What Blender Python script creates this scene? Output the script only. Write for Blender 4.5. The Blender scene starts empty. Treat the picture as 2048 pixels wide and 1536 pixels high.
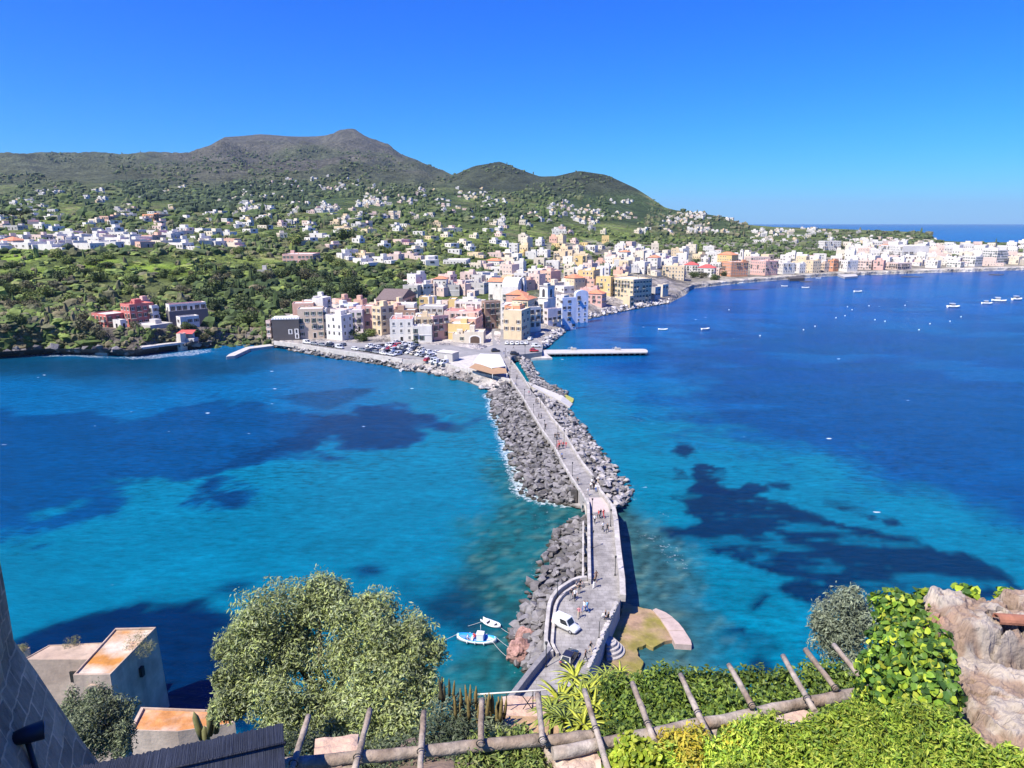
import bpy, bmesh, math, random
import numpy as np
from mathutils import Vector, Matrix
R = random.Random(7)
NR = np.random.RandomState(11)
scene = bpy.context.scene
COL = scene.collection
rad = math.radians
# ------------------------------------------------------------------ survey of the photograph -> world metres
FPX, PITCH, H = 1350.0, rad(13.42), 55.0
CP, SP = math.cos(PITCH), math.sin(PITCH)
def ray(px, py):
    u, v = px-1024.0, py-768.0
    return u, FPX*CP-v*SP, -(v*CP+FPX*SP)
def P(px, py, z=0.0):
    r = ray(px, py); t = (z-H)/r[2]
    return Vector((r[0]*t, r[1]*t, z))
def F(px, py, Y):
    r = ray(px, py); t = Y/r[1]
    return Vector((r[0]*t, Y, H+r[2]*t))
def to_px(x, y, z):
    dz = z-H
    d = y*CP-dz*SP
    return 1024+FPX*x/d, 768+FPX*(-(dz*CP)-y*SP)/d
# ------------------------------------------------------------------ noise
def _h(ix, iy, s):
    n = (ix*374761393+iy*668265263+s*1442695041) & 0x7fffffff
    n = ((n ^ (n >> 13))*1274126177) & 0x7fffffff
    return ((n ^ (n >> 16)) & 0xffff)/65535.0
def vnoise(x, y, s=0):
    x = np.asarray(x, float); y = np.asarray(y, float)
    ix = np.floor(x).astype(np.int64); iy = np.floor(y).astype(np.int64)
    fx = x-ix; fy = y-iy
    fx = fx*fx*(3-2*fx); fy = fy*fy*(3-2*fy)
    a = _h(ix, iy, s); b = _h(ix+1, iy, s); c = _h(ix, iy+1, s); d = _h(ix+1, iy+1, s)
    return (a+(b-a)*fx)*(1-fy)+(c+(d-c)*fx)*fy
def fbm(x, y, o=4, s=0, g=.5):
    v = 0; a = 1; t = 0
    for i in range(o):
        v = v+a*vnoise(np.asarray(x)*2**i+i*17.3, np.asarray(y)*2**i-i*9.1, s+i); t += a; a *= g
    return v/t
def sstep(a, b, x):
    t = np.clip((np.asarray(x, float)-a)/(b-a), 0, 1); return t*t*(3-2*t)
# ------------------------------------------------------------------ tags and objects
def tag(o, label=None, cat=None, group=None, kind=None):
    if label: o['label'] = label
    if cat: o['category'] = cat
    if group: o['group'] = group
    if kind: o['kind'] = kind
    return o
def thing(name, label, cat, loc=(0, 0, 0), rz=0.0, group=None):
    o = bpy.data.objects.new(name, None); COL.objects.link(o)
    o.empty_display_size = .2
    o.location = loc; o.rotation_euler = (0, 0, rz)
    return tag(o, label, cat, group)
def place(name, me, parent=None, loc=None, rot=None, scale=None):
    o = bpy.data.objects.new(name, me); COL.objects.link(o)
    if parent: o.parent = parent
    if loc is not None: o.location = loc
    if rot is not None: o.rotation_euler = rot
    if scale is not None: o.scale = scale
    return o
KIDS = {}
def copy_tree(o, parent=None):
    c = o.copy(); COL.objects.link(c)
    if parent: c.parent = parent
    for ch in list(o.children): copy_tree(ch, c)
    return c
class MB:
    def __init__(s): s.v = []; s.f = []; s.m = []; s.sm = []
    def add(s, vs, fs, m=0, sm=False):
        b = len(s.v); s.v += [tuple(v) for v in vs]
        for f in fs: s.f.append([i+b for i in f]); s.m.append(m); s.sm.append(sm)
        return s
    def box(s, c, d, m=0, rz=0.0, M=None):
        hx, hy, hz = d[0]/2, d[1]/2, d[2]/2
        vs = [Vector((x*hx, y*hy, z*hz)) for z in (-1, 1) for y in (-1, 1) for x in (-1, 1)]
        if M is None: M = Matrix.Rotation(rz, 3, 'Z')
        vs = [M @ v+Vector(c) for v in vs]
        return s.add(vs, [(0, 2, 3, 1), (4, 5, 7, 6), (0, 1, 5, 4), (1, 3, 7, 5), (3, 2, 6, 7), (2, 0, 4, 6)], m)
    def tube(s, pts, r, n=8, m=0, cap=True, sm=True):
        pts = [Vector(p) for p in pts]; rs = r if isinstance(r, (list, tuple)) else [r]*len(pts)
        vs = []; fs = []
        for i, p in enumerate(pts):
            t = (pts[min(i+1, len(pts)-1)]-pts[max(i-1, 0)]).normalized()
            a = t.orthogonal().normalized() if i == 0 else (a-t*a.dot(t)).normalized()
            b = t.cross(a)
            for k in range(n):
                an = 2*math.pi*k/n
                vs.append(p+(a*math.cos(an)+b*math.sin(an))*rs[i])
        for i in range(len(pts)-1):
            for k in range(n):
                k2 = (k+1) % n
                fs.append((i*n+k, i*n+k2, (i+1)*n+k2, (i+1)*n+k))
        s.add(vs, fs, m, sm)
        if cap:
            b = len(s.v)-len(vs)
            s.f.append([b+k for k in range(n)][::-1]); s.m.append(m); s.sm.append(False)
            e = b+(len(pts)-1)*n
            s.f.append([e+k for k in range(n)]); s.m.append(m); s.sm.append(False)
        return s
    def prism(s, poly, z0, z1, m=0, top=None):
        n = len(poly); z1s = z1 if isinstance(z1, (list, tuple)) else [z1]*n
        z0s = z0 if isinstance(z0, (list, tuple)) else [z0]*n
        ar = sum(poly[i][0]*poly[(i+1) % n][1]-poly[(i+1) % n][0]*poly[i][1] for i in range(n))
        if ar < 0: poly = poly[::-1]; z1s = z1s[::-1]; z0s = z0s[::-1]
        vs = [(p[0], p[1], z0s[i]) for i, p in enumerate(poly)]+[(p[0], p[1], z1s[i]) for i, p in enumerate(poly)]
        s.add(vs, [tuple(range(n))[::-1]]+[(i, (i+1) % n, n+(i+1) % n, n+i) for i in range(n)], m)
        b = len(s.v)-2*n
        s.f.append([b+n+i for i in range(n)]); s.m.append(m if top is None else top); s.sm.append(False)
        return s
    def loft(s, secs, m=0, cap=True, sm=True, close=True):
        n = len(secs[0]); vs = [p for q in secs for p in q]; fs = []
        for i in range(len(secs)-1):
            for k in range(n if close else n-1):
                k2 = (k+1) % n
                fs.append((i*n+k, i*n+k2, (i+1)*n+k2, (i+1)*n+k))
        if cap: fs += [tuple(range(n))[::-1], tuple((len(secs)-1)*n+k for k in range(n))]
        return s.add(vs, fs, m, sm)
    def mesh(s, name, mats, origin=None, bevel=0):
        me = bpy.data.meshes.new(name)
        vs = s.v if origin is None else [(v[0]-origin[0], v[1]-origin[1], v[2]-origin[2]) for v in s.v]
        me.from_pydata(vs, [], s.f)
        for mt in (mats if isinstance(mats, (list, tuple)) else [mats]): me.materials.append(mt)
        me.polygons.foreach_set('material_index', s.m)
        me.polygons.foreach_set('use_smooth', s.sm)
        bm = bmesh.new(); bm.from_mesh(me)
        if bevel:
            bmesh.ops.bevel(bm, geom=[e for e in bm.edges if e.is_manifold and e.calc_face_angle(0) > .6], offset=bevel, segments=1, affect='EDGES')
        bmesh.ops.recalc_face_normals(bm, faces=bm.faces)
        bm.to_mesh(me); bm.free()
        me.update(); return me
    def build(s, name, mats, parent=None, origin=None, bevel=0):
        return place(name, s.mesh(name, mats, origin, bevel), parent, origin)
def np_mesh(name, V, Q, mats, cols=None, smooth=False, mi=None):
    V = np.asarray(V, np.float32); Q = np.asarray(Q, np.int32); k = Q.shape[1]
    me = bpy.data.meshes.new(name)
    me.vertices.add(len(V)); me.vertices.foreach_set('co', V.ravel())
    me.loops.add(Q.size); me.loops.foreach_set('vertex_index', Q.ravel())
    me.polygons.add(len(Q)); me.polygons.foreach_set('loop_start', np.arange(0, Q.size, k, dtype=np.int32))
    try: me.polygons.foreach_set('loop_total', np.full(len(Q), k, np.int32))
    except Exception: pass
    for mt in (mats if isinstance(mats, (list, tuple)) else [mats]): me.materials.append(mt)
    if mi is not None: me.polygons.foreach_set('material_index', np.asarray(mi, np.int32))
    me.polygons.foreach_set('use_smooth', np.full(len(Q), smooth, bool))
    if cols is not None:
        at = me.color_attributes.new('lc', 'FLOAT_COLOR', 'POINT')
        c = np.ones((len(V), 4), np.float32); c[:, :3] = cols
        at.data.foreach_set('color', c.ravel())
    me.update(calc_edges=True); me.validate()
    return me
# ------------------------------------------------------------------ materials (procedural)
def mat(name, col, rough=.8, var=.18, scale=1.0, bump=.0, bscale=None, metal=0.0, attr=False, spec=.4, col2=None, transl=0.0, stain=0.0, wet=False, brick=0):
    m = bpy.data.materials.new(name); m.use_nodes = True
    nt = m.node_tree; N = nt.nodes; L = nt.links
    b = N['Principled BSDF']; b.inputs['Roughness'].default_value = rough; b.inputs['Metallic'].default_value = metal
    b.inputs['Specular IOR Level'].default_value = spec
    tc = N.new('ShaderNodeTexCoord'); geo = N.new('ShaderNodeNewGeometry')
    no = N.new('ShaderNodeTexNoise'); no.inputs['Scale'].default_value = scale; no.inputs['Detail'].default_value = 5; no.inputs['Roughness'].default_value = .65
    L.new(geo.outputs['Position'], no.inputs['Vector'])
    mr = N.new('ShaderNodeMapRange'); mr.inputs['From Min'].default_value = .3; mr.inputs['From Max'].default_value = .7
    mr.inputs['To Min'].default_value = 1-var; mr.inputs['To Max'].default_value = 1+var
    L.new(no.outputs['Fac'], mr.inputs['Value'])
    if attr:
        src = N.new('ShaderNodeAttribute'); src.attribute_name = 'lc'; cs = src.outputs['Color']
    else:
        src = N.new('ShaderNodeRGB'); src.outputs[0].default_value = (*col, 1); cs = src.outputs[0]
    if col2 is not None:
        n2 = N.new('ShaderNodeTexNoise'); n2.inputs['Scale'].default_value = scale*.37; n2.inputs['Detail'].default_value = 6
        L.new(geo.outputs['Position'], n2.inputs['Vector'])
        r2 = N.new('ShaderNodeMapRange'); r2.inputs['From Min'].default_value = .42; r2.inputs['From Max'].default_value = .62
        L.new(n2.outputs['Fac'], r2.inputs['Value'])
        mx2 = N.new('ShaderNodeMix'); mx2.data_type = 'RGBA'; L.new(r2.outputs[0], mx2.inputs[0])
        L.new(cs, mx2.inputs[6]); mx2.inputs[7].default_value = (*col2, 1); cs = mx2.outputs[2]
    if stain:
        mp = N.new('ShaderNodeMapping'); mp.inputs['Scale'].default_value = (1.0, 1.0, .12); L.new(geo.outputs['Position'], mp.inputs['Vector'])
        n3 = N.new('ShaderNodeTexNoise'); n3.inputs['Scale'].default_value = .9; n3.inputs['Detail'].default_value = 6; L.new(mp.outputs[0], n3.inputs['Vector'])
        r3 = N.new('ShaderNodeMapRange'); r3.inputs['From Min'].default_value = .5; r3.inputs['From Max'].default_value = .75; r3.inputs['To Max'].default_value = stain
        L.new(n3.outputs['Fac'], r3.inputs['Value'])
        mx3 = N.new('ShaderNodeMix'); mx3.data_type = 'RGBA'; L.new(r3.outputs[0], mx3.inputs[0])
        L.new(cs, mx3.inputs[6]); mx3.inputs[7].default_value = (.16, .13, .11, 1); cs = mx3.outputs[2]
    mu = N.new('ShaderNodeMix'); mu.data_type = 'RGBA'; mu.blend_type = 'MULTIPLY'; mu.inputs[0].default_value = 1
    L.new(cs, mu.inputs[6]); L.new(mr.outputs[0], mu.inputs[7]); L.new(mu.outputs[2], b.inputs['Base Color'])
    if wet:
        sx = N.new('ShaderNodeSeparateXYZ'); L.new(geo.outputs['Position'], sx.inputs[0])
        wn_ = N.new('ShaderNodeMath'); wn_.operation = 'MULTIPLY_ADD'; wn_.inputs[1].default_value = -.9; L.new(no.outputs['Fac'], wn_.inputs[0]); L.new(sx.outputs['Z'], wn_.inputs[2])
        wr = N.new('ShaderNodeMapRange'); wr.inputs['From Min'].default_value = -.25; wr.inputs['From Max'].default_value = .2; L.new(wn_.outputs[0], wr.inputs['Value'])
        wx_ = N.new('ShaderNodeMix'); wx_.data_type = 'RGBA'; L.new(wr.outputs[0], wx_.inputs[0]); wx_.inputs[6].default_value = (.028, .026, .018, 1); L.new(mu.outputs[2], wx_.inputs[7]); L.new(wx_.outputs[2], b.inputs['Base Color'])
    if brick:
        br = N.new('ShaderNodeTexBrick'); br.inputs['Scale'].default_value = 1; br.inputs['Brick Width'].default_value = brick*1.6; br.inputs['Row Height'].default_value = brick; br.inputs['Mortar Size'].default_value = .03
        br.inputs['Color1'].default_value = (1, 1, 1, 1); br.inputs['Color2'].default_value = (.86, .85, .84, 1); br.inputs['Mortar'].default_value = (.6, .58, .56, 1); L.new(geo.outputs['Position'], br.inputs['Vector'])
        bm_ = N.new('ShaderNodeMix'); bm_.data_type = 'RGBA'; bm_.blend_type = 'MULTIPLY'; bm_.inputs[0].default_value = .85; L.new(mu.outputs[2], bm_.inputs[6]); L.new(br.outputs['Color'], bm_.inputs[7]); L.new(bm_.outputs[2], b.inputs['Base Color'])
    if bump:
        nb = N.new('ShaderNodeTexNoise'); nb.inputs['Scale'].default_value = bscale or scale*3; nb.inputs['Detail'].default_value = 6
        L.new(geo.outputs['Position'], nb.inputs['Vector'])
        bp = N.new('ShaderNodeBump'); bp.inputs['Strength'].default_value = bump; bp.inputs['Distance'].default_value = .4/(bscale or scale*3)
        L.new(nb.outputs['Fac'], bp.inputs['Height']); L.new(bp.outputs[0], b.inputs['Normal'])
    if transl:
        tr = N.new('ShaderNodeBsdfTranslucent'); L.new(mu.outputs[2], tr.inputs['Color'])
        ms = N.new('ShaderNodeMixShader'); ms.inputs[0].default_value = transl
        out = N['Material Output']
        L.new(b.outputs[0], ms.inputs[1]); L.new(tr.outputs[0], ms.inputs[2]); L.new(ms.outputs[0], out.inputs['Surface'])
    return m
def srgb(r, g, b):
    f = lambda c: (c/255/12.92) if c/255 <= .04045 else ((c/255+.055)/1.055)**2.4
    return (f(r), f(g), f(b))
# ------------------------------------------------------------------ camera, sun, sky
cam = bpy.data.cameras.new('camera'); camo = bpy.data.objects.new('camera', cam); COL.objects.link(camo)
camo.location = (0, 0, H); camo.rotation_euler = (rad(90)-PITCH, 0, 0)
cam.sensor_width = 36; cam.lens = 36*FPX/2048; cam.clip_start = .1; cam.clip_end = 200000
scene.camera = camo
SUN_AZ = math.atan2(-1, -.82); SUN_EL = rad(53)
sl = bpy.data.lights.new('sun', 'SUN'); sl.energy = 5.0; sl.angle = rad(.5); sl.color = (1, .935, .83)
so = bpy.data.objects.new('sun', sl); COL.objects.link(so); so.location = (-50, -20, 150)
sd = Vector((math.sin(SUN_AZ)*math.cos(SUN_EL), math.cos(SUN_AZ)*math.cos(SUN_EL), math.sin(SUN_EL)))
so.rotation_euler = sd.to_track_quat('Z', 'Y').to_euler()
w = bpy.data.worlds.new('World'); scene.world = w; w.use_nodes = True
nt = w.node_tree; bg = nt.nodes['Background']
sky = nt.nodes.new('ShaderNodeTexSky'); sky.sky_type = 'NISHITA'; sky.sun_disc = False
sky.sun_elevation = SUN_EL; sky.sun_rotation = SUN_AZ % (2*math.pi)
sky.air_density = 1.0; sky.dust_density = .15; sky.ozone_density = 4.0; sky.altitude = 200
sep = nt.nodes.new('ShaderNodeSeparateColor'); cmb = nt.nodes.new('ShaderNodeCombineColor'); nt.links.new(sky.outputs[0], sep.inputs[0])
for k_, (pw_, mu_) in enumerate(((2.4, .0020), (1.33, .0475), (.4, .52))):
    q1_ = nt.nodes.new('ShaderNodeMath'); q1_.operation = 'POWER'; q1_.inputs[1].default_value = pw_; nt.links.new(sep.outputs[k_], q1_.inputs[0])
    q2_ = nt.nodes.new('ShaderNodeMath'); q2_.operation = 'MULTIPLY'; q2_.inputs[1].default_value = mu_/1.74/.12; nt.links.new(q1_.outputs[0], q2_.inputs[0]); nt.links.new(q2_.outputs[0], cmb.inputs[k_])
nt.links.new(cmb.outputs[0], bg.inputs['Color']); bg.inputs['Strength'].default_value = .12
scene.view_settings.view_transform = 'Standard'; scene.view_settings.look = 'None'; scene.view_settings.exposure = .85; scene.view_settings.gamma = 1
scene.cycles.max_bounces = 5; scene.cycles.diffuse_bounces = 2; scene.cycles.glossy_bounces = 2; scene.cycles.transmission_bounces = 2; scene.cycles.transparent_max_bounces = 4
scene.cycles.caustics_reflective = False; scene.cycles.caustics_refractive = False

def haze(density):
    m = bpy.data.materials.new('haze_air'); m.use_nodes = True; nt = m.node_tree; nt.nodes.remove(nt.nodes['Principled BSDF'])
    v = nt.nodes.new('ShaderNodeVolumePrincipled'); v.inputs['Density'].default_value = density; v.inputs['Color'].default_value = (.60, .82, 1.0, 1); v.inputs['Anisotropy'].default_value = .2
    nt.links.new(v.outputs[0], nt.nodes['Material Output'].inputs['Volume'])
    o = MB().box((0, 7500, 450), (62000, 47000, 1000)).build('haze', m); tag(o, kind='stuff'); o['label'] = 'thin pale blue haze in the air over the sea and hills'; o['category'] = 'haze'
haze(3.0e-5)
# ================================================================== the land: contours measured in the photo
SHORE0 = [(-500,730),(-300,722),(0,712),(100,705),(200,707),(270,711),(330,700),(430,692),(470,688),(540,690),(600,703),(660,715),(720,722),(780,731),(800,738),(880,750),(940,766),(980,783),(1008,778),(1014,755),(1022,728),(1040,716),(1082,709),(1088,692),(1100,690),(1150,643),(1200,632),(1270,617),(1340,606),(1372,590),(1384,577),(1500,565),(1600,557),(1650,553),(1850,546),(2048,540),(2300,534),(2600,528)]
WALL1 = [(-500,724),(-300,716),(0,705),(100,698),(200,700),(270,702),(330,692),(430,684),(470,680),(540,683),(600,690),(660,700),(720,708),(780,716),(805,720),(850,722),(900,730),(950,745),(1012,760),(1016,740),(1022,718),(1034,711),(1082,704),(1088,678),(1100,668),(1150,631),(1200,620),(1260,608),(1330,597),(1350,590),(1378,574),(1400,568),(1500,560),(1600,552),(1650,549),(1850,542),(2048,537),(2300,531),(2600,525)]
Z1 = 2.9
# columns: px -> (py, Y) for the contours P2..P7
COLS = {
 -600:[(640,330),(500,460),(440,800),(395,1500),(350,2800),(312,4200)],
 0:[(640,312),(505,445),(440,800),(395,1500),(350,2800),(312,4200)],
 90:[(645,312),(500,450),(440,800),(395,1500),(350,2800),(314,4200)],
 150:[(648,314),(500,455),(440,800),(395,1500),(350,2800),(313,4300)],
 250:[(650,318),(498,465),(440,820),(397,1500),(350,2800),(313,4500)],
 380:[(650,325),(500,485),(440,840),(400,1600),(345,3000),(308,4700)],
 420:[(650,330),(503,490),(440,850),(400,1600),(340,3000),(292,4700)],
 450:[(645,340),(505,500),(440,850),(400,1600),(340,3000),(275,4800)],
 520:[(636,356),(510,508),(442,850),(400,1600),(340,3100),(268,5000)],
 600:[(622,376),(518,510),(445,850),(400,1600),(335,3200),(273,5300)],
 640:[(615,385),(520,515),(445,850),(398,1650),(335,3300),(274,5500)],
 665:[(613,390),(521,518),(445,850),(397,1680),(335,3300),(268,5600)],
 682:[(611,393),(521,520),(445,850),(396,1690),(335,3300),(259,5650)],
 695:[(610,396),(522,522),(445,850),(395,1700),(335,3300),(257,5700)],
 710:[(609,399),(522,524),(445,855),(395,1700),(336,3300),(259,5680)],
 735:[(607,404),(522,528),(446,862),(395,1700),(338,3300),(275,5600)],
 755:[(606,407),(521,534),(447,868),(396,1700),(340,3280),(286,5500)],
 790:[(603,412),(520,545),(450,880),(398,1700),(345,3200),(304,5200)],
 850:[(597,424),(520,565),(455,900),(402,1700),(360,3000),(328,4400)],
 905:[(592,436),(520,590),(458,900),(405,1700),(372,2700),(350,3300)],
 950:[(588,440),(522,610),(462,900),(408,1700),(370,2500),(334,3000)],
 1000:[(584,445),(522,630),(465,900),(410,1700),(370,2400),(326,2900)],
 1050:[(580,452),(523,650),(468,900),(412,1700),(375,2300),(342,2800)],
 1080:[(577,458),(523,655),(470,900),(413,1700),(378,2300),(352,2700)],
 1110:[(575,463),(524,660),(472,900),(414,1700),(378,2300),(352,2600)],
 1160:[(572,478),(524,675),(475,930),(420,1700),(382,2200),(343,2500)],
 1210:[(568,500),(522,700),(478,950),(430,1650),(390,2150),(350,2450)],
 1270:[(560,560),(518,740),(480,980),(440,1600),(408,2050),(377,2350)],
 1330:[(555,600),(512,800),(480,1040),(450,1550),(432,1900),(415,2150)],
 1350:[(552,640),(510,830),(480,1060),(453,1550),(436,1850),(420,2000)],
 1400:[(548,710),(507,890),(480,1130),(458,1520),(440,1750),(426,1900)],
 1450:[(546,720),(505,920),(480,1180),(460,1500),(447,1700),(434,1850)],
 1490:[(545,735),(503,940),(480,1200),(463,1500),(455,1650),(449,1800)],
 1550:[(543,755),(502,960),(480,1220),(465,1500),(459,1650),(454,1780)],
 1650:[(538,790),(500,1000),(480,1250),(468,1500),(462,1640),(457,1750)],
 1850:[(531,850),(500,1050),(484,1250),(475,1420),(470,1500),(465,1560)],
 1880:[(530,865),(505,1050),(492,1220),(486,1350),(484,1420),(482,1480)],
 1950:[(529,880),(507,1060),(496,1220),(490,1330),(488,1390),(487,1450)],
 2048:[(527,900),(508,1060),(497,1220),(491,1330),(489,1400),(488,1460)],
 2700:[(520,1000),(505,1160),(497,1300),(492,1400),(490,1480),(489,1560)]}
FLAT = [(-600,8,13),(0,8,13),(150,8,13),(185,8,10),(300,9,9.5),(415,9,8.5),(470,4,4),(500,4,4),(545,8,3),(565,308,3),(700,313,3),(960,313,3),(980,330,3),(988,352,3.4),(1000,352,3.4),(1012,325,3),(1075,318,3),(1090,322,3),(1110,14,3),(1200,10,3.2),(1340,10,3.2),(1400,13,3.4),(1650,13,3.4),(2050,13,3.4),(2600,13,3.4)]
def _contours():
    out = []
    def pack(l):
        l = sorted(l); return tuple(np.array(c) for c in zip(*l))
    s0 = [];
    for px, py in SHORE0:
        p = P(px, py, 0); s0.append((p.x/p.y, p.y, 0.0))
    s1 = []
    for px, py in WALL1:
        p = P(px, py, Z1); s1.append((p.x/p.y, p.y, Z1))
    out += [pack(s0), pack(s1)]
    fl = []
    for px, Yf, zf in FLAT:
        if Yf < 60: Yf = Yf+float(np.interp(px, [q[0] for q in WALL1], [P(q[0], q[1], Z1).y for q in WALL1]))
        fl.append(((px-1024)/(1313.1+.2321*90), Yf, zf))
    out.append(pack(fl))
    for k in range(6):
        l = []
        for px, c in COLS.items():
            p = F(px, c[k][0], c[k][1]); l.append((p.x/p.y, p.y, p.z))
        out.append(pack(l))
    return out
CT = _contours()
def profile(a):
    Y = [np.interp(a, c[0], c[1]) for c in CT]; Z = [np.interp(a, c[0], c[2]) for c in CT]
    for k in range(1, len(Y)): Y[k] = np.maximum(Y[k], Y[k-1]+.6)
    Ys = [Y[0]-25, Y[0]]+Y[1:]+[Y[-1]*1.25, Y[-1]*1.6]
    Zs = [Z[0]-4, Z[0]]+Z[1:]+[Z[-1]*.45, Z[-1]*0-30]
    return Ys, Zs
def bumpz(x, y, d):
    d = np.maximum(d, 0)
    amp = np.interp(d, [0, 60, 160, 600, 1500, 3000, 5000], [0, .3, 2.0, 4, 14, 55, 60])
    n = fbm(x/260., y/260., 5, 3)-.5
    g = np.abs(fbm(x/420.+3, y/650., 4, 9)-.5)*2
    far = sstep(1200, 2600, d)
    return amp*(n*1.3)+far*(.28-g)*125
def ridge_fade(a, y):
    Y7 = np.interp(a, CT[-1][0], CT[-1][1])
    return 1-.88*np.exp(-((y-Y7)/(Y7*.1))**2)
def ground(x, y):
    x = float(x); y = float(y); a = x/y
    Ys, Zs = profile(np.array([a]))
    Yv = [float(q[0]) for q in Ys]; Zv = [float(q[0]) for q in Zs]
    z = np.interp(math.log(y), np.log(Yv), Zv)
    return float(z+bumpz(x, y, y-Yv[1])*ridge_fade(a, y))
NA = 560
AS = np.linspace(-1.12, 1.12, NA)
Ys, Zs = profile(AS)
rows = np.concatenate([np.linspace(0, 1, 6)[:-1], 1+np.linspace(0, 1, 7)[:-1]])
segs = [3, 4, 5, 10, 22, 44, 44, 40, 40, 36, 10, 4]
segs = segs[:len(Ys)-1]+[4]*(len(Ys)-1-len(segs))
V = []
gx, gy, gz = [], [], []
lY = [np.log(q) for q in Ys]
for k in range(len(Ys)-1):
    n = segs[k]
    for i in range(n):
        t = i/n
        Yr = np.exp(lY[k]+(lY[k+1]-lY[k])*t); zr = Zs[k]+(Zs[k+1]-Zs[k])*t
        gy.append(Yr); gx.append(AS*Yr); gz.append(zr)
gy.append(Ys[-1]); gx.append(AS*Ys[-1]); gz.append(Zs[-1])
gx, gy, gz = np.array(gx), np.array(gy), np.array(gz)
D = gy-Ys[1][None, :]
gz = gz+bumpz(gx, gy, D)*ridge_fade(AS[None, :]*np.ones_like(gy), gy)
NRW = gx.shape[0]
idx = np.arange(NRW*NA).reshape(NRW, NA)
Q = np.stack([idx[:-1, :-1], idx[:-1, 1:], idx[1:, 1:], idx[1:, :-1]], -1).reshape(-1, 4)
# land cover: what grows or lies where
GPX = 1024+AS*FPX*.985
def mixc(c, col, w_):
    return c*(1-w_[..., None])+np.array(col)*w_[..., None]
gpx = np.broadcast_to(GPX[None, :], gx.shape)
gpy = 768+FPX*(-((gz-H)*CP)-gy*SP)/(gy*CP-(gz-H)*SP)
PYC = np.minimum.accumulate(768+FPX*(-((gz-H)*CP)-gy*SP)/(gy*CP-(gz-H)*SP)+(gy < 200)*9e3, axis=0)
def ground_hit(px, py, y0=300):
    r = ray(px, py); a = r[0]/r[1]
    c = int(min(max(round((a-AS[0])/(AS[1]-AS[0])), 0), NA-1)); col = PYC[:, c]
    lo = int(np.searchsorted(gy[:, c], y0))
    i = max(int(np.searchsorted(-col, -py)), lo, 1); i = min(i, NRW-4)
    d = col[i-1]-col[i]; t = 1-min(max((py-col[i])/d if d > 1e-6 else 0, 0), 1)
    Y = float(gy[i-1, c]+(gy[i, c]-gy[i-1, c])*t)
    return Vector((a*Y, Y, ground(a*Y, Y)))
C = np.zeros(gx.shape+(3,)); C[:] = (.085, .115, .034)
n1 = fbm(gx/90., gy/90., 4, 21); n2 = fbm(gx/28., gy/28., 3, 31); n3 = fbm(gx/300., gy/300., 4, 41)
C = mixc(C, (.135, .175, .045), sstep(.5, .62, n1)*(D < 1800))
C = mixc(C, (.17, .15, .085), sstep(.56, .68, n2)*.6)
terr = np.sin(gz*.85+n3*9)
C = mixc(C, (.11, .13, .055), sstep(.2, .7, terr)*sstep(500, 900, D)*sstep(2600, 1500, D)*.7)
C = mixc(C, (.045, .070, .026), sstep(.47, .57, n3)*sstep(500, 1100, D))
upper = sstep(380, 335, gpy)*sstep(300, 430, gpx)*sstep(930, 780, gpx)
C = mixc(C, (.066, .074, .043), sstep(400, 350, gpy))
C = mixc(C, (.088, .079, .068), .7*upper*sstep(.36, .55, fbm(gx/500., gy/500., 4, 55)+.35*sstep(330, 280, gpy)))
C = mixc(C, (.040, .048, .028), sstep(905, 960, gpx)*sstep(398, 372, gpy)*.9)
town = sstep(520, 560, gpx)*sstep(1400, 1330, gpx)*sstep(150, 120, D)
C = mixc(C, (.36, .33, .31), np.clip(town, 0, 1))
town2 = sstep(1040, 1110, gpx)*sstep(470, 492, gpy)*sstep(560, 480, D-0*gpy)
C = mixc(C, (.30, .27, .24), town2*.75)
beach = sstep(1340, 1380, gpx)*sstep(26, 14, D)
C = mixc(C, (.46, .42, .36), beach)
rshore = sstep(1380, 1420, gpx)*sstep(150, 100, D)*(1-beach)
C = mixc(C, (.28, .25, .2), rshore*.8)
lcl = sstep(560, 520, gpx)*sstep(120, 60, D)
C = mixc(C, (.10, .10, .05), lcl*.6)
C = mixc(C, (.27, .22, .165), sstep(560, 500, gpx)*sstep(34, 18, D+12*(n2-.5)))
C = mixc(C, (.13, .115, .10), sstep(540, 500, gpx)*sstep(14, 7, D))
vine = sstep(495, 505, gpy)*sstep(560, 545, gpy)*sstep(430, 400, gpx)
C = mixc(C, (.15, .22, .035), vine*sstep(.42, .55, n2+.2*(n1-.5)))
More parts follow.
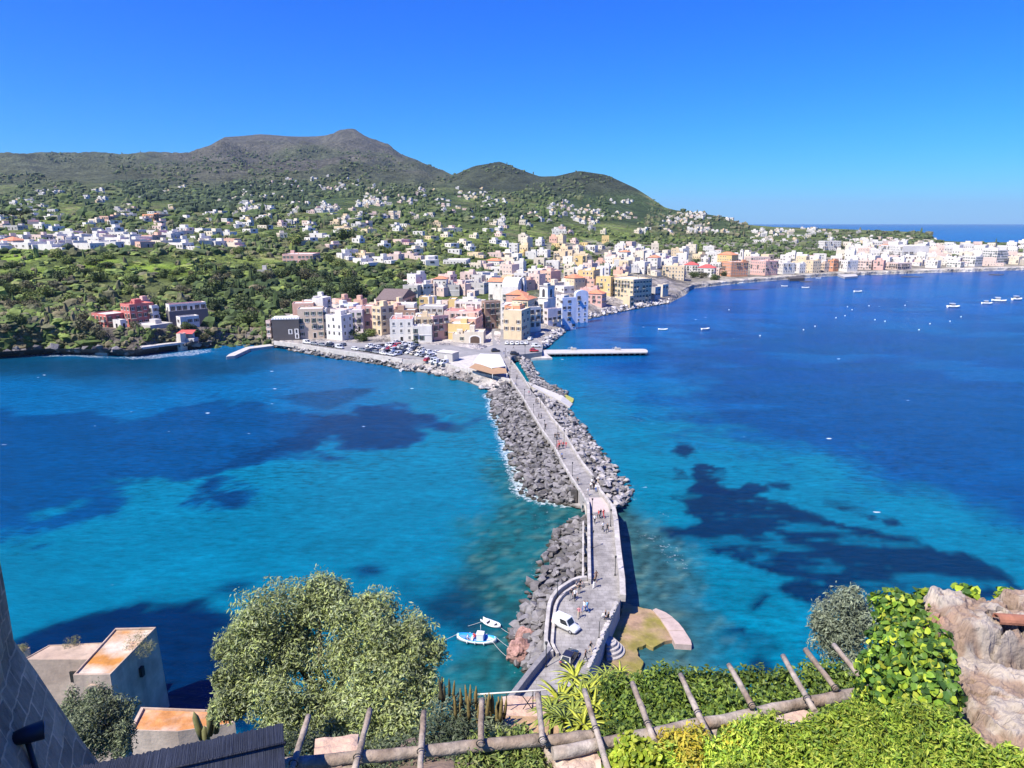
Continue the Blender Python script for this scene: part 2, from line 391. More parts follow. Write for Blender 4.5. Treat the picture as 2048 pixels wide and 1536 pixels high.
def terrain_mat():
    m = bpy.data.materials.new('land_cover'); m.use_nodes = True
    nt = m.node_tree; N = nt.nodes; L = nt.links; b = N['Principled BSDF']; b.inputs['Roughness'].default_value = .95; b.inputs['Specular IOR Level'].default_value = .1
    at = N.new('ShaderNodeAttribute'); at.attribute_name = 'lc'; geo = N.new('ShaderNodeNewGeometry')
    cs = at.outputs['Color']
    hs_ = []
    for sc, lo, hi, dt in ((.012, .6, 1.4, 8), (.07, .55, 1.5, 5)):
        n = N.new('ShaderNodeTexNoise'); n.inputs['Scale'].default_value = sc; n.inputs['Detail'].default_value = dt; n.inputs['Roughness'].default_value = .7
        L.new(geo.outputs['Position'], n.inputs['Vector'])
        r = N.new('ShaderNodeMapRange'); r.inputs['From Min'].default_value = .35; r.inputs['From Max'].default_value = .65; r.inputs['To Min'].default_value = lo; r.inputs['To Max'].default_value = hi
        L.new(n.outputs['Fac'], r.inputs['Value'])
        mu = N.new('ShaderNodeMix'); mu.data_type = 'RGBA'; mu.blend_type = 'MULTIPLY'; mu.inputs[0].default_value = 1
        L.new(cs, mu.inputs[6]); L.new(r.outputs[0], mu.inputs[7]); cs = mu.outputs[2]; hs_.append(n)
    L.new(cs, b.inputs['Base Color'])
    vo = N.new('ShaderNodeTexVoronoi'); vo.inputs['Scale'].default_value = .09; L.new(geo.outputs['Position'], vo.inputs['Vector'])
    bp = N.new('ShaderNodeBump'); bp.inputs['Strength'].default_value = .8; bp.inputs['Distance'].default_value = 6; bp.invert = True
    L.new(vo.outputs['Distance'], bp.inputs['Height'])
    bp2 = N.new('ShaderNodeBump'); bp2.inputs['Strength'].default_value = .8; bp2.inputs['Distance'].default_value = 40
    L.new(hs_[0].outputs['Fac'], bp2.inputs['Height']); L.new(bp.outputs[0], bp2.inputs['Normal']); L.new(bp2.outputs[0], b.inputs['Normal'])
    return m
LAND = terrain_mat()
me = np_mesh('island_terrain', np.stack([gx, gy, gz], -1).reshape(-1, 3), Q, LAND, C.reshape(-1, 3), True)
tag(place('island_terrain', me), kind='structure')
# ================================================================== the sea
def axis(segs_):
    o = []
    for a, b, n, p in segs_:
        t = np.linspace(0, 1, n, endpoint=False)
        o.append(a+(b-a)*t**p)
    o.append(np.array([segs_[-1][1]])); return np.concatenate(o)
half = axis([(0, 150, 136, 1), (150, 420, 70, 1.3), (420, 29000, 30, 3.2)])
WX = np.concatenate([-half[:0:-1], half])
WY = np.concatenate([axis([(-3000, 40, 8, .4), (40, 350, 250, 1), (350, 900, 90, 1.2), (900, 29000, 40, 3.2)])])
wx, wy = np.meshgrid(WX, WY)
def in_poly(x, y, poly):
    n = len(poly); ins = np.zeros(x.shape, bool); dist = np.full(x.shape, 1e9)
    for i in range(n):
        (x1, y1), (x2, y2) = poly[i], poly[(i+1) % n]
        dx, dy = x2-x1, y2-y1
        t = np.clip(((x-x1)*dx+(y-y1)*dy)/(dx*dx+dy*dy+1e-9), 0, 1)
        dist = np.minimum(dist, np.hypot(x-x1-t*dx, y-y1-t*dy))
        c = ((y1 > y) != (y2 > y)) & (x < (x2-x1)*(y-y1)/((y2-y1) if abs(y2-y1) > 1e-9 else 1e-9)+x1)
        ins ^= c
    return np.where(ins, dist, -dist)
def zl(pts): return [tuple(P(x/2, 680+y/2)[:2]) for x, y in pts]
def zr_(pts): return [tuple(P(1024+x/2, 560+y/2)[:2]) for x, y in pts]
edge = (fbm(wx/9., wy/9., 6, 71, .62)-.5)*1.25; edge2 = (fbm(wx/30., wy/30., 4, 77)-.5)
def patch(poly, soft, jag, big=0):
    d = in_poly(wx, wy, poly)+edge*jag+edge2*big
    return sstep(-soft, soft, d)
TURQ = np.array(srgb(4, 126, 172)); DARK = np.array(srgb(0, 54, 106)); DEEP = np.array(srgb(0, 77, 150))
rightness = sstep(-10, 30, wx-(wy-60)*(-.02))
WC = np.zeros(wx.shape+(3,)); WC[:] = TURQ
WC = mixc(WC, srgb(0, 104, 186), sstep(170, 260, wy)*sstep(10, 40, wx))
WC = mixc(WC, srgb(0, 104, 178), sstep(-20, -60, wx)*sstep(140, 190, wy)*.8)
WC = mixc(WC, DEEP, patch(zr_([(430,360),(560,370),(700,430),(620,520),(560,570),(700,620),(850,660),(1000,690),(1250,715),(1350,765),(1450,820),(1600,870),(1800,930),(2048,1030),(2900,1300),(4200,1000),(4200,-60),(2048,60),(1300,130),(900,200),(700,220),(560,290)]), 14, 34, 30))
WC = mixc(WC, srgb(0, 88, 180), sstep(330, 420, wy)*sstep(20, 60, wx))
WC = mixc(WC, srgb(0, 72, 154), sstep(.47, .6, fbm(wx/34., wy/16., 4, 81))*sstep(20, 60, wx)*sstep(190, 260, wy)*.8)
WC = mixc(WC, srgb(0, 104, 184), sstep(.55, .66, fbm(wx/44., wy/20., 4, 83))*sstep(30, 60, wx)*sstep(130, 170, wy)*.55)
WC = mixc(WC, srgb(0, 80, 146), patch(zl([(-900,300),(200,270),(500,320),(860,240),(1100,270),(1300,310),(1470,270),(1650,280),(1780,310),(1640,360),(1600,390),(1400,455),(1280,425),(1180,460),(1000,510),(930,540),(890,635),(750,640),(770,580),(560,590),(500,640),(300,700),(150,770),(0,830),(-900,960)]), 3.5, 24, 18))
WC = mixc(WC, DARK*1.05, patch(zl([(1250,330),(1470,275),(1650,285),(1760,310),(1640,360),(1560,410),(1400,450),(1280,420),(1150,440),(1000,505),(930,535),(890,630),(750,640),(770,585),(900,480),(1100,400)]), 3.5, 22, 8)*.75)
for pl, k in (([(1100,230),(1330,200),(1500,190),(1480,215),(1300,280),(1150,250)], .6), ([(1770,340),(1850,340),(1850,370),(1780,370)], .7), ([(870,1010),(930,970),(1000,970),(930,1010)], .9), ([(1440,915),(1500,905),(1500,930),(1460,935)], .95)):
    WC = mixc(WC, DARK, patch(zl(pl), 2.2, 5)*k)
WC = mixc(WC, srgb(0, 42, 92), patch(zl([(70,1210),(170,1160),(300,1090),(520,1070),(770,1050),(890,1110),(930,1300),(1000,1560),(-300,1560),(-300,1330)]), 1.6, 10, 5))
WC = mixc(WC, srgb(2, 54, 92), patch(zl([(1590,1000),(1620,975),(1640,1005),(1720,1030),(1870,900),(1960,830),(2010,930),(1990,1100),(1930,1230),(1780,1180),(1650,1080),(1600,1030)]), 3, 8)*.9)
WC = mixc(WC, srgb(10, 70, 108), patch(zl([(-900,40),(500,66),(900,70),(1080,30),(1250,70),(1080,110),(900,150),(600,165),(0,150),(-900,170)]), 14, 16)*.85)
WC = mixc(WC, srgb(28, 108, 118), patch(zl([(1850,940),(1990,640),(1960,480),(2070,470),(2500,640),(2500,1600),(1700,1600),(1700,1330),(1860,1240),(2010,1130)]), 6, 12)*.85)
WC = mixc(WC, srgb(66, 104, 112), patch(zr_([(380,880),(560,960),(680,1060),(735,1180),(760,1290),(810,1400),(820,1640),(300,1640),(300,1000)]), 4, 9)*.8)
WC = mixc(WC, srgb(0, 128, 168), patch(zr_([(480,700),(640,720),(720,870),(740,960),(700,1080),(1000,1170),(1130,1190),(1060,1240),(1170,1300),(1200,1640),(830,1640),(770,1290),(690,1050),(540,950),(440,830)]), 5, 8)*.7)
for pl in ([(735,830),(800,835),(900,850),(1000,865),(1100,890),(1200,930),(1300,960),(1400,985),(1500,1020),(1600,1030),(1650,1060),(1730,1080),(1800,1070),(1860,1110),(1950,1150),(2048,1210),(2300,1330),(2300,1420),(1900,1330),(1500,1320),(1250,1310),(1180,1300),(1110,1270),(1050,1240),(1110,1215),(1140,1190),(1060,1178),(1000,1165),(930,1140),(860,1105),(800,1095),(760,1050),(700,1062),(640,1030),(610,1000),(690,985),(730,960),(720,920),(690,880),(640,870),(720,865)],
           [(612,745),(690,750),(720,790),(650,795)], [(700,760),(760,738),(840,757),(828,800),(740,798)], [(740,815),(800,810),(860,838),(950,820),(1000,840),(980,870),(850,852),(760,845)],
           [(1250,885),(1330,880),(1440,945),(1430,960),(1330,930),(1280,910)], [(930,1290),(960,1250),(1030,1245),(1040,1275),(1015,1320),(980,1350),(935,1320)],
           [(835,1440),(870,1400),(930,1405),(1020,1440),(1025,1475),(990,1490),(960,1515),(920,1495),(905,1455),(860,1465)], [(930,1545),(985,1518),(1020,1550),(980,1580)], [(640,645),(720,650),(760,680),(690,710),(640,690)], [(1500,965),(1545,960),(1540,975)], [(1060,820),(1100,815),(1095,835)]):
    WC = mixc(WC, srgb(0, 38, 86), patch(zr_(pl), .7, 5.5, 3)*(.95-.6*sstep(.56, .68, fbm(wx/15.+.3*wy/15., wy/5., 5, 201, .62))))
WC = mixc(WC, srgb(0, 66, 150), sstep(1500, 9000, wy)*.7)
wz = np.zeros_like(wx)
idx = np.arange(wx.size).reshape(wx.shape)
Q = np.stack([idx[:-1, :-1], idx[:-1, 1:], idx[1:, 1:], idx[1:, :-1]], -1).reshape(-1, 4)
def foam_field(x, y): return None
def sea_mat():
    m = bpy.data.materials.new('sea_water'); m.use_nodes = True
    nt = m.node_tree; N = nt.nodes; L = nt.links; b = N['Principled BSDF']
    b.inputs['Roughness'].default_value = .22; b.inputs['IOR'].default_value = 1.33; b.inputs['Specular IOR Level'].default_value = .13
    at = N.new('ShaderNodeAttribute'); at.attribute_name = 'lc'; geo = N.new('ShaderNodeNewGeometry')
    fo = N.new('ShaderNodeAttribute'); fo.attribute_name = 'foam'
    def noise(sc, det, stretch, ro=.6):
        mp = N.new('ShaderNodeMapping'); mp.inputs['Scale'].default_value = stretch; mp.inputs['Rotation'].default_value = (0, 0, rad(12)); L.new(geo.outputs['Position'], mp.inputs['Vector'])
        n = N.new('ShaderNodeTexNoise'); n.inputs['Scale'].default_value = sc; n.inputs['Detail'].default_value = det; n.inputs['Roughness'].default_value = ro
        L.new(mp.outputs[0], n.inputs['Vector']); return n
    a_ = noise(.8, 7, (.42, 1.0, 1), .68); b_ = noise(.09, 7, (.5, 1, 1), .7); s_ = noise(2.2, 3, (.5, 1, 1), .7); f_ = noise(1.1, 8, (1, 1, 1), .75)
    def mrange(src, a, bq, c, d):
        r = N.new('ShaderNodeMapRange'); r.inputs['From Min'].default_value = a; r.inputs['From Max'].default_value = bq; r.inputs['To Min'].default_value = c; r.inputs['To Max'].default_value = d
        L.new(src, r.inputs['Value']); return r.outputs[0]
    def mul(c, v):
        mu = N.new('ShaderNodeMix'); mu.data_type = 'RGBA'; mu.blend_type = 'MULTIPLY'; mu.inputs[0].default_value = 1; L.new(c, mu.inputs[6]); L.new(v, mu.inputs[7]); return mu.outputs[2]
    lf = noise(.018, 4, (.6, 1, 1)); lfv = mrange(lf.outputs['Fac'], .35, .65, .35, 1.0)
    rp = N.new('ShaderNodeMix'); rp.data_type = 'FLOAT'; L.new(lfv, rp.inputs[0]); rp.inputs[2].default_value = 1.0; L.new(mrange(a_.outputs['Fac'], .34, .66, .62, 1.42), rp.inputs[3])  # wave shading put into the colour: lighter crests, darker troughs
    c = mul(at.outputs['Color'], rp.outputs[0])
    c = mul(c, mrange(b_.outputs['Fac'], .3, .7, .84, 1.16))
    def math_(op, x, y):
        q = N.new('ShaderNodeMath'); q.operation = op; q.use_clamp = True
        for i, v_ in enumerate((x, y)):
            if isinstance(v_, (int, float)): q.inputs[i].default_value = v_
            else: L.new(v_, q.inputs[i])
        return q.outputs[0]
    # broken foam where water meets rock, and a few scattered white specks
    th = mrange(fo.outputs['Fac'], 0, 1, .86, .36)
    d = N.new('ShaderNodeMath'); d.operation = 'SUBTRACT'; L.new(f_.outputs['Fac'], d.inputs[0]); L.new(th, d.inputs[1])
    fm = mrange(d.outputs[0], 0, .22, 0, .8)
    vo = N.new('ShaderNodeTexVoronoi'); vo.inputs['Scale'].default_value = .16; mpv = N.new('ShaderNodeMapping'); mpv.inputs['Scale'].default_value = (.55, 1.2, 1); L.new(geo.outputs['Position'], mpv.inputs['Vector']); L.new(mpv.outputs[0], vo.inputs['Vector'])
    sel = mrange(b_.outputs['Fac'], .56, .62, 0, 1)
    cap = math_('MULTIPLY', mrange(vo.outputs['Distance'], .07, .045, 0, 1), sel)
    fm = math_('MAXIMUM', fm, cap)
    mx = N.new('ShaderNodeMix'); mx.data_type = 'RGBA'; L.new(fm, mx.inputs[0]); L.new(c, mx.inputs[6]); mx.inputs[7].default_value = (.8, .84, .85, 1)
    L.new(mx.outputs[2], b.inputs['Base Color'])
    L.new(mrange(fm, 0, 1, .22, .8), b.inputs['Roughness'])
    b1 = N.new('ShaderNodeBump'); b1.inputs['Strength'].default_value = .55; b1.inputs['Distance'].default_value = .6; L.new(a_.outputs['Fac'], b1.inputs['Height'])
    b2 = N.new('ShaderNodeBump'); b2.inputs['Strength'].default_value = .4; b2.inputs['Distance'].default_value = .2; L.new(s_.outputs['Fac'], b2.inputs['Height']); L.new(b1.outputs[0], b2.inputs['Normal'])
    L.new(b2.outputs[0], b.inputs['Normal'])
    return m
SEA = sea_mat()
mott = fbm(wx/5., wy/4., 5, 171, .6); shal = patch(zr_([(380,880),(560,960),(680,1060),(735,1180),(760,1290),(830,1400),(850,1700),(200,1700),(300,1000)]), 5, 9)+patch(zl([(1880,960),(1990,640),(1970,480),(2070,470),(2500,640),(2500,1700),(1800,1700),(1760,1340),(1900,1240)]), 6, 12)
WC = WC*(1+.26*(mott-.5)[..., None])
fine = fbm(wx/1.3, wy/1.2, 4, 191, .65)
WC = mixc(WC, srgb(34, 62, 66), np.clip(shal, 0, 1)*sstep(.46, .36, fine)*.6); WC = mixc(WC, srgb(132, 160, 152), np.clip(shal, 0, 1)*sstep(.56, .70, fine)*.34)
WC = WC*np.array((1, 1.05, .87))*.52
sea_me = np_mesh('sea', np.stack([wx, wy, wz], -1).reshape(-1, 3), Q, SEA, WC.reshape(-1, 3), True)
sea_o = tag(place('sea', sea_me), kind='structure')
FOAM = np.zeros(wx.shape)
# shore foam for the island
sa = WX  # distance in Y to the waterline along each bearing
aa = wx/np.maximum(wy, 1); ysh = np.interp(aa, CT[0][0], CT[0][1])
ds = ysh-wy
FOAM = np.maximum(FOAM, np.where((wy > 150), np.exp(-np.maximum(ds, 0)/3.5)*(ds > -4)*np.interp(wx, [-60, -40, 0, 40, 130, 300], [1.0, .55, .5, .3, .35, .25]), 0))
# ================================================================== materials for the sea front
M = {}
M['pave'] = mat('causeway_paving', (.30, .283, .265), .85, .3, .9, .2, 6, col2=(.225, .212, .20), brick=.7)
M['pave_pink'] = mat('new_paving', (.44, .37, .34), .85, .08, .8)
M['wallstone'] = mat('sea_wall_stone', (.36, .335, .32), .9, .2, .8, .5, 2.5, stain=.35)
M['parapet'] = mat('parapet_plaster', (.44, .41, .375), .85, .28, 1.2, .3, 5, col2=(.35, .325, .295), stain=.5)
M['darkwall'] = mat('lava_stone_wall', (.085, .075, .07), .9, .3, 1.5, .5, 3)
M['coping'] = mat('grey_coping_blocks', (.2, .19, .19), .9, .2, 2, .3, 4)
M['concrete'] = mat('pale_concrete', (.45, .42, .385), .85, .2, .6, .1, 4, stain=.3)
M['whitecon'] = mat('white_concrete', (.43, .41, .385), .8, .1, .5, stain=.15)
M['algae'] = mat('algae_concrete', (.20, .17, .035), .8, .35, .55, .6, 2.5, col2=(.31, .205, .135))
M['slab'] = mat('pink_slab', (.40, .31, .27), .85, .2, .8, .2, 4)
M['rock'] = mat('grey_basalt', (.19, .178, .176), .9, .32, 1.3, .6, 3, wet=True)
M['rockl'] = mat('pale_basalt', (.36, .335, .325), .9, .3, 1.3, .6, 3, wet=True)
M['rockd'] = mat('dark_basalt', (.13, .12, .118), .9, .3, 1.3, .6, 3, wet=True)
M['rockattr'] = mat('bank_rock', (0, 0, 0), .9, .3, 1.3, .6, 3, attr=True, wet=True)
M['pinkrock'] = mat('pink_tuff', (.38, .22, .18), .95, .35, 2.2, 1.0, 2.2, col2=(.2, .11, .09))
M['metal'] = mat('dark_iron', (.035, .037, .04), .5, .1, 3, metal=.3)
M['lampglass'] = mat('lamp_glass', (.55, .55, .5), .2, .05, 3)
M['glass'] = mat('dark_glass', (.02, .025, .03), .08, .1, 2, spec=.6)
M['tyre'] = mat('tyre_rubber', (.02, .02, .02), .8, .1, 5)
M['rim'] = mat('wheel_rim', (.4, .4, .42), .35, .1, 5, metal=.6)
M['rope'] = mat('pale_rope', (.55, .53, .48), .8, .1, 5)
M['asphalt'] = mat('asphalt', (.21, .205, .205), .9, .15, .3, .1, 5, col2=(.26, .25, .245))
def paint(name, c, r=.35): return mat(name, c, r, .05, 2, spec=.5)
def wpts(pts, z): return [P(x, y, z) for x, y in pts]
def strip(pts, th, z0, z1, mb=None, m=0, side=0.0):
    """wall of thickness th along pts; side shifts it to the right of the travel direction"""
    mb = mb or MB(); n = len(pts); pts = [Vector((p[0], p[1])) for p in pts]
    L, Rr = [], []
    for i in range(n):
        d = Vector((0, 0))
        if i > 0: d += (pts[i]-pts[i-1]).normalized()
        if i < n-1: d += (pts[i+1]-pts[i]).normalized()
        d.normalize(); nn = Vector((d.y, -d.x))
        L.append(pts[i]+nn*(side-th/2)); Rr.append(pts[i]+nn*(side+th/2))
    zz0 = z0 if isinstance(z0, list) else [z0]*n; zz1 = z1 if isinstance(z1, list) else [z1]*n
    secs = [[(L[i].x, L[i].y, zz0[i]), (Rr[i].x, Rr[i].y, zz0[i]), (Rr[i].x, Rr[i].y, zz1[i]), (L[i].x, L[i].y, zz1[i])] for i in range(n)]
    return mb.loft(secs, m, True, False)
DZ = 3.6
LPX = [(1001,714),(1012,734),(1022,758),(1034.7,778),(1048,797),(1059,817),(1071,836.5),(1087,863),(1112,898),(1125.5,925.5),(1146,959.5),(1156,974),(1166,989),(1175,1006),(1178,1018),(1179,1047),(1179.5,1086),(1180,1120),(1181,1165)]
RPX = [(1015,714),(1031,734),(1047,758),(1059,778),(1075,797),(1090,817),(1102,836.5),(1124.5,863),(1145,898),(1162,925.5),(1185,956),(1193,972),(1199,986),(1212,1003),(1222,1016),(1228,1047),(1231,1086),(1234.5,1120),(1240,1165)]
LW, RW = wpts(LPX, DZ), wpts(RPX, DZ)
mb = MB()
for i in range(len(LW)-1):
    z0 = 2.35 if i == 12 else -1.5
    q = [LW[i], RW[i], RW[i+1], LW[i+1]]
    vs = [(p.x, p.y, z0) for p in q]+[(p.x, p.y, DZ) for p in q]
    fs = [(4, 5, 6, 7), (0, 3, 7, 4), (1, 2, 6, 5), (0, 1, 2, 3)]
    mb.add(vs, fs[:1], 2 if i in (13, 14) and False else 0); mb.add(vs, fs[1:], 1)
    if i in (12,): continue
    if i in (11, 13): mb.add(vs, [(0, 1, 5, 4), (2, 3, 7, 6)], 1)
PLZ = [(1181,1165),(1240,1165),(1241,1199),(1225,1236),(1221,1244),(1200,1290),(1178.7,1341),(1130,1440),(1000,1440),(1045,1380),(1100,1312),(1089,1289),(1091,1250),(1095,1222),(1104,1206),(1122,1190),(1142,1177),(1160,1168),(1172,1164)]
pw = wpts(PLZ, DZ)
mb.prism([(p.x, p.y) for p in pw], -1.5, DZ-.004, 1, 0)
tag(mb.build('causeway', [M['pave'], M['wallstone']]), kind='structure')
pp = wpts([(1178,995),(1205,995),(1216,1010),(1219,1024),(1186,1024),(1183,1012)], DZ+.006)
tag(MB().add(pp, [tuple(range(6))]).build('repaired_paving', M['pave_pink']), kind='structure')
def wall_thing(name, mb, m, label, cat='wall', bevel=.03):
    c = Vector((sum(v[0] for v in mb.v)/len(mb.v), sum(v[1] for v in mb.v)/len(mb.v), min(v[2] for v in mb.v)))
    return tag(mb.build(name, m, None, c, bevel), label, cat)
wall_thing('parapet_wall', strip(wpts(LPX[2:14], DZ), .42, DZ-.3, DZ+.34, side=.1), M['parapet'], 'long low white parapet along the left edge of the far causeway')
wall_thing('parapet_wall', strip(wpts(RPX[0:4], DZ), .4, DZ-.3, DZ+.45, side=-.1), M['parapet'], 'pale parapet on the right side of the causeway before the white slipway')
wall_thing('parapet_wall', strip(wpts(RPX[4:11], DZ), .5, DZ-.3, DZ+.5, side=-.1), M['parapet'], 'pale parapet on the right edge between the slipway and the group of walkers')
wall_thing('parapet_wall', strip(wpts(RPX[11:15], DZ), .5, DZ-.3, DZ+.8, side=-.1), M['parapet'], 'short angled parapet at the right bend of the causeway')
wall_thing('parapet_wall', strip(wpts(RPX[14:]+[(1241,1199)], DZ), .85, DZ-.3, DZ+.8, side=-.3), M['parapet'], 'broad pitted pale wall top along the right of the near causeway')
wall_thing('bench_wall', strip(strip_pts := wpts(LPX[13:]+[(1181,1169)], DZ), .5, DZ-.3, DZ+.95, side=.15), M['parapet'], 'straight white double bench wall on the left of the near causeway')
b2 = strip(wpts(LPX[15:], DZ), .3, DZ+.002, DZ+.45, side=1.1); wall_thing('bench', b2, M['parapet'], 'narrow white stone bench inside the straight left wall', 'bench')
CURVE = [(1173,1163),(1157,1164.5),(1144,1169),(1132,1176),(1120,1184),(1110,1193),(1102,1204),(1097,1216),(1094.5,1230),(1092.5,1250),(1090,1275),(1089,1292),(1095,1306),(1101,1316)]
cw = wpts(CURVE, DZ)
wall_thing('bench_wall', strip(cw, .5, DZ-.4, DZ+.95, side=-.15), M['parapet'], 'curved white wall sweeping round the left of the plaza')
wall_thing('bench', strip(cw, .4, DZ+.002, DZ+.48, side=-.95), M['parapet'], 'curved white stone bench inside the curved plaza wall', 'bench')
wall_thing('block_wall', strip(wpts([(1100,1309),(1058,1360),(1000,1437)], DZ), .6, DZ-5, DZ+1.1), M['coping'], 'dark block wall with grey coping leading down to the lower left of the plaza')
for t0_, t1_, lab in ((0, .26, 'short crumbling row of loose stones on the plaza edge above the half-round steps'), (.33, 1, 'long crumbling low parapet of loose stones on the lower right edge of the plaza')):
    rub = MB(); n_ = int((t1_-t0_)*46)
    for k in range(n_):
        t = t0_+(t1_-t0_)*k/n_; a = P(1237, 1206, DZ).lerp(P(1180, 1338, DZ), t)
        rub.box((a.x-.25+R.uniform(-.1, .1), a.y, DZ+.1), (R.uniform(.35, .6), R.uniform(.4, .55), R.uniform(.2, .42)), R.choice((0, 0, 1)), R.uniform(0, 3))
    wall_thing('broken_parapet', rub, [M['parapet'], M['wallstone']], lab, bevel=.04)
# buttress and rock ledge at the arch
bt = MB(); a = P(1148, 976, 3.3); bt.box((a.x, a.y-.2, .9), (1.3, 1.0, 4.8)); wall_thing('buttress', bt, M['darkwall'], 'dark square buttress on the left wall just before the bridge arch', 'buttress')
ra = MB(); p0, p1 = P(1166, 990, DZ), P(1175.5, 1006, DZ)
ra.tube([(lambda c: (c.x-.12, c.y, .3+2.1*math.sin(math.pi*i/14)))(p0.lerp(p1, .5-.46*math.cos(math.pi*i/14))) for i in range(15)], .24, 4, 0, True, False)
wall_thing('arch_ring', ra, M['parapet'], 'pale stone arch ring over the gap under the causeway', 'arch', .02)
# concrete landing platform
def F_(pts, z, j=0):
    q = [(p.x, p.y) for p in wpts(pts, z)]
    if not j: return q
    o = []
    for i in range(len(q)):
        a, b = Vector(q[i]), Vector(q[(i+1) % len(q)]); n = max(1, int((b-a).length/.45))
        for k in range(n): o.append(tuple(a.lerp(b, k/n)+Vector((R.uniform(-j, j), R.uniform(-j, j)))))
    return o
pf = MB().prism(F_([(1246,1204),(1254,1204.6),(1266.7,1210.5),(1285.5,1216),(1305,1219),(1320.6,1235),(1336,1260),(1347.6,1279.6),(1330,1282),(1316,1289),(1306.6,1293.7),(1292,1288),(1276,1293.7),(1273.8,1310),(1287.8,1323),(1282,1350),(1255,1380),(1180,1400),(1178,1360),(1200,1320),(1222,1270),(1240,1236)], .55, .13), -1, .55)
tag(pf.build('landing_platform', M['algae'], bevel=.05), 'algae-green and rust-brown concrete landing platform right of the plaza', 'platform')
sl_ = MB()
for pl, z in (([(1305,1219),(1312,1216),(1332,1224.5),(1346,1234),(1321,1236.5)], .8), ([(1321,1237.2),(1346,1234.8),(1358,1245.6),(1368.7,1259),(1337,1261)], .8), ([(1337,1262),(1369,1260),(1381.6,1279.6),(1384,1289),(1350,1287),(1347,1280)], .85)):
    sl_.prism(F_(pl, z), -.8, z)
tag(sl_.build('quay_slab', M['slab'], bevel=.05), 'pinkish curved concrete slab in three pieces on the outer edge of the green platform', 'slab')
st = MB(); c = P(1222, 1258, DZ)
for k in range(4):
    r_ = 1.1+.38*k; z1 = 1.95-.4*k
    arc = [(c.x-.35+r_*math.cos(t)*1.0, c.y-.1+r_*math.sin(t)) for t in np.linspace(-1.75, 1.25, 16)]
    st.prism([(c.x-.8, c.y-.1)]+arc, .3, z1, 0)
tag(st.build('stone_steps', M['wallstone'], bevel=.02), 'half-round stone steps fanning from the plaza down to the green platform', 'steps')
hr = MB()
for k in range(40):
    a = P(R.uniform(1206, 1262), R.uniform(1275, 1340), .55); hr.add([], [])
# slipway
sw = MB(); q = wpts([(1054,768),(1126.5,791.5),(1146,797),(1140,804),(1120.6,799.5),(1062,777)], 2.0)
sw.prism([(p.x, p.y) for p in q], -1, [2.9, 1.9, .35, .35, 1.7, 2.9])
tag(sw.build('slipway', [M['whitecon']], bevel=.05), 'white concrete slipway running into the sea right of the causeway', 'slipway')
sa_ = MB(); q = wpts([(1121,797.5),(1132,792.5),(1148,795.5),(1146,802),(1132,806.5),(1120,802)], .7); sa_.prism([(p.x, p.y) for p in q], -.5, [1.3, 1.3, .45, .4, .5, 1.2])
tag(sa_.build('algae_ramp', [mat('ramp_algae', (.34, .33, .08), .8, .2, .8)], bevel=.05), 'yellow-green algae covered toe at the tip of the white slipway', 'ramp')
# pier
pr = thing('pier', 'long white pier on piles reaching right from the square', 'pier', P(1085, 706, 0))
o0 = pr.location
pm = MB(); q = wpts([(1084,699.5),(1286,697.5),(1292,698.5),(1296,701.5),(1295,704),(1088,706.5)], 1.7); pm.prism([(p.x, p.y) for p in q], 1.15, 1.7)
pm.build('deck', M['whitecon'], pr, None, .05).location = -o0
for i in range(17):
    a = P(1110+i*11.4, 706.0-i*.12, 1.15); b = MB().box((0, 0, .2), (.75, .6, 1.9)); b.build('pile', M['whitecon'], pr).location = Vector((a.x, a.y+.3, 0))-o0
pm = MB(); q = wpts([(1100,703.5),(1292,701.8)], 1.0); strip(q, .3, -.6, 1.14, pm); pm.build('beam', M['darkwall'], pr).location = -o0  # dark sheet put in for the shade under the deck, not a real beam
for px, lab in ((1235, 'small white ticket hut and rails at the far part of the pier'), (1147, 'white railings and a low bollard block on the near part of the pier')):
    a = P(px, 700, 1.7); m_ = MB().box((0, 0, .45), (2.2, 1.2, .9)).box((-.8, 0, 1.1), (.7, .7, .5))
    for k in range(5): m_.tube([(-2.4+k*.9, -.8, 0), (-2.4+k*.9, -.8, 1.1)], .06, 5)
    m_.tube([(-2.4, -.8, 1.1), (1.2, -.8, 1.1)], .06, 5)
    o = m_.build('pier_hut', M['whitecon'], None, None, .03); o.location = a; tag(o, lab, 'pier hut')
ap = MB(); q = wpts([(1030,711),(1085,703.5),(1097,710.5),(1105,713.5),(1060,715.5)], 1.2); ap.prism([(p.x, p.y) for p in q], -1, [2.6, 2.6, 1.2, .7, 1.0]); tag(ap.build('quay_ramp', M['concrete'], bevel=.05), kind='structure')
# ------------------------------------------------------------------ boulders
def hull_rock(seed, sx=1, sy=1, sz=.75, n=11):
    r = random.Random(seed); bm = bmesh.new()
    for i in range(n):
        v = Vector((r.gauss(0, 1), r.gauss(0, 1), r.gauss(0, 1))).normalized()*r.uniform(.85, 1.1)
        bm.verts.new((v.x*sx, v.y*sy, v.z*sz))
    bmesh.ops.convex_hull(bm, input=bm.verts)
    for v in [v for v in bm.verts if not v.link_faces]: bm.verts.remove(v)
    me = bpy.data.meshes.new('boulder'); bm.to_mesh(me); bm.free(); return me
ROCKS = [hull_rock(i, R.uniform(.9, 1.3), R.uniform(.7, 1.0), R.uniform(.55, .8)) for i in range(12)]
RV = []
for m_ in ROCKS:
    m_.materials.append(M['rock'])
    v = np.zeros(len(m_.vertices)*3); m_.vertices.foreach_get('co', v)
    t = np.array([list(p.vertices) for p in m_.polygons]) if all(len(p.vertices) == 3 for p in m_.polygons) else None
    if t is None:
        m_.calc_loop_triangles(); t = np.array([list(q.vertices) for q in m_.loop_triangles])
    RV.append((v.reshape(-1, 3), t))
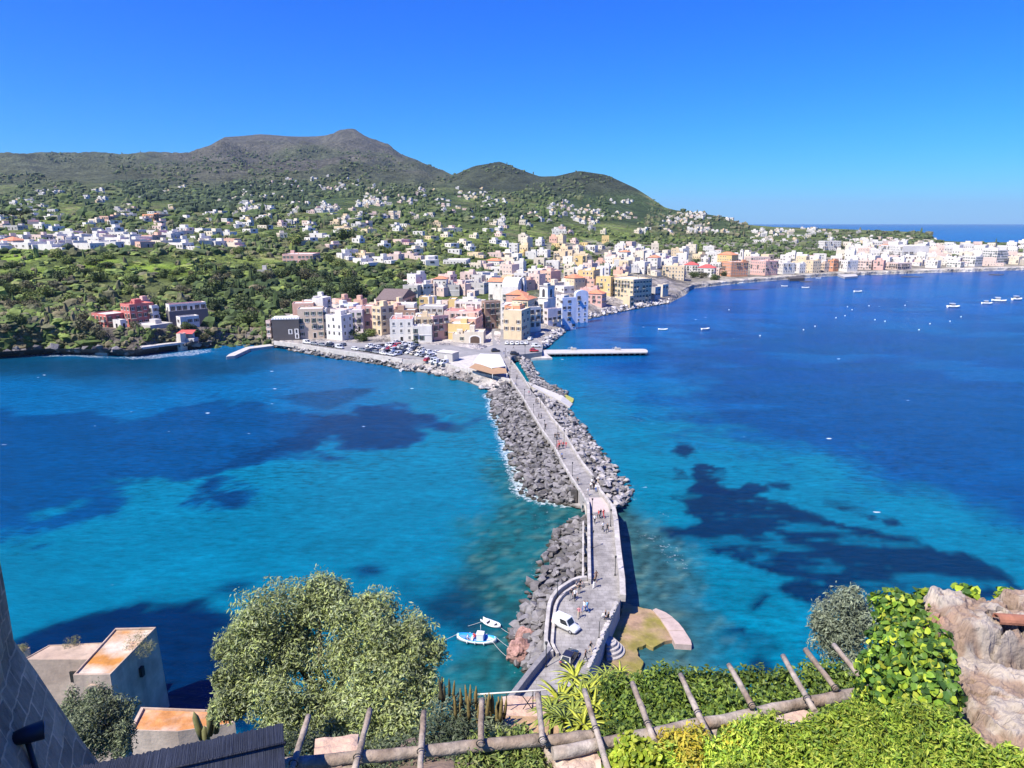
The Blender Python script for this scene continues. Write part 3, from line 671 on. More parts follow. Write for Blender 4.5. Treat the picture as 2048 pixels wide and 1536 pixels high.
def resample(pts, n):
    pts = [Vector((p[0], p[1])) for p in pts]; d = [0]
    for i in range(1, len(pts)): d.append(d[-1]+(pts[i]-pts[i-1]).length)
    s = np.linspace(0, d[-1], n); return np.interp(s, d, [p.x for p in pts]), np.interp(s, d, [p.y for p in pts]), d[-1]
RK = []   # x,y,z,size,zone,tone
MOUND = MB()
def bank(edge, water, ztop, size, zone, tone=0, dens=1.0, var=.62):
    n = 60; ex, ey, el = resample(edge, n); qx, qy, wl = resample(water, n)
    T = [0, .3, .6, .9, 1.25]
    secs = [[(ex[i]+(qx[i]-ex[i])*t, ey[i]+(qy[i]-ey[i])*t, ztop*(1-t)-.35) for t in T] for i in range(n)]
    MOUND.loft(secs, 0, False, True, False)
    wid = float(np.mean(np.hypot(ex-qx, ey-qy))); cnt = int(dens*2.5*max(el, wl)*wid/(size*size*2.2))
    for k in range(cnt):
        s = R.random()*(n-1); i = min(int(s), n-2); f = s-i; t = R.random()**.9*1.08
        x0 = ex[i]+(ex[i+1]-ex[i])*f; y0 = ey[i]+(ey[i+1]-ey[i])*f; x1 = qx[i]+(qx[i+1]-qx[i])*f; y1 = qy[i]+(qy[i+1]-qy[i])*f
        r = size*.5*R.uniform(1-var, 1+var)
        x = x0+(x1-x0)*t; y = y0+(y1-y0)*t
        RK.append((x, y, ztop*(1-t)-.05+R.uniform(0, .55)*r, r, zone, tone))
def lp(pts, z): return [(p.x, p.y) for p in wpts(pts, z)]
bank(lp([(1012,764),(1034,784),(1047,803),(1058,822),(1070,842),(1084,868),(1108,902),(1122,930),(1143,965),(1150,985)], 2.6), lp([(972,789),(985,800),(988,830),(1002,860),(1016,900),(1026,930),(1036,960),(1044,985),(1075,1000),(1140,1010)], 0), 2.6, 1.4, 'the left bank of the far causeway', 0, 1.9)
bank(lp([(1034,714),(1052,745),(1066,772)], 2.6), lp([(1058,716),(1066,740),(1092,771)], 0), 2.4, 1.3, 'the right bank above the slipway', 1)
bank(lp([(1066,772),(1124,791)], 2.0), lp([(1088,766),(1137,786)], 0), 1.4, 1.2, 'the right bank above the slipway', 0)
bank(lp([(1066,782),(1078,797),(1093,817),(1106,836),(1128,863),(1149,898),(1166,925),(1188,956),(1203,982),(1214,1002),(1224,1014)], 2.6), lp([(1126,803),(1131,813),(1138,824),(1145,830),(1164,852),(1180,879),(1205,908),(1232,945),(1256,972),(1266,995),(1244,1012)], 0), 2.5, 1.3, 'the right bank of the far causeway', 1, 1.7)
bank(lp([(1176,1036),(1177,1075),(1178,1110),(1178,1150),(1160,1163),(1130,1173),(1108,1190),(1094,1212),(1090,1240),(1088,1285),(1096,1309),(1078,1335)], 2.7), lp([(1150,1040),(1118,1062),(1103,1090),(1084,1130),(1066,1165),(1052,1200),(1046,1228),(1030,1250),(1024,1280),(1030,1320),(1052,1345)], 0), 2.6, 1.5, 'the left bank below the near causeway', 2, 2.0)
A0 = lambda px: np.interp(px, [q[0] for q in WALL1], [q[1] for q in WALL1])
S0_ = lambda px: np.interp(px, [q[0] for q in SHORE0], [q[1] for q in SHORE0])
pxs = list(range(545, 1012, 20)); bank(lp([(x, A0(x)) for x in pxs], 2.7), lp([(x, S0_(x)+2) for x in pxs], 0), 2.5, 1.7, 'the sea wall below the car park', 1, 1.1)
pxs = list(range(1086, 1346, 12)); bank(lp([(x, A0(x)) for x in pxs], 2.7), lp([(x, S0_(x)+1) for x in pxs], 0), 2.4, 2.0, 'the shore below the white town houses', 3, 1.1)
pxs = list(range(-80, 440, 20)); bank(lp([(x, A0(x)-3) for x in pxs], 3.5), lp([(x, S0_(x)+1) for x in pxs], 0), 3.5, 3.0, 'the cliff foot at the left', 4, 1.0, .7)
tag(MOUND.build('rock_bank', mat('bank_gravel', (.085, .08, .078), .95, .4, 2, 1, 3)), kind='structure')
def sizepx(r): return r[3]/math.sqrt(r[0]**2+r[1]**2+H*H)
RK.sort(key=sizepx, reverse=True)
TONES = {0: ('rock', 'rockd', 'rock'), 1: ('rock', 'rockl', 'rock'), 2: ('rock', 'rockd', 'rock'), 3: ('rockl', 'rockl', 'rock'), 4: ('rockd', 'rockd', 'rock')}
RLAB = {'left bank below the near causeway': 0}
for k, (x, y, z, r, zone, tone) in enumerate(RK[:300]):
    mt = R.choice(TONES[tone]); i = R.randrange(12)
    key = ('b', i, mt)
    if key not in KIDS:
        m2 = ROCKS[i].copy(); m2.materials.clear(); m2.materials.append(M[mt]); KIDS[key] = m2
    o = place('boulder', KIDS[key], None, (x, y, z), (R.uniform(-.4, .4), R.uniform(-.4, .4), R.uniform(0, 6.28)), (r, r, r))
    word = {'rock': 'grey', 'rockd': 'dark grey', 'rockl': 'pale grey'}[mt]
    tag(o, f'{word} angular boulder in {zone}', 'boulder', f'{word} boulders in {zone}')
VV, QQ, CC = [], [], []; nb = 0
for (x, y, z, r, zone, tone) in RK[300:]:
    v, t = RV[R.randrange(12)]
    Rm = np.array(Matrix.Rotation(R.uniform(0, 6.28), 3, 'Z') @ Matrix.Rotation(R.uniform(-.5, .5), 3, 'X'))
    VV.append(v @ Rm.T*r+np.array((x, y, z))); QQ.append(t+nb); nb += len(v)
    g = {0: .155, 1: .22, 2: .14, 3: .36, 4: .10}[tone]*R.uniform(.5, 1.6)
    CC.append(np.tile((g*1.03, g*.97, g*.955), (len(v), 1)))
me = np_mesh('riprap', np.concatenate(VV), np.concatenate(QQ), M['rockattr'], np.concatenate(CC))
tag(place('riprap', me), 'thousands of loose basalt rocks heaped along the causeway and shore', 'rocks', kind='stuff')
# foam near every rock that stands at the waterline
xs = np.array([r[0] for r in RK if r[2] < .7]); ys = np.array([r[1] for r in RK if r[2] < .7]); zn = [r[4] for r in RK if r[2] < .7]
ixs = np.searchsorted(WX, xs); iys = np.searchsorted(WY, ys)
for ix, iy, x, y, zname in zip(ixs, iys, xs, ys, zn):
    amp = {'the cliff foot at the left': 1.0, 'the left bank of the far causeway': .95, 'the right bank of the far causeway': .62, 'the left bank below the near causeway': .62}.get(zname, .5)
    r = 5 if amp > .9 else 4
    sx_, sy_ = slice(max(ix-r, 0), ix+r+1), slice(max(iy-r, 0), iy+r+1)
    d = np.hypot(wx[sy_, sx_]-x, wy[sy_, sx_]-y)
    FOAM[sy_, sx_] = np.maximum(FOAM[sy_, sx_], amp*np.exp(-(d/3.2)**2))
for pl, k in (([(460,990),(600,1010),(690,1080),(740,1200),(700,1190),(600,1090),(480,1020)], .62), ([(270,480),(500,570),(900,700),(1000,700),(700,610),(420,510)], .58), ([(560,900),(690,960),(700,985),(560,930)], .66)):
    FOAM = np.maximum(FOAM, patch(zr_(pl), 3, 6)*k)
FOAM = np.maximum(FOAM, patch(zl([(2050,380),(2070,620),(2090,660),(2250,660),(2260,780),(2180,830),(2060,690),(2000,560),(2010,400)]), 4, 6)*.55)
FOAM = np.maximum(FOAM, patch(zl([(-400,50),(0,58),(330,52),(480,64),(700,50),(860,30),(880,50),(640,78),(480,80),(200,70),(-400,66)]), 3, 8)*.8)
at_ = sea_me.attributes.new('foam', 'FLOAT', 'POINT'); at_.data.foreach_set('value', FOAM.astype(np.float32).ravel())
# pink tuff boulders beside the blue boat
for (px, py, w_, h_, lab) in ((1039, 1298, 3.7, 3.5, 'big pink pitted tuff boulder at the waterline beside the blue boat'), (1051, 1268, 3.0, 2.6, 'smaller pink pitted tuff boulder behind the big one')):
    bm = bmesh.new(); bmesh.ops.create_icosphere(bm, subdivisions=4, radius=1)
    for v in bm.verts:
        p = v.co.copy(); q = np.array([p.x*2+px, p.y*2+p.z*1.3])
        k = 1+.5*(float(fbm(q[0], q[1], 3, 5))-.5)-.35*max(0, float(vnoise(p.x*7+9, p.y*7+p.z*6, 8))-.55)
        v.co = Vector((p.x*w_/2*k, p.y*w_*.42*k, p.z*h_/2*k))
    me = bpy.data.meshes.new('tuff_boulder'); bm.to_mesh(me); bm.free(); me.materials.append(M['pinkrock'])
    o = place('tuff_boulder', me, None, P(px, py+6, .9), (0, 0, R.random()*3)); tag(o, lab, 'boulder')
lg = hull_rock(77, 1.3, .8, .5); lg.materials.append(M['rockl']); o = place('ledge_rock', lg, None, P(1152, 1012, .2), (0, 0, -.5), (1.9, 1.5, 1.3)); tag(o, 'pale flat rock ledge at the foot of the bridge arch', 'rock')
for px, py, s_ in ((1490, 580, 9), (1612, 564, 7), (1825, 554, 9), (1995, 550, 10)):
    g = hull_rock(px, 1.6, .7, .25); g.materials.append(M['rockd']); o = place('reef_rock', g, None, P(px, py, 0), None, (s_, s_, 3)); tag(o, 'low dark reef rock awash off the right-hand beach', 'rock', 'reef rocks off the beach')
# ------------------------------------------------------------------ lamp posts
lm = MB().tube([(0, 0, 0), (0, 0, .25)], .11, 8).tube([(0, 0, .2), (0, 0, 2.75)], .05, 6)
lm2 = MB().tube([(0, 0, 2.72), (0, 0, 2.8), (0, 0, 3.05), (0, 0, 3.1)], [.08, .13, .17, .05], 6)
def lamp(px, py, lab, s=1.0, z=DZ, grp=None):
    t = thing('lamp_post', lab, 'lamp post', P(px, py, z), 0, grp)
    if 'lp' not in KIDS: KIDS['lp'] = (lm.mesh('pole', M['metal']), lm2.mesh('lantern', [M['metal']]))
    place('pole', KIDS['lp'][0], t, scale=(s, s, s)); place('lantern', KIDS['lp'][1], t, scale=(s, s, s))
LP = [(1010.8,715,'iron lamp post at the town end of the causeway beside the white tent',1.2),(1050,713,'tall thin lamp post on the square above the quay ramp',1.5),(1020,756,'lamp post beside the brown awning corner',1.3),(1033.5,776,'lamp post on the left just below the brown awning',1.1),(1049,800,'lamp post on the left opposite the slipway root',1.1),(1067,829,'fourth left lamp post below the brown awning',1.0),(1089,863,'left lamp post beside a lone dark walker',1.0),(1113,901,'left lamp post beside the pink tour group',1.1),(1144.5,952,'lamp post standing alone mid-deck above the buttress',1.0),(1184,1030,'left lamp post just past the bridge bend',1.05),(1185.5,1096,'left lamp post casting a shadow halfway along the near straight',1.0),(1063.5,789,'lamp post at the slipway root on the right',1.0),(1081,815,'right lamp post below the slipway',1.1),(1115.7,866,'right lamp post above the dark group of walkers',1.0),(1128,887,'right lamp post beside the pink tour group',1.1),(1221,1053,'right lamp post on the near parapet close to two strollers',1.05),(1230,1151,'right lamp post on the parapet at the plaza entrance',1.05),(1114.5,1199,'lamp post on the curved plaza wall',1.0),(1092,1334,'lamp post by the end of the curved wall near the black car',1.1)]
for px, py, lab, s in LP: lamp(px, py, lab, s)
t = thing('sign_pole', 'thin bare pole at the right edge of the plaza', 'pole', P(1198, 1276.6, DZ)); MB().tube([(0, 0, 0), (0, 0, 2.4)], .045, 6).tube([(0, 0, 0), (0, 0, .1)], .15, 8).build('post', M['metal'], t)
# ================================================================== buildings
WALLM = {}
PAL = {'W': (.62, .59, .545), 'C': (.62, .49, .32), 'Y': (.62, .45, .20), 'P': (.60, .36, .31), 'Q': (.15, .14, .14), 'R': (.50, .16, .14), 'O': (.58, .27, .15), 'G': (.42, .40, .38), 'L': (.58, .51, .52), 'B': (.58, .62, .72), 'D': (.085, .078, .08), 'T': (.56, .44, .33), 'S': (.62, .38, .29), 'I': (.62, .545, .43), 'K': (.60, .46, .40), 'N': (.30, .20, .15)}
NAMES = {'Q': 'slate grey', 'W': 'white', 'C': 'cream', 'Y': 'yellow', 'P': 'pink', 'R': 'red', 'O': 'orange', 'G': 'grey', 'L': 'lilac', 'B': 'blue-white', 'D': 'dark', 'T': 'tan', 'S': 'salmon', 'I': 'ivory', 'K': 'pale pink', 'N': 'brown'}
def wm(c):
    if c not in WALLM: WALLM[c] = mat(NAMES[c].replace('-', '_').replace(' ', '_')+'_plaster', PAL[c], .88, .10, .35, .06, 3, stain=.22 if c != 'D' else 0)
    return WALLM[c]
M['flatroof'] = mat('roof_screed', (.52, .47, .43), .9, .2, .5, col2=(.60, .56, .52))
M['redterr'] = mat('red_terrace_tiles', (.48, .20, .17), .9, .15, .8)
M['tile'] = mat('terracotta_tiles', (.56, .20, .10), .85, .25, 1.2, .4, 3, col2=(.48, .22, .13))
M['browntile'] = mat('brown_roof', (.16, .12, .11), .9, .2, 1)
M['redtile'] = mat('red_roof', (.50, .09, .08), .85, .15, 1)
M['frame'] = mat('white_frame', (.72, .70, .67), .7, .05, 3)
M['pane'] = mat('window_pane', (.06, .06, .065), .15, .2, 1.5, spec=.5)
M['shut'] = mat('brown_shutter', (.11, .07, .05), .7, .15, 3)
M['shutg'] = mat('green_shutter', (.05, .09, .06), .7, .15, 3)
M['rail'] = mat('balcony_rail', (.1, .1, .1), .6, .1, 3)
M['opening'] = mat('dark_doorway', (.02, .018, .016), .9, .2, 2)
M['canvas'] = mat('white_canvas', (.55, .54, .52), .8, .05, .7)
def win_mesh(kind):
    b = MB()
    if kind == 'arch':
        pts = [(-.5, .0), (.5, 0), (.5, 1.1)]+[(.5*math.cos(t), 1.1+.5*math.sin(t)) for t in np.linspace(.3, 2.84, 6)]+[(-.5, 1.1)]
        for s_, y, m in ((1.25, -.03, 0), (1.0, -.05, 1)):
            n = len(pts); c = (0, .75)
            vs = [((p[0])*s_, y, c[1]+(p[1]-c[1])*s_) for p in pts]+[((p[0])*s_, .06, c[1]+(p[1]-c[1])*s_) for p in pts]
            b.add(vs, [tuple(range(n))]+[(i, (i+1) % n, n+(i+1) % n, n+i) for i in range(n)], m)
    elif kind == 'french':
        b.box((0, 0, 1.1), (1.15, .10, 2.3), 0).box((0, -.02, 1.08), (.9, .10, 2.05), 1)
        b.box((-.75, -.03, 1.08), (.5, .06, 2.05), 2).box((.75, -.03, 1.08), (.5, .06, 2.05), 2)
    elif kind == 'shutter':
        b.box((0, 0, .75), (1.15, .10, 1.65), 0).box((0, -.02, .75), (.92, .10, 1.42), 1)
        b.box((-.8, -.03, .75), (.5, .06, 1.45), 2).box((.8, -.03, .75), (.5, .06, 1.45), 2).box((0, -.06, -.1), (1.35, .22, .1), 0)
    else:
        b.box((0, 0, .7), (1.2, .12, 1.6), 0).box((0, -.02, .7), (.95, .12, 1.35), 1).box((0, -.035, .7), (.06, .13, 1.35), 0).box((0, -.06, -.12), (1.4, .22, .1), 0)
    return b
WM = {}
def wmesh(kind, sh='shut'):
    if (kind, sh) not in WM: WM[(kind, sh)] = win_mesh(kind).mesh('window', [M['frame'], M['pane'], M[sh]])
    return WM[(kind, sh)]
def balc_mesh(wd, solid):
    k = ('b', wd, solid)
    if k not in WM:
        b = MB().box((0, -.55, -.08), (wd, 1.1, .16), 0)
        if solid: b.box((0, -1.05, .45), (wd, .1, .9), 0).box((-wd/2+.05, -.55, .45), (.1, .92, .9), 0).box((wd/2-.05, -.55, .45), (.1, .92, .9), 0)
        else:
            for zz in (.35, .65, .95): b.box((0, -1.05, zz), (wd, .05, .06), 1)
            n = int(wd/.35)
            for i in range(n+1): b.box((-wd/2+.03+i*(wd-.06)/n, -1.05, .47), (.05, .05, .95), 1)
        WM[k] = b.mesh('balcony', [M['parapet'], M['rail']])
    return WM[k]
def door_mesh():
    if 'd' not in WM: WM['d'] = MB().box((0, 0, 1.15), (1.5, .12, 2.4), 0).box((0, -.03, 1.1), (1.15, .12, 2.2), 1).mesh('door', [M['frame'], M['opening']])
    return WM['d']
def build_house(label, loc, w, d, h, rz, c='W', roof='flat', sides='FR', wk=None, group=None, cat='house', rr=None, dens=.88, name='house', shallow=0, rooftop=True, maxwin=95, roofm=None, balc=.25, store=3.15, wing=False, wscale=1.0):
    rr = rr or R
    t = thing(name, label, cat, loc, rz, group)
    wmt = wm(c); b = MB()
    hx, hy = w/2, d/2
    if roof == 'flat':
        o = .22; zr = h-.55
        vs = [(-hx, -hy, 0), (hx, -hy, 0), (hx, hy, 0), (-hx, hy, 0), (-hx, -hy, h), (hx, -hy, h), (hx, hy, h), (-hx, hy, h),
              (-hx+o, -hy+o, h), (hx-o, -hy+o, h), (hx-o, hy-o, h), (-hx+o, hy-o, h), (-hx+o, -hy+o, zr), (hx-o, -hy+o, zr), (hx-o, hy-o, zr), (-hx+o, hy-o, zr)]
        fs = []
        for i in range(4):
            j = (i+1) % 4
            fs += [(i, j, 4+j, 4+i), (4+i, 4+j, 8+j, 8+i), (8+i, 8+j, 12+j, 12+i)]
        b.add(vs, fs)
    elif roof == 'crenel':
        b.box((0, 0, h/2), (w, d, h))
    else:
        b.box((0, 0, h/2-.01), (w, d, h))
    b.build('wall', wmt, t)
    rf = None
    if roof == 'flat':
        rm = roofm or M['flatroof']
        rf = MB().box((0, 0, zr+.03), (w-2*o-.02, d-2*o-.02, .06)).build('roof', rm, t)
        if rooftop and min(w, d) > 5:
            if rr.random() < .75:
                ww, dd, hh = rr.uniform(2.2, min(5, w*.5)), rr.uniform(2.2, min(4, d*.5)), rr.uniform(1.8, 2.7)
                MB().box((rr.uniform(-1, 1)*(hx-ww/2-.4), rr.uniform(0, 1)*(hy-dd/2-.4), zr+hh/2+.05), (ww, dd, hh)).build('rooftop_room', wmt, rf)
            for k in range(rr.randrange(0, 3)):
                MB().box((rr.uniform(-.85, .85)*(hx-.8), rr.uniform(-.85, .85)*(hy-.8), zr+.7), (.55, .55, 1.4)).build('chimney', wmt, rf)
    elif roof == 'crenel':
        m_ = MB().box((0, 0, h+.1), (w+.3, d+.3, .35))
        n = int(w/1.1)
        for i in range(n):
            m_.box((-hx+(i+.5)*w/n, -hy-.02, h+.6), (.62, .4, .7))
        for i in range(int(d/1.1)):
            m_.box((hx+.02, -hy+.5+(i+.5)*d/int(d/1.1)*.96, h+.6), (.4, .62, .7))
        rf = m_.build('crenellated_rim', M['frame'], t)
    elif roof in ('hip', 'gable'):
        ov = .45; rh = min(w, d)*.24; rm = roofm or M['tile']
        X, Y_ = hx+ov, hy+ov
        if roof == 'hip':
            k = max(0, hx-hy); k2 = max(0, hy-hx)
            vs = [(-X, -Y_, h), (X, -Y_, h), (X, Y_, h), (-X, Y_, h), (-k, -k2, h+rh), (k, k2, h+rh)]
            fs = [(0, 1, 5, 4), (2, 3, 4, 5), (1, 2, 5), (3, 0, 4), (0, 3, 2, 1)] if k >= k2 else [(0, 1, 4), (2, 3, 5), (1, 2, 5, 4), (3, 0, 4, 5), (0, 3, 2, 1)]
        else:
            vs = [(-X, -Y_, h), (X, -Y_, h), (X, Y_, h), (-X, Y_, h), (-X, 0, h+rh*1.4), (X, 0, h+rh*1.4)]
            fs = [(0, 1, 5, 4), (2, 3, 4, 5), (1, 2, 5), (3, 0, 4), (0, 3, 2, 1)]
        rf = MB().add(vs, fs).build('roof', rm, t)
        MB().box((hx*.3, hy*.3, h+rh*.7), (.6, .6, 1.6)).build('chimney', wmt, rf)
    elif roof == 'vault':
        secs = []
        for x in (-hx, hx): secs.append([(x, -hy*math.cos(a), h+hy*.5*math.sin(a)) for a in np.linspace(0, math.pi, 11)])
        rf = MB().loft(secs, 0, True, False).build('roof', wmt, t)
    n = 0
    if wing and roof == 'flat':
        for q in range(rr.choice((0, 1, 1, 2))):
            ww, dd, hh = w*rr.uniform(.45, .8), d*rr.uniform(.5, .9), h*rr.uniform(.4, .72)
            sx_ = rr.choice((-1, 1)); b2 = MB().box((sx_*(hx+ww/2-.01), -hy+dd/2+rr.uniform(-.25, .6)*d*.4, hh/2), (ww, dd, hh)); wg = b2.build('wing', wmt, t)
            c_ = (sx_*(hx+ww/2), b2.v[0][1], hh); MB().box((c_[0], c_[1]+dd/2, hh+.04), (ww-.5, dd-.5, .07)).build('wing_roof', rr.choice((M['flatroof'], M['flatroof'], M['redterr'])), wg)
            for i in range(max(1, int(ww/3))):
                o = place('window', wmesh('plain'), wg, (c_[0]-ww/2+(i+.5)*ww/max(1, int(ww/3)), c_[1], max(.9, hh-2.2))); o.scale = (.85, 1, .85)
    if sides:
        ns = max(1, int((h-.6)/store))
        base = max(0, h-.75-ns*store)
        sh = rr.choice(('shut', 'shut', 'shutg'))
        kind0 = wk or rr.choice(('plain', 'shutter', 'plain', 'shutter', 'french'))
        faces = {'F': (w, 0, lambda u: (u, -hy, 0)), 'R': (d, math.pi/2, lambda u: (hx, u, 0)), 'L': (d, -math.pi/2, lambda u: (-hx, -u, 0))}
        for s_ in sides:
            L_, rot, fn = faces[s_]
            nc = max(1, int(L_/2.7))
            for k in range(ns):
                for i in range(nc):
                    if n >= maxwin or rr.random() > dens: continue
                    u = -L_/2+(i+.5)*L_/nc+rr.uniform(-.15, .15)
                    p = Vector(fn(u)); z = base+k*store
                    if k == 0 and (i == nc//2) and base < 1.5 and dens > .5:
                        place('door', door_mesh(), t, p+Vector((0, 0, base)), (0, 0, rot)); n += 1; continue
                    kd = kind0
                    if kd != 'arch' and rr.random() < balc and k > 0: kd = 'french'
                    zz = z+(.55 if kd == 'french' else 1.05)
                    place('window', wmesh(kd, sh), t, p+Vector((0, 0, zz)), (0, 0, rot), (wscale,)*3); n += 1
                    if kd == 'french' and k > 0: place('balcony', balc_mesh(2.2, rr.random() < .3), t, p+Vector((0, 0, zz-.05)), (0, 0, rot))
        if ns >= 2 and w > 7 and rr.random() < .6:
            MB().box((0, -hy-.06, base+store-.1), (w+.1, .14, .22)).build('string_course', M['frame'], t)
    return t
def house(label, xl, xc, xr, ytop, Y, th, c='W', roof='flat', d=None, **k):
    C_ = F(xc, ytop, Y); th0 = th; th = th-math.degrees(math.atan(C_.x/C_.y))
    th_ = rad(th); cs, sn = math.cos(th_), math.sin(th_)*(-1 if th0 <= 0 else 1)
    al = ray(xl, ytop)[0]/ray(xl, ytop)[1]; ar = ray(xr, ytop)[0]/ray(xr, ytop)[1]
    if th0 <= 0:
        w_ = (C_.x-al*Y)/(cs+al*sn)
        dd = (ar*Y-C_.x)/max(sn-ar*cs, .15) if (xr-xc) > 5 else (d or 9)
        off = Vector((w_/2, -dd/2))
        sides = k.pop('sides', 'FR' if (xr-xc) > 3 else 'F')
    else:
        dd = (C_.x-al*Y)/max(sn+al*cs, .12) if (xc-xl) > 5 else (d or 9)
        w_ = (ar*Y-C_.x)/(cs-ar*sn); off = Vector((-w_/2, -dd/2)); sides = k.pop('sides', 'FL' if (xc-xl) > 3 else 'F')
    if d: dd = d
    dd = min(dd, 42)
    if off.x > 0: off = Vector((w_/2, -dd/2))
    else: off = Vector((-w_/2, -dd/2))
    r2 = Matrix.Rotation(th_, 2)
    ctr = Vector((C_.x, C_.y))-r2 @ off
    corners = [ctr+r2 @ Vector((sx*w_/2, sy*dd/2)) for sx in (-1, 1) for sy in (-1, 1)]
    zb = min(ground(p.x, p.y) for p in corners)-.4
    zb = min(zb, C_.z-2.5)
    hm = k.pop('hmax', None)
    if hm: zb = C_.z-hm
    return build_house(label, (ctr.x, ctr.y, zb), w_, dd, C_.z-zb, th_, c, roof, sides, **k)
H_ = house
t = H_('dark lava-stone block house with white crenellated rim at the left end of the sea front', 543,597,601,638,305,-8,'D','crenel',d=10,sides='')
for u, z, s_ in ((1.9, 7.0, 1), (4.6, 7.2, 1.05), (4.7, 4.9, 1.0)):
    f = MB().box((0, 0, .75), (1.75, .12, 2.2), 0).box((0, -.03, .75), (.85, .12, 1.6), 1); f.build('window', [M['frame'], M['pane']], t, None).location = (u, -5.0, z)
H_('narrow pink house squeezed against the left side of the dark block', 531,540,545,641,308,-25,'K',d=8)
H_('tan five-storey house with balconies right of the dark block', 594,645,647,617,309,-4,'T',d=10,balc=.4)
H_('house with ochre roof terrace behind the tan five-storey house', 584,626,628,606,324,-5,'S',d=9,dens=.6)
H_('white penthouse block rising above the tan house with a rooftop pergola', 624,645,662,596,328,-32,'W',rooftop=True,dens=.5)
H_('white sea-front house with arched windows and a chamfered corner', 651,682,705,631,303,-42,'W',wk='arch')
H_('tall narrow white stair block beside the arched white house', 644,652,653,618,311,-4,'W',d=7,dens=.4)
H_('white house with a bright red roof terrace behind the arched house', 660,692,702,619,322,-30,'W',roofm=M['redterr'])
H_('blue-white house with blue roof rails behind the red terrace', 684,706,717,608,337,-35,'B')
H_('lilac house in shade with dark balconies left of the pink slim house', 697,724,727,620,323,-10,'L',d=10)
H_('slim pink house with red balconies left of the cream corner house', 724,744,747,612,328,-10,'P',d=9,wk='french',balc=.9)
H_('cream corner apartment house with one sunlit and one shaded face', 743,761,787,613,316,-50,'C')
H_('long low house under a brown pitched roof against the trees', 752,800,833,600,354,-18,'S','gable',roofm=M['browntile'])
H_('white arcaded house under the brown pitched roof', 786,828,833,608,340,-10,'W',d=9,wk='arch')
H_('brown plastered house below the white arcade', 786,830,834,620,331,-10,'N',d=8)
H_('big white apartment block with a pink roof terrace over the car park', 779,825,827,638,302,-4,'W',d=14,roofm=M['redterr'],wk='plain')
H_('plain white annex stepping down right of the big white block', 825,863,866,652,299,-4,'W',d=6,dens=.45)
H_('cream penthouse set back over the white annex', 831,868,871,633,309,-4,'C',d=9,dens=.7)
H_('shaded pink apartment wing receding along the lane', 862,866,897,633,304,-58,'P',wk='french',balc=.6)
H_('windowless yellow block behind the white roofs', 838,868,871,594,369,-6,'Y',d=9,dens=.12)
H_('grey-white house with roof clutter behind the cream penthouse', 838,886,896,613,336,-15,'G')
H_('slim yellow house wall left of the white penthouse', 897,911,913,598,352,-8,'Y',d=9,dens=.4)
H_('bright white penthouse with glazed terrace over the pink roofs', 909,965,973,603,342,-10,'W',d=10)
H_('long pink house with a wide flat roof', 888,957,968,623,327,-10,'K',roofm=M['redterr'])
H_('salmon house with roof terrace between the pink and yellow houses', 902,951,966,638,315,-14,'S')
H_('yellow house with plain walls above the restaurant annex', 896,939,949,648,306,-12,'Y',dens=.2)
H_('low cream annex with two small windows beside the arched doorway house', 905,930,931,668,300,-4,'I',d=7,dens=.5)
t = H_('white two-storey house with a large arched doorway facing the square', 928,967,971,664,297,-6,'I',d=9,dens=.2)
ad = win_mesh('arch'); o = ad.build('arched_door', [M['frame'], M['shut'], M['shut']], t); o.scale = (4.2, 1.6, 2.2); o.location = (.5, -4.5, .1)
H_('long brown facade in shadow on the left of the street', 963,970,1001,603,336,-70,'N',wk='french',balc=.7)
H_('tall cream house with an orange roof storey at the corner of the square', 1007,1043,1061,621,304,-18,'C',dens=.45)
H_('orange tiled penthouse terrace on the tall cream house', 1009,1040,1045,612,312,-18,'O',d=8,dens=.3)
H_('shaded white apartment row with balconies behind the cream corner house', 1040,1047,1082,616,322,-58,'W',wk='french',balc=.6)
H_('white house with orange hipped roof in the middle of the old town', 1024,1056,1073,600,338,-20,'C','hip',dens=.6)
H_('larger house with orange hipped roof behind the first', 1012,1048,1057,590,354,-15,'S','hip',dens=.5)
H_('white terraced house on the right of the street', 1001,1036,1043,609,335,-10,'W',d=10)
H_('white house with roof terraces above the grey church wall', 1066,1088,1096,604,346,-35,'W')
H_('grey-lilac low church wall with small windows below the tower', 1088,1096,1123,618,343,-55,'L',dens=.45)
H_('white terraced house between the bell tower and the blue-white row', 1112,1128,1138,591,374,-40,'W')
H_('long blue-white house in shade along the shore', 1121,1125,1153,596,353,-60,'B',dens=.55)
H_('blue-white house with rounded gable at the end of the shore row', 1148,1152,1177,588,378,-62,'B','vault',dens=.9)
H_('white church with terracotta gable roof at the back of the old town', 977,1008,1016,564,400,-22,'W','gable',dens=.3,cat='church',name='church')
H_('white church hall with a rounded front behind the orange roofs', 1004,1036,1053,574,380,-15,'W','vault',dens=.25,cat='church',name='church')
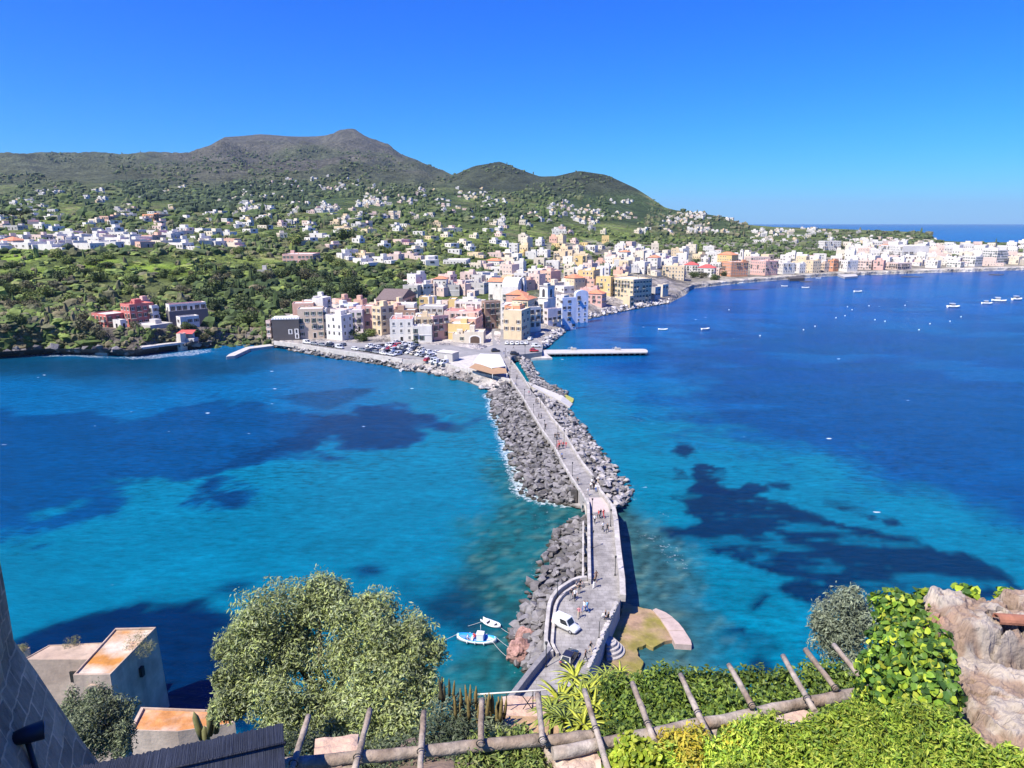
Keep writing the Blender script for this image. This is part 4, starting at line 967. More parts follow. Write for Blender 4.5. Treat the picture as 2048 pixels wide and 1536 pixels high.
def tower(label, xl, xc, xr, ytop, Y, th, c, up=.36):
    th_ = rad(th); C_ = F(xc, ytop, Y); Xl = F(xl, ytop, Y).x; Xr = F(xr, ytop, Y).x
    w_ = (Xr-Xl)/(math.cos(th_)+abs(math.sin(th_))); ctr = Vector(((Xl+Xr)/2, Y+w_*.7)); zb = ground(ctr.x, ctr.y)-.3
    h = C_.z-zb; t = thing('bell_tower', label, 'bell tower', (ctr.x, ctr.y, zb), th_)
    MB().box((0, 0, h*(1-up)/2), (w_, w_, h*(1-up))).build('shaft', wm(c), t)
    b = MB().box((0, 0, h*(1-up)+.12), (w_*1.08, w_*1.08, .24)).box((0, 0, h*(1-up/2)+.1), (w_*.84, w_*.84, h*up-.3)).box((0, 0, h-.2), (w_*.95, w_*.95, .3))
    bf = b.build('belfry', wm(c), t)
    for s_, rot in ((0, 0), (1, math.pi/2), (-1, -math.pi/2)):
        o = place('window', wmesh('arch'), bf, (s_*w_*.42, -w_*.42 if s_ == 0 else 0, h*(1-up)+.5), (0, 0, rot)); o.scale = (w_*.28, 1, h*up*.42)
    MB().box((0, 0, h+.45), (w_*.4, w_*.4, 1.1)).build('lantern_turret', wm(c), t)
tower('square white bell tower rising over the shore row of the old town', 1077,1093,1113,572,352,-42,'W')
tower('small white bell tower behind the church hall', 1041,1047,1054,560,386,-35,'W',.45)
tower('slim white bell tower beside the yellow church on the right shore', 1481,1486,1491,500,772,-35,'W',.4)
H_('big cream palazzo with a shaded sea side at the point of the old town', 1218,1267,1304,559,452,-42,'C',wk='shutter',dens=.95)
H_('low cream lean-to at the foot of the big palazzo', 1247,1260,1269,592,440,-42,'C',dens=.5)
H_('dark ruined stone house right of the palazzo', 1300,1311,1322,574,472,-35,'G',dens=.6)
H_('tall pale stone ruin at the rocky point', 1315,1326,1337,569,488,-30,'I',dens=.4)
H_('yellow house with tall arched windows behind the shore', 1156,1187,1200,541,472,-15,'Y',wk='arch')
H_('orange-yellow house right of the arched yellow house', 1192,1222,1229,554,462,-20,'Y',dens=.6)
H_('low pink house by the garden behind the blue-white row', 1160,1194,1200,577,432,-18,'P',dens=.7)
H_('low pink house with tiled roof beside the round garden tree', 1172,1204,1213,588,424,-18,'P','hip',dens=.7)
H_('long cream house with three rows of windows over the beach', 1325,1369,1373,532,612,-5,'C',d=12,wk='plain')
H_('white house with a red roof left of the wider red roof', 1368,1396,1399,530,690,-5,'W','hip',d=12,roofm=M['redtile'])
H_('wider white house with a long red roof above the beach', 1395,1429,1433,536,664,-8,'W','hip',d=13,roofm=M['redtile'])
H_('coral-orange beach hotel with a long shaded colonnade', 1442,1463,1497,524,672,-52,'O',cat='hotel',wk='plain',dens=1)
H_('yellow church with porch above the coral hotel', 1435,1464,1477,510,762,-32,'Y','hip',wk='arch',dens=.7,cat='church',name='church')
H_('long pinkish hall with brown roof behind the pink hotel', 1490,1502,1541,514,775,-60,'K')
H_('bright pink beach hotel with a violet shaded side', 1502,1532,1557,522,690,-44,'P',cat='hotel',wk='plain',dens=1)
H_('white house right of the bright pink hotel', 1556,1567,1591,526,706,-50,'W')
H_('small white house above the dark pier restaurant', 1589,1600,1612,527,718,-45,'W')
H_('cream house with an arched gable window near the beach', 1612,1627,1643,521,726,-45,'C',wk='arch')
H_('narrow beige house left of the small orange house', 1641,1650,1659,526,736,-40,'T')
H_('small orange house on the right-hand beach', 1656,1668,1678,520,747,-35,'O')
H_('white beach house with terraces right of the small orange house', 1675,1696,1717,521,742,-42,'W')
H_('large white hotel among trees on the rise behind the beach', 1637,1650,1683,482,985,-55,'W',cat='hotel')
H_('pale pink beach house left of the square pink house', 1716,1744,1749,521,775,-8,'K',d=12)
H_('square pink house on the right-hand beach', 1748,1768,1772,521,768,-10,'P',d=12,dens=.6)
H_('long low pale pink house with a shaded side on the beach', 1770,1796,1824,526,772,-42,'K')
H_('long white apartment row on the rise above the beach', 1762,1806,1859,492,905,-52,'W',wk='plain')
H_('white apartment house at the front of the right-hand beach', 1852,1876,1883,521,802,-20,'W',wk='plain')
H_('white-grey house right of the front apartment house', 1894,1922,1930,524,812,-22,'W')
H_('white house with dark window band near the far right beach', 1926,1952,1967,513,832,-30,'W')
H_('white terraced house at the far right above the beach', 1967,1996,2017,500,875,-35,'W')
H_('pink villa with chimneys standing alone among green gardens', 564,625,640,508,497,-12,'P',wk='shutter',dens=.9)
H_('low grey pavilion house below the pink villa', 494,538,546,539,454,-8,'G',dens=.8)
H_('long low stone outbuilding left of the pavilion', 466,500,520,553,448,-8,'T',dens=.6)
H_('white glass-fronted house alone in the green gardens at the left', 214,283,286,534,437,-3,'B',d=10,wk='french',dens=1)
H_('small flat-roofed garden house right of the glass-fronted house', 321,353,356,530,450,-5,'S',d=7)
H_('orange block house high on the left hillside', 284,307,344,428,800,-55,'O')
H_('salmon house among white houses on the left hillside', 198,216,234,432,790,-42,'S')
H_('white modern house with dark windows in the middle of the gardens', 886,932,942,520,562,-8,'W',wk='plain',dens=1)
H_('dark glazed veranda house beside the white modern house', 858,890,893,544,548,-6,'G',d=8,wk='french',dens=1)
H_('tall ivory monastery-like house on the central hillside', 863,883,925,456,850,-62,'I',dens=.5)
H_('white hotel with rows of balconies beside a bushy tree', 541,572,611,452,765,-52,'W',wk='french',dens=1)
H_('long pink-brown house row on the left centre hillside', 408,470,486,446,770,-15,'S')
H_('red villa with pale window frames on the left cliff terrace', 240,258,307,609,306,-66,'R',wk='shutter',dens=1,roofm=M['redterr'])
H_('low red wing with arcades left of the red villa', 183,212,257,629,303,-62,'R',wk='french',dens=1,balc=0)
H_('white wing right of the red villa', 296,303,318,611,312,-55,'W')
H_('dark stone retaining terrace under the white house with the terracotta strip', 331,338,416,623,315,-74,'Q',sides='',rooftop=False,cat='terrace',name='terrace_wall')
H_('white house with terracotta strip roof right of the cypress', 331,338,412,609,317,-74,'W',wk='french',dens=1,roofm=M['tile'],hmax=3.7,rooftop=False)
H_('half-buried whitewashed stone bastion below the red villa', 266,300,346,651,296,-58,'G',dens=.15)
H_('pink upper house stepping up behind the red villa', 262,276,300,601,318,-60,'P',dens=.8)
H_('low white arcade terrace under the right-hand white house', 352,360,398,634,304,-70,'W',dens=.8,rooftop=False)
H_('small pale hut on the rocks right of the bastion', 352,360,372,668,293,-40,'I',dens=.5,rooftop=False)
H_('little white garden house on the cliff below the red wing', 225,240,252,640,300,-50,'W',dens=.8)
# ---- scattered houses, placed on the terrain the photograph shows them on
SPEC = []
def scatter(n, px0, px1, py0, py1, wr, cols, zone, hst=(1, 3), minpx=12, th=(-60, -5), y0=300, keep=None):
    k = 0; tries = 0; loc_ = []
    while k < n and tries < n*30:
        tries += 1
        px, py = R.uniform(px0, px1), R.uniform(py0, py1)
        if keep and not keep(px, py): continue
        if any(abs(px-q[0]) < minpx and abs(py-q[1]) < minpx*.42 for q in loc_): continue
        g = ground_hit(px, py, y0)
        loc_.append((px, py)); k += 1
        w_, d_ = R.uniform(*wr), R.uniform(*wr)*.85; ns = R.randint(*hst)
        SPEC.append((1.0/g.y*(w_+ns*3), g, w_, d_, ns*3.15+.7, rad(R.uniform(*th)), R.choice(cols), zone))
WH = 'WWWWWWWIKCW'
scatter(84, 1012, 1250, 484, 583, (7, 12), 'WWWIKKIWCWCYS', 'packed into the old town behind the sea front', (1, 3), 11, y0=345)
scatter(34, 600, 1000, 628, 662, (5, 8), 'WCISKWI', 'tucked between the front rows of the old town', (2, 3), 13, y0=314)
scatter(14, 825, 1000, 573, 592, (7, 11), 'WWKWGW', 'at the back of the old town below the trees', (2, 3), 14, y0=350)
scatter(36, 1235, 1440, 500, 550, (8, 14), WH, 'on the slope left of the coral hotel', (2, 3), 15, y0=470)
scatter(22, 1440, 1740, 498, 530, (8, 14), WH, 'behind the beach hotels', (2, 3), 18, y0=650, keep=lambda x, y: y > 515 or x > 1690)
scatter(80, 1690, 2060, 490, 532, (9, 16), 'WWWWWIKW', 'in the white quarter above the right-hand beach', (2, 3), 16, y0=720)
scatter(16, 0, 150, 478, 500, (9, 15), 'WWWKGW', 'in the row of white houses on the left plateau', (1, 1), 20, y0=400)
scatter(34, 130, 470, 468, 498, (9, 16), 'WWWWWSKI', 'in the row of white houses on the left plateau', (1, 1), 17, y0=400)
scatter(30, 0, 540, 432, 466, (9, 14), 'WWWWKGI', 'on the upper left hillside', (1, 1), 17, y0=500)
scatter(30, 560, 870, 448, 530, (8, 14), 'WWWWIKC', 'among the gardens right of the pink villa', (1, 1), 18, y0=480, keep=lambda x, y: not (560 < x < 650 and y > 495))
scatter(22, 870, 1020, 458, 545, (8, 14), 'WWWIKC', 'in the gardens above the old town', (1, 1), 17, y0=500, keep=lambda x, y: not (850 < x < 950 and y > 510))
SPEC.sort(key=lambda s: -s[0])
n_ind = 240
for (s_, g, w_, d_, h, th, c, zone) in SPEC[:n_ind]:
    r2 = random.Random(int(g.x*13+g.y*7))
    build_house(f'{NAMES[c]} flat-roofed house {zone}', (g.x, g.y, g.z-1.2), w_, d_, h+1.2, th, c, 'flat' if r2.random() < .93 else 'hip', 'FR' if g.x < 140 else 'FR', None, f'{NAMES[c]} houses {zone}', rr=r2, dens=.62, maxwin=7 if g.y > 600 else 10, balc=.1, wing=zone[:6] != 'packed', wscale=.82)
SV, SQ, SC = [], [], []; sn_ = 0
def sbox(g, w_, d_, h, th, col):
    global sn_
    c_, s_ = math.cos(th), math.sin(th)
    def one(cx, cy, z0, w, d, h, col):
        global sn_
        pts = []
        for z in (z0, z0+h):
            for x, y in ((-w/2, -d/2), (w/2, -d/2), (w/2, d/2), (-w/2, d/2)):
                X, Y = cx+x, cy+y; pts.append((g[0]+c_*X-s_*Y, g[1]+s_*X+c_*Y, z))
        SV.append(pts); SC.append([col]*8)
        SQ.append([[sn_+i for i in f] for f in ((0, 1, 5, 4), (1, 2, 6, 5), (2, 3, 7, 6), (3, 0, 4, 7), (4, 5, 6, 7))]); sn_ += 8
    one(0, 0, g[2]-1.5, w_, d_, h+1.5, col)
    if R.random() < .6: one(R.uniform(-.3, .3)*w_, R.uniform(0, .25)*d_, g[2]+h, w_*.5, d_*.5, 2.4, col)
    n = max(2, int(w_/3))
    for i in range(n):   # window openings, shallow dark boxes on the front
        one(-w_/2+(i+.5)*w_/n, -d_/2-.02, g[2]+h*.35, 1.1, .12, min(1.6, h*.4), (.05, .05, .055))
    one(w_/2+.02, 0, g[2]+h*.35, .12, d_*.3, min(1.6, h*.4), (.05, .05, .055))
for (s_, g, w_, d_, h, th, c, zone) in SPEC[n_ind:]: sbox(g, w_, d_, h, th, PAL[c])
def far(n, px0, px1, py0, py1, thr, sc=60., wr=(8, 14), y0=800):
    k = 0; tr = 0; n = int(n*.8)
    while k < n and tr < n*25:
        tr += 1
        px, py = R.uniform(px0, px1), R.uniform(py0, py1)
        if float(vnoise(px/sc, py/(sc*.3), 123)) < thr+.05: continue
        g = ground_hit(px, py, y0); k += 1
        sbox(g, R.uniform(*wr)*.8, R.uniform(*wr)*.65, R.choice((3.2, 3.4, 5.6)), rad(R.uniform(-65, 10)), tuple(v*.9 for v in PAL[R.choice('WWWWWIIKGC')]))
far(110, 0, 540, 395, 440, .5, 50); far(150, 480, 760, 372, 425, .45, 40); far(170, 640, 1010, 378, 455, .5, 50)
far(130, 1000, 1340, 400, 470, .5, 45); far(150, 1330, 1490, 424, 470, .35, 40); far(90, 1440, 1720, 458, 486, .4, 40); far(60, 1700, 1870, 478, 492, .3, 40); far(25, 1870, 2050, 489, 499, .3, 40, y0=1000); far(40, 60, 420, 372, 400, .55, 40); far(26, 540, 720, 352, 375, .6, 30); far(60, 0, 1300, 425, 470, .55, 40)
me = np_mesh('distant_houses', np.array(SV).reshape(-1, 3), np.array(SQ).reshape(-1, 4), mat('distant_plaster', (0, 0, 0), .9, .12, .3, attr=True), np.array(SC).reshape(-1, 3))
tag(place('distant_houses', me), 'hundreds of small white houses scattered over the far hillsides', 'houses', kind='stuff')
# ---- squares, car park, terraces
def flat(name, pts, z, m):
    q = wpts(pts, z); return tag(MB().prism([(p.x, p.y) for p in q], z-2.5, z).build(name, m), kind='structure')
flat('car_park', [(600,687),(660,697),(720,705),(780,713),(850,719),(905,727),(962,742),(1005,752),(1013,738),(1003,716),(985,690),(960,700),(900,690),(870,690),(790,684),(720,686),(640,682)], 3.04, M['asphalt'])
flat('square', [(1003,716),(1016,712),(1032,710),(1084,704),(1086,690),(1070,676),(1010,676),(985,690)], 3.05, M['asphalt'])
flat('street', [(986,690),(1010,676),(1003,650),(998,640),(990,640),(982,660)], 3.06, M['asphalt'])
q = wpts([(548,684),(600,690.5),(660,700.5),(720,708.5),(780,716.5),(805,720.5)], 2.9); wall_thing('sea_wall', strip(q, .6, 1.6, 3.5), M['concrete'], 'pale low sea wall along the car park above the rocks')
q = wpts([(806,722),(850,723),(900,731),(950,746),(1010,759),(1022,764)], 2.9); wall_thing('sea_wall', strip(q, .6, 1.6, 3.5), M['concrete'], 'curving sea wall below the restaurant terrace')
flat('terrace', [(880,726),(940,738),(1010,757),(1020,760),(1012,738),(1003,718),(960,708),(930,712)], 3.07, M['concrete'])
t = thing('awning', 'large white awning over the restaurant beside the causeway', 'awning', P(985, 730, 3.1)); o0 = t.location.copy()
q = [P(x, y, z) for x, y, z in ((947,723,5.7),(960,707,6.4),(1000,709,6.4),(1012,732,5.7),(983,736,5.5))]
def sheet(pts, th): b = MB(); b.prism([(p.x, p.y) for p in pts], [p.z-th for p in pts], [p.z for p in pts]); return b
sheet(q, .12).build('canopy', M['canvas'], t).location = -o0
for p in q: MB().tube([(p.x, p.y, 2.9), (p.x, p.y, p.z-.05)], .08, 6).build('post', M['frame'], t).location = -o0
t = thing('awning', 'brown canvas awning over the terrace edge in front of the white one', 'awning', P(985, 745, 3.1)); o0 = t.location.copy()
q = [P(x, y, z) for x, y, z in ((938,735,5.0),(950,727,5.5),(1012,737,5.5),(1014,746,5.0),(985,748,4.9))]
sheet(q, .1).build('canopy', mat('brown_canvas', (.33, .205, .115), .85, .1, 1), t).location = -o0
for p in q: MB().tube([(p.x, p.y, 2.9), (p.x, p.y, p.z-.05)], .09, 6).build('post', M['frame'], t).location = -o0
t = thing('kiosk', 'dark grey kiosk with a pale roof at the end of the car park', 'kiosk', P(896, 720, 3.05), rad(-28)); MB().box((0, 0, 1.6), (7.2, 4.6, 3.2)).build('wall', wm('G'), t); MB().box((0, 0, 3.3), (7.6, 5.0, .2)).build('roof', M['flatroof'], t); MB().box((.6, -2.32, 1.1), (1.2, .08, 2.1)).build('door', M['frame'], t)
t = thing('beach_bar', 'beach bar under a bright red awning on the rocks at the left', 'bar', F(374, 676, 298)); MB().add([(-3.6, -2, 2.4), (3.6, -2, 2.2), (3.4, 2.2, 3.4), (-3, 2.2, 3.4), (-3.6, -2, 2.3), (3.6, -2, 2.1), (3.4, 2.2, 3.3), (-3, 2.2, 3.3)], [(0, 1, 2, 3), (7, 6, 5, 4), (0, 4, 5, 1), (1, 5, 6, 2), (2, 6, 7, 3), (3, 7, 4, 0)]).build('awning', M['redtile'], t); MB().box((0, 0, -.6), (8, 4.4, 1.4)).build('base', M['concrete'], t); MB().box((0, 1.6, 1.4), (5, 1, 2.6)).build('bar_room', wm('W'), t)
def slabthing(lab, pts, z, m='concrete', name='jetty', z0=-1.5):
    q = wpts(pts, z); tag(MB().prism([(p.x, p.y) for p in q], z0, z).build(name, M[m], bevel=.05), lab, 'jetty')
slabthing('narrow grey mole pointing into the bay from the left end of the sea wall', [(540,688),(548,691),(500,697),(470,711),(452,713),(458,708),(492,694)], 1.3)
slabthing('white bathing platform at the foot of the left cliff', [(182,699),(222,696),(228,701),(214,706),(190,704)], 1.2, 'whitecon')
slabthing('small pale bathing platform below the whitewashed bastion', [(236,697),(270,696),(272,700),(240,702)], 1.5, 'whitecon')
slabthing('long pale promenade ledge on the dark rocks left of the beach', [(280,692),(330,686),(370,682),(395,678),(397,679.5),(370,684),(330,688.5),(282,695)], 3.9, 'concrete', 'promenade_ledge', 3.0)
slabthing('dark pier restaurant platform standing over the right-hand water', [(1575,551),(1606,551),(1609,556),(1580,557)], 2.6, 'darkwall')
slabthing('white bathing jetty beside the white beach house', [(1676,549),(1712,548),(1716,552),(1690,554)], 2.0, 'whitecon')
# ================================================================== trees and woods
HP = np.array([tuple(o.location[:2]) for o in COL.objects if o.get('category') in ('house', 'hotel', 'church', 'bell tower') and o.parent is None]+[tuple(s[1][:2]) for s in SPEC])
def clear(x, y, dx=8, f=16, b=4):
    k = max(1, y/700.)
    return not np.any((np.abs(HP[:, 0]-x) < dx) & (HP[:, 1]-y < f*k) & (HP[:, 1]-y > -b))
def leafmat(name, rough=.65, tr=.22):
    return mat(name, (0, 0, 0), rough, .22, .8, attr=True, spec=.3, transl=tr)
M['leaf'] = leafmat('leaf_mass')
M['bark'] = mat('bark', (.11, .085, .065), .95, .3, 3, .6, 8)
def quads(C, N, size, asp=1.0, rs=None, jit=.5, hexa=False):
    """leaf-shaped faces: centres C, facing N"""
    rs = rs or NR; n = len(C)
    N = N+rs.normal(0, jit, (n, 3)); N /= np.linalg.norm(N, axis=1)[:, None]+1e-9
    T = np.cross(N, rs.normal(0, 1, (n, 3))); T /= np.linalg.norm(T, axis=1)[:, None]+1e-9
    B = np.cross(N, T); s = (np.asarray(size)*rs.uniform(.65, 1.3, n))[:, None]
    if hexa:
        o = ((1.0, 0, -.12), (.45, .5, .06), (-.35, .66, .1), (-.62, 0, -.08), (-.35, -.66, .1), (.45, -.5, .06))
        V = np.stack([C+T*s*a+B*s*b*asp+N*s*c for a, b, c in o], 1).reshape(-1, 3)
        return V, np.arange(n*6).reshape(n, 6)
    V = np.stack([C-T*s, C-B*s*asp*.55+N*s*.12, C+T*s, C+B*s*asp*.55+N*s*.12], 1).reshape(-1, 3)
    return V, np.arange(n*4).reshape(n, 4)
def lobed(n, lobes, rs, inner=.62):
    k = rs.randint(0, len(lobes), n); L = np.array(lobes)
    d = rs.normal(0, 1, (n, 3)); d /= np.linalg.norm(d, axis=1)[:, None]
    r = rs.uniform(inner, 1.03, n)[:, None]
    return L[k, :3]+d*L[k, 3:6]*r, d
def tint(n, cols, rs, per=4, v=.3):
    c = np.array(cols)[rs.randint(0, len(cols), n)]*rs.uniform(1-v, 1+v, (n, 1)); return np.repeat(c, per, 0)
GR = [(.07, .105, .028), (.09, .125, .034), (.05, .08, .025), (.12, .15, .045)]
GD = [(.045, .07, .024), (.055, .08, .028), (.07, .095, .032), (.036, .058, .02)]
GL = [(.15, .20, .05), (.19, .23, .055), (.12, .17, .045), (.16, .17, .06)]
GO = [(.11, .11, .06), (.13, .12, .065), (.085, .09, .045), (.15, .13, .075)]
def crown_mesh(kind, seed, cols):
    rs = np.random.RandomState(seed)
    if kind == 'round': L = [(rs.uniform(-.5, .5), rs.uniform(-.5, .5), rs.uniform(.25, .85), *(rs.uniform(.38, .6)*np.array((1, 1, .8)))) for _ in range(9)]; n = 620
    elif kind == 'pine': L = [(rs.uniform(-.65, .65), rs.uniform(-.65, .65), rs.uniform(.95, 1.1), *(rs.uniform(.35, .5)*np.array((1, 1, .35)))) for _ in range(9)]; n = 480
    else: L = [(rs.uniform(-.05, .05), rs.uniform(-.05, .05), z, .2*(1.15-z/2.4), .2*(1.15-z/2.4), .3) for z in np.linspace(.2, 2.0, 10)]; n = 420
    c, d = lobed(n, L, rs); v, q = quads(c, d, .105 if kind != 'tall' else .08, 1.1, rs)
    # a closed dark inner mass keeps the sky from showing through the whole crown
    return np_mesh('crown', v, q, M['leaf'], tint(n, cols, rs))
def trunk_mesh(kind):
    b = MB()
    if kind == 'pine':
        b.tube([(0, 0, -.3), (.02, 0, .4), (0, .02, .95)], [.05, .04, .03], 6)
        for a in range(5): b.tube([(0, 0, .7), (.35*math.cos(a*1.3), .35*math.sin(a*1.3), 1.0)], [.025, .012], 5)
    else:
        b.tube([(0, 0, -.3), (.02, .01, .25), (0, 0, .6)], [.06, .05, .03], 6)
        for a in range(4): b.tube([(0, 0, .3), (.3*math.cos(a*1.6), .3*math.sin(a*1.6), .65)], [.03, .012], 5)
    return b.mesh('trunk', M['bark'])
CRN = {}
for kd, cn, cols in (('round', 'g', GR), ('round', 'd', GD), ('round', 'l', GL), ('round', 'o', GO), ('pine', 'd', GD), ('tall', 'd', GD)):
    CRN[(kd, cn)] = [crown_mesh(kd, 100+i+hash(cn+kd) % 7 if False else 100+i*7+ord(cn)+len(kd), cols) for i in range(3)]
TRK = {k: trunk_mesh(k) for k in ('round', 'pine')}; TRK['tall'] = TRK['round']
def tree(p, r, kind, cn, label, group=None, sz=1.0):
    t = thing({'round': 'leafy_tree', 'pine': 'umbrella_pine', 'tall': 'cypress'}[kind], label, 'tree', p, R.uniform(0, 6.28), group)
    s = (r, r, r*sz)
    place('crown', R.choice(CRN[(kind, cn)]), t, scale=s); place('trunk', TRK[kind], t, scale=s)
    return t
WORD = {'g': 'green', 'd': 'dark green', 'l': 'yellow-green', 'o': 'olive-brown'}
def grove(n, px0, px1, py0, py1, rr, kinds, zone, keep=None, chk=True, y0=290):
    k = tr = 0
    while k < n and tr < n*14:
        tr += 1; px, py = R.uniform(px0, px1), R.uniform(py0, py1)
        if keep and not keep(px, py): continue
        g = ground_hit(px, py, y0)
        if chk and not clear(g.x, g.y): continue
        cn = R.choice(kinds); kd = 'round'
        if cn == 'P': kd, cn = 'pine', 'd'
        tree((g.x, g.y, g.z-.3), R.uniform(*rr), kd, cn, f'{WORD[cn]} {"umbrella pine" if kd == "pine" else "leafy tree"} {zone}', f'{WORD[cn]} {"pines" if kd == "pine" else "trees"} {zone}', R.uniform(.85, 1.15)); k += 1
grove(52, 390, 830, 548, 655, (4.2, 7.0), 'dddgo', 'on the steep wooded bank above the sea-front houses', lambda x, y: y < 640-(x-520)*.16 if x > 520 else y < 685)
grove(34, 0, 400, 548, 612, (3.2, 5.5), 'gdlog', 'on the bluff above the red villa')
grove(26, 0, 190, 600, 690, (2.6, 4.6), 'ogoo', 'on the rocky cliff at the far left', chk=False, y0=272)
grove(30, 0, 560, 495, 560, (3.0, 5.5), 'llglP', 'in the green garden terraces on the left')
grove(30, 600, 880, 500, 575, (3.2, 6), 'ggdol', 'in the gardens right of the pink villa')
grove(26, 880, 1240, 500, 572, (3.2, 6), 'glgd', 'in the gardens behind the old town')
grove(22, 1270, 1440, 500, 530, (3.5, 6), 'gdg', 'in the park behind the beach')
grove(14, 190, 430, 640, 690, (1.8, 3.2), 'ogd', 'among the rocks below the red villa', chk=False, y0=272)
for px, py, r, kd, cn, lab in ((700,676,4.6,'round','g','broad green tree beside the car park in front of the lilac house'),(724,682,3.8,'round','g','round green tree at the corner of the car park'),(742,672,3.6,'round','l','yellow-green tree left of the big white block'),(828,690,2.6,'round','d','dark small tree in front of the white annex'),(322,652,5.4,'tall','d','dark cypress between the red villa and the white house'),(1196,600,5.2,'round','l','round yellow-green garden tree behind the blue-white row'),(1206,573,5.5,'round','g','garden tree left of the big palazzo'),(1388,556,6,'round','g','leafy tree under the white red-roofed house'),(1406,556,5.5,'round','o','olive tree at the edge of the beach below the red roof'),(1428,560,5.5,'round','g','low tree left of the coral hotel'),(1345,552,5,'round','g','tree in front of the long cream house'),(20,448,11,'pine','d','wide umbrella pine at the far left on the hillside'),(44,448,12,'pine','d','second wide umbrella pine at the far left on the hillside'),(590,490,9,'round','l','big bright green tree hiding the white hotel'),(690,480,10,'round','g','big round green tree on the central hillside'),(527,452,9,'round','d','dark round tree on the left centre hillside'),(925,545,6,'pine','d','leaning pine right of the white modern house'),(1450,552,5,'round','d','dark shrubby tree in front of the coral hotel')):
    g = ground_hit(px, py, 290); tree((g.x, g.y, g.z-.3), r, kd, cn, lab)
# ---- woods that read as one mass
bm = bmesh.new(); bmesh.ops.create_icosphere(bm, subdivisions=1, radius=1)
IV = np.array([v.co[:] for v in bm.verts]); IF = np.array([[v.index for v in f.verts] for f in bm.faces]); bm.free()
bm = bmesh.new(); bmesh.ops.create_icosphere(bm, subdivisions=2, radius=1)
IV2 = np.array([v.co[:] for v in bm.verts]); IF2 = np.array([[v.index for v in f.verts] for f in bm.faces]); bm.free()
WV, WQ, WCo = [], [], []; wn = 0
def clump(x, y, z, r, col, hi=False):
    global wn
    iv, if_ = (IV2, IF2) if hi else (IV, IF)
    q = NR.rand(); sh = (.42, 1.9) if q < .07 else ((1.25, .5) if q < .3 else (1, NR.uniform(.6, 1.1)))
    v = iv*(1+NR.uniform(-.34, .28, (len(iv), 1)))*np.array((r*sh[0]*NR.uniform(.8, 1.3), r*sh[0], r*sh[1]))+np.array((x, y, z+r*.35))
    WV.append(v); WQ.append(if_+wn); wn += len(v)
    WCo.append(np.array(col)*NR.uniform(.7, 1.3, (len(v), 1)))
def wood(n, px0, px1, py0, py1, rr, cols, thr=0.0, sc=40., keep=None, chk=True, y0=300, hi=False, dx=8):
    k = tr = 0
    while k < n and tr < n*6:
        tr += 1; px, py = R.uniform(px0, px1), R.uniform(py0, py1)
        if keep and not keep(px, py): continue
        if thr and float(vnoise(px/sc, py/(sc*.35), 77)) < thr: continue
        g = ground_hit(px, py, y0)
        if chk and not clear(g.x, g.y, dx): continue
        clump(g.x, g.y, g.z, R.uniform(*rr)*(.45+.65*R.random()**1.6), R.choice(cols), hi); k += 1
GF = [(.065, .09, .036), (.08, .105, .04), (.05, .07, .03), (.10, .115, .05)]
wood(800, -30, 830, 500, 640, (1.6, 3.6), GR+GL+GL+GO, .3, 30, lambda x, y: y < 640-max(0, (x-520))*.2, hi=True)
wood(760, -30, 190, 612, 700, (1.4, 3.4), GO+GR+GL[:1], hi=True, chk=False, y0=272)
wood(260, 190, 540, 658, 698, (.8, 2.0), GO+GR, hi=True, chk=False, y0=272)
wood(260, -30, 540, 600, 700, (1.2, 2.8), GO+GR+GD, hi=True, chk=False, keep=lambda x, y: y < (690 if not 180 < x < 430 else 640) or x > 430)
wood(420, 390, 830, 530, 660, (2.4, 4.6), GD+GR[:3], hi=True, keep=lambda x, y: y < 655-max(0, (x-540))*.26)
wood(1600, -30, 880, 430, 510, (2.2, 4.6), GR+GF+GO[:2], .25, 34)
wood(850, 820, 1260, 455, 570, (2.0, 4.4), GR+GL[:2]+GF, .3, 30, dx=7)
wood(750, 1240, 1760, 472, 522, (3.2, 6.0), GR+GF, keep=lambda x, y: (y < 518 and x > 1440) or y < 505)
wood(330, 1640, 2080, 486, 528, (2.6, 5.0), GR+GF+GO, .35, 30, dx=9)
wood(260, 1640, 1890, 462, 488, (4, 7.5), GF+GO[:1], y0=900)
wood(2300, -40, 1320, 385, 450, (3.5, 8), GF+GR[:3], .42, 46, y0=800, dx=10)
wood(1100, 220, 640, 362, 425, (5, 10), [(.04, .062, .028), (.048, .07, .03), (.032, .05, .024)], .38, 70, y0=900)
wood(420, 1290, 1500, 420, 475, (4, 8), GF+GO[:2], .3, 30, y0=900)
wood(2600, -40, 1380, 300, 400, (4.5, 9), GF, .4, 60, y0=1400, chk=False)
me = np_mesh('woodland', np.concatenate(WV), np.concatenate(WQ), leafmat('far_foliage', .9, 0), np.concatenate(WCo))
tag(place('woodland', me), 'bushes and woods covering the far slopes between the houses', 'woodland', kind='stuff')
# ================================================================== the castle side: slope, walls, pergola, planting
xs = np.linspace(-16, 16, 90); ys = np.concatenate([np.linspace(1.5, 20, 60), np.linspace(20.6, 70, 50)])
X_, Y_ = np.meshgrid(xs, ys)
Zs_ = np.interp(Y_, [1.5, 5, 8, 11, 13.2, 16, 20, 30, 45, 58, 66, 70], [48.6, 47.9, 46.5, 45.1, 43.4, 39.3, 32, 19, 9, 2.6, -2.5, -4])
Zs_ = Zs_-4*sstep(-2, -5, X_)*sstep(7, 11, Y_)*sstep(48, 40, Y_)-1.5*sstep(5, 9, X_)*sstep(7, 10, Y_)
Zs_ = np.where(Y_ > 26, Zs_-9*sstep(2.5, 8, X_)*sstep(66, 40, Y_)-5*sstep(-7, -2, X_)*sstep(3, -1, X_)*sstep(26, 40, Y_), Zs_)
Zs_ = Zs_+(fbm(X_*.8, Y_*.8, 4, 13)-.5)*1.1
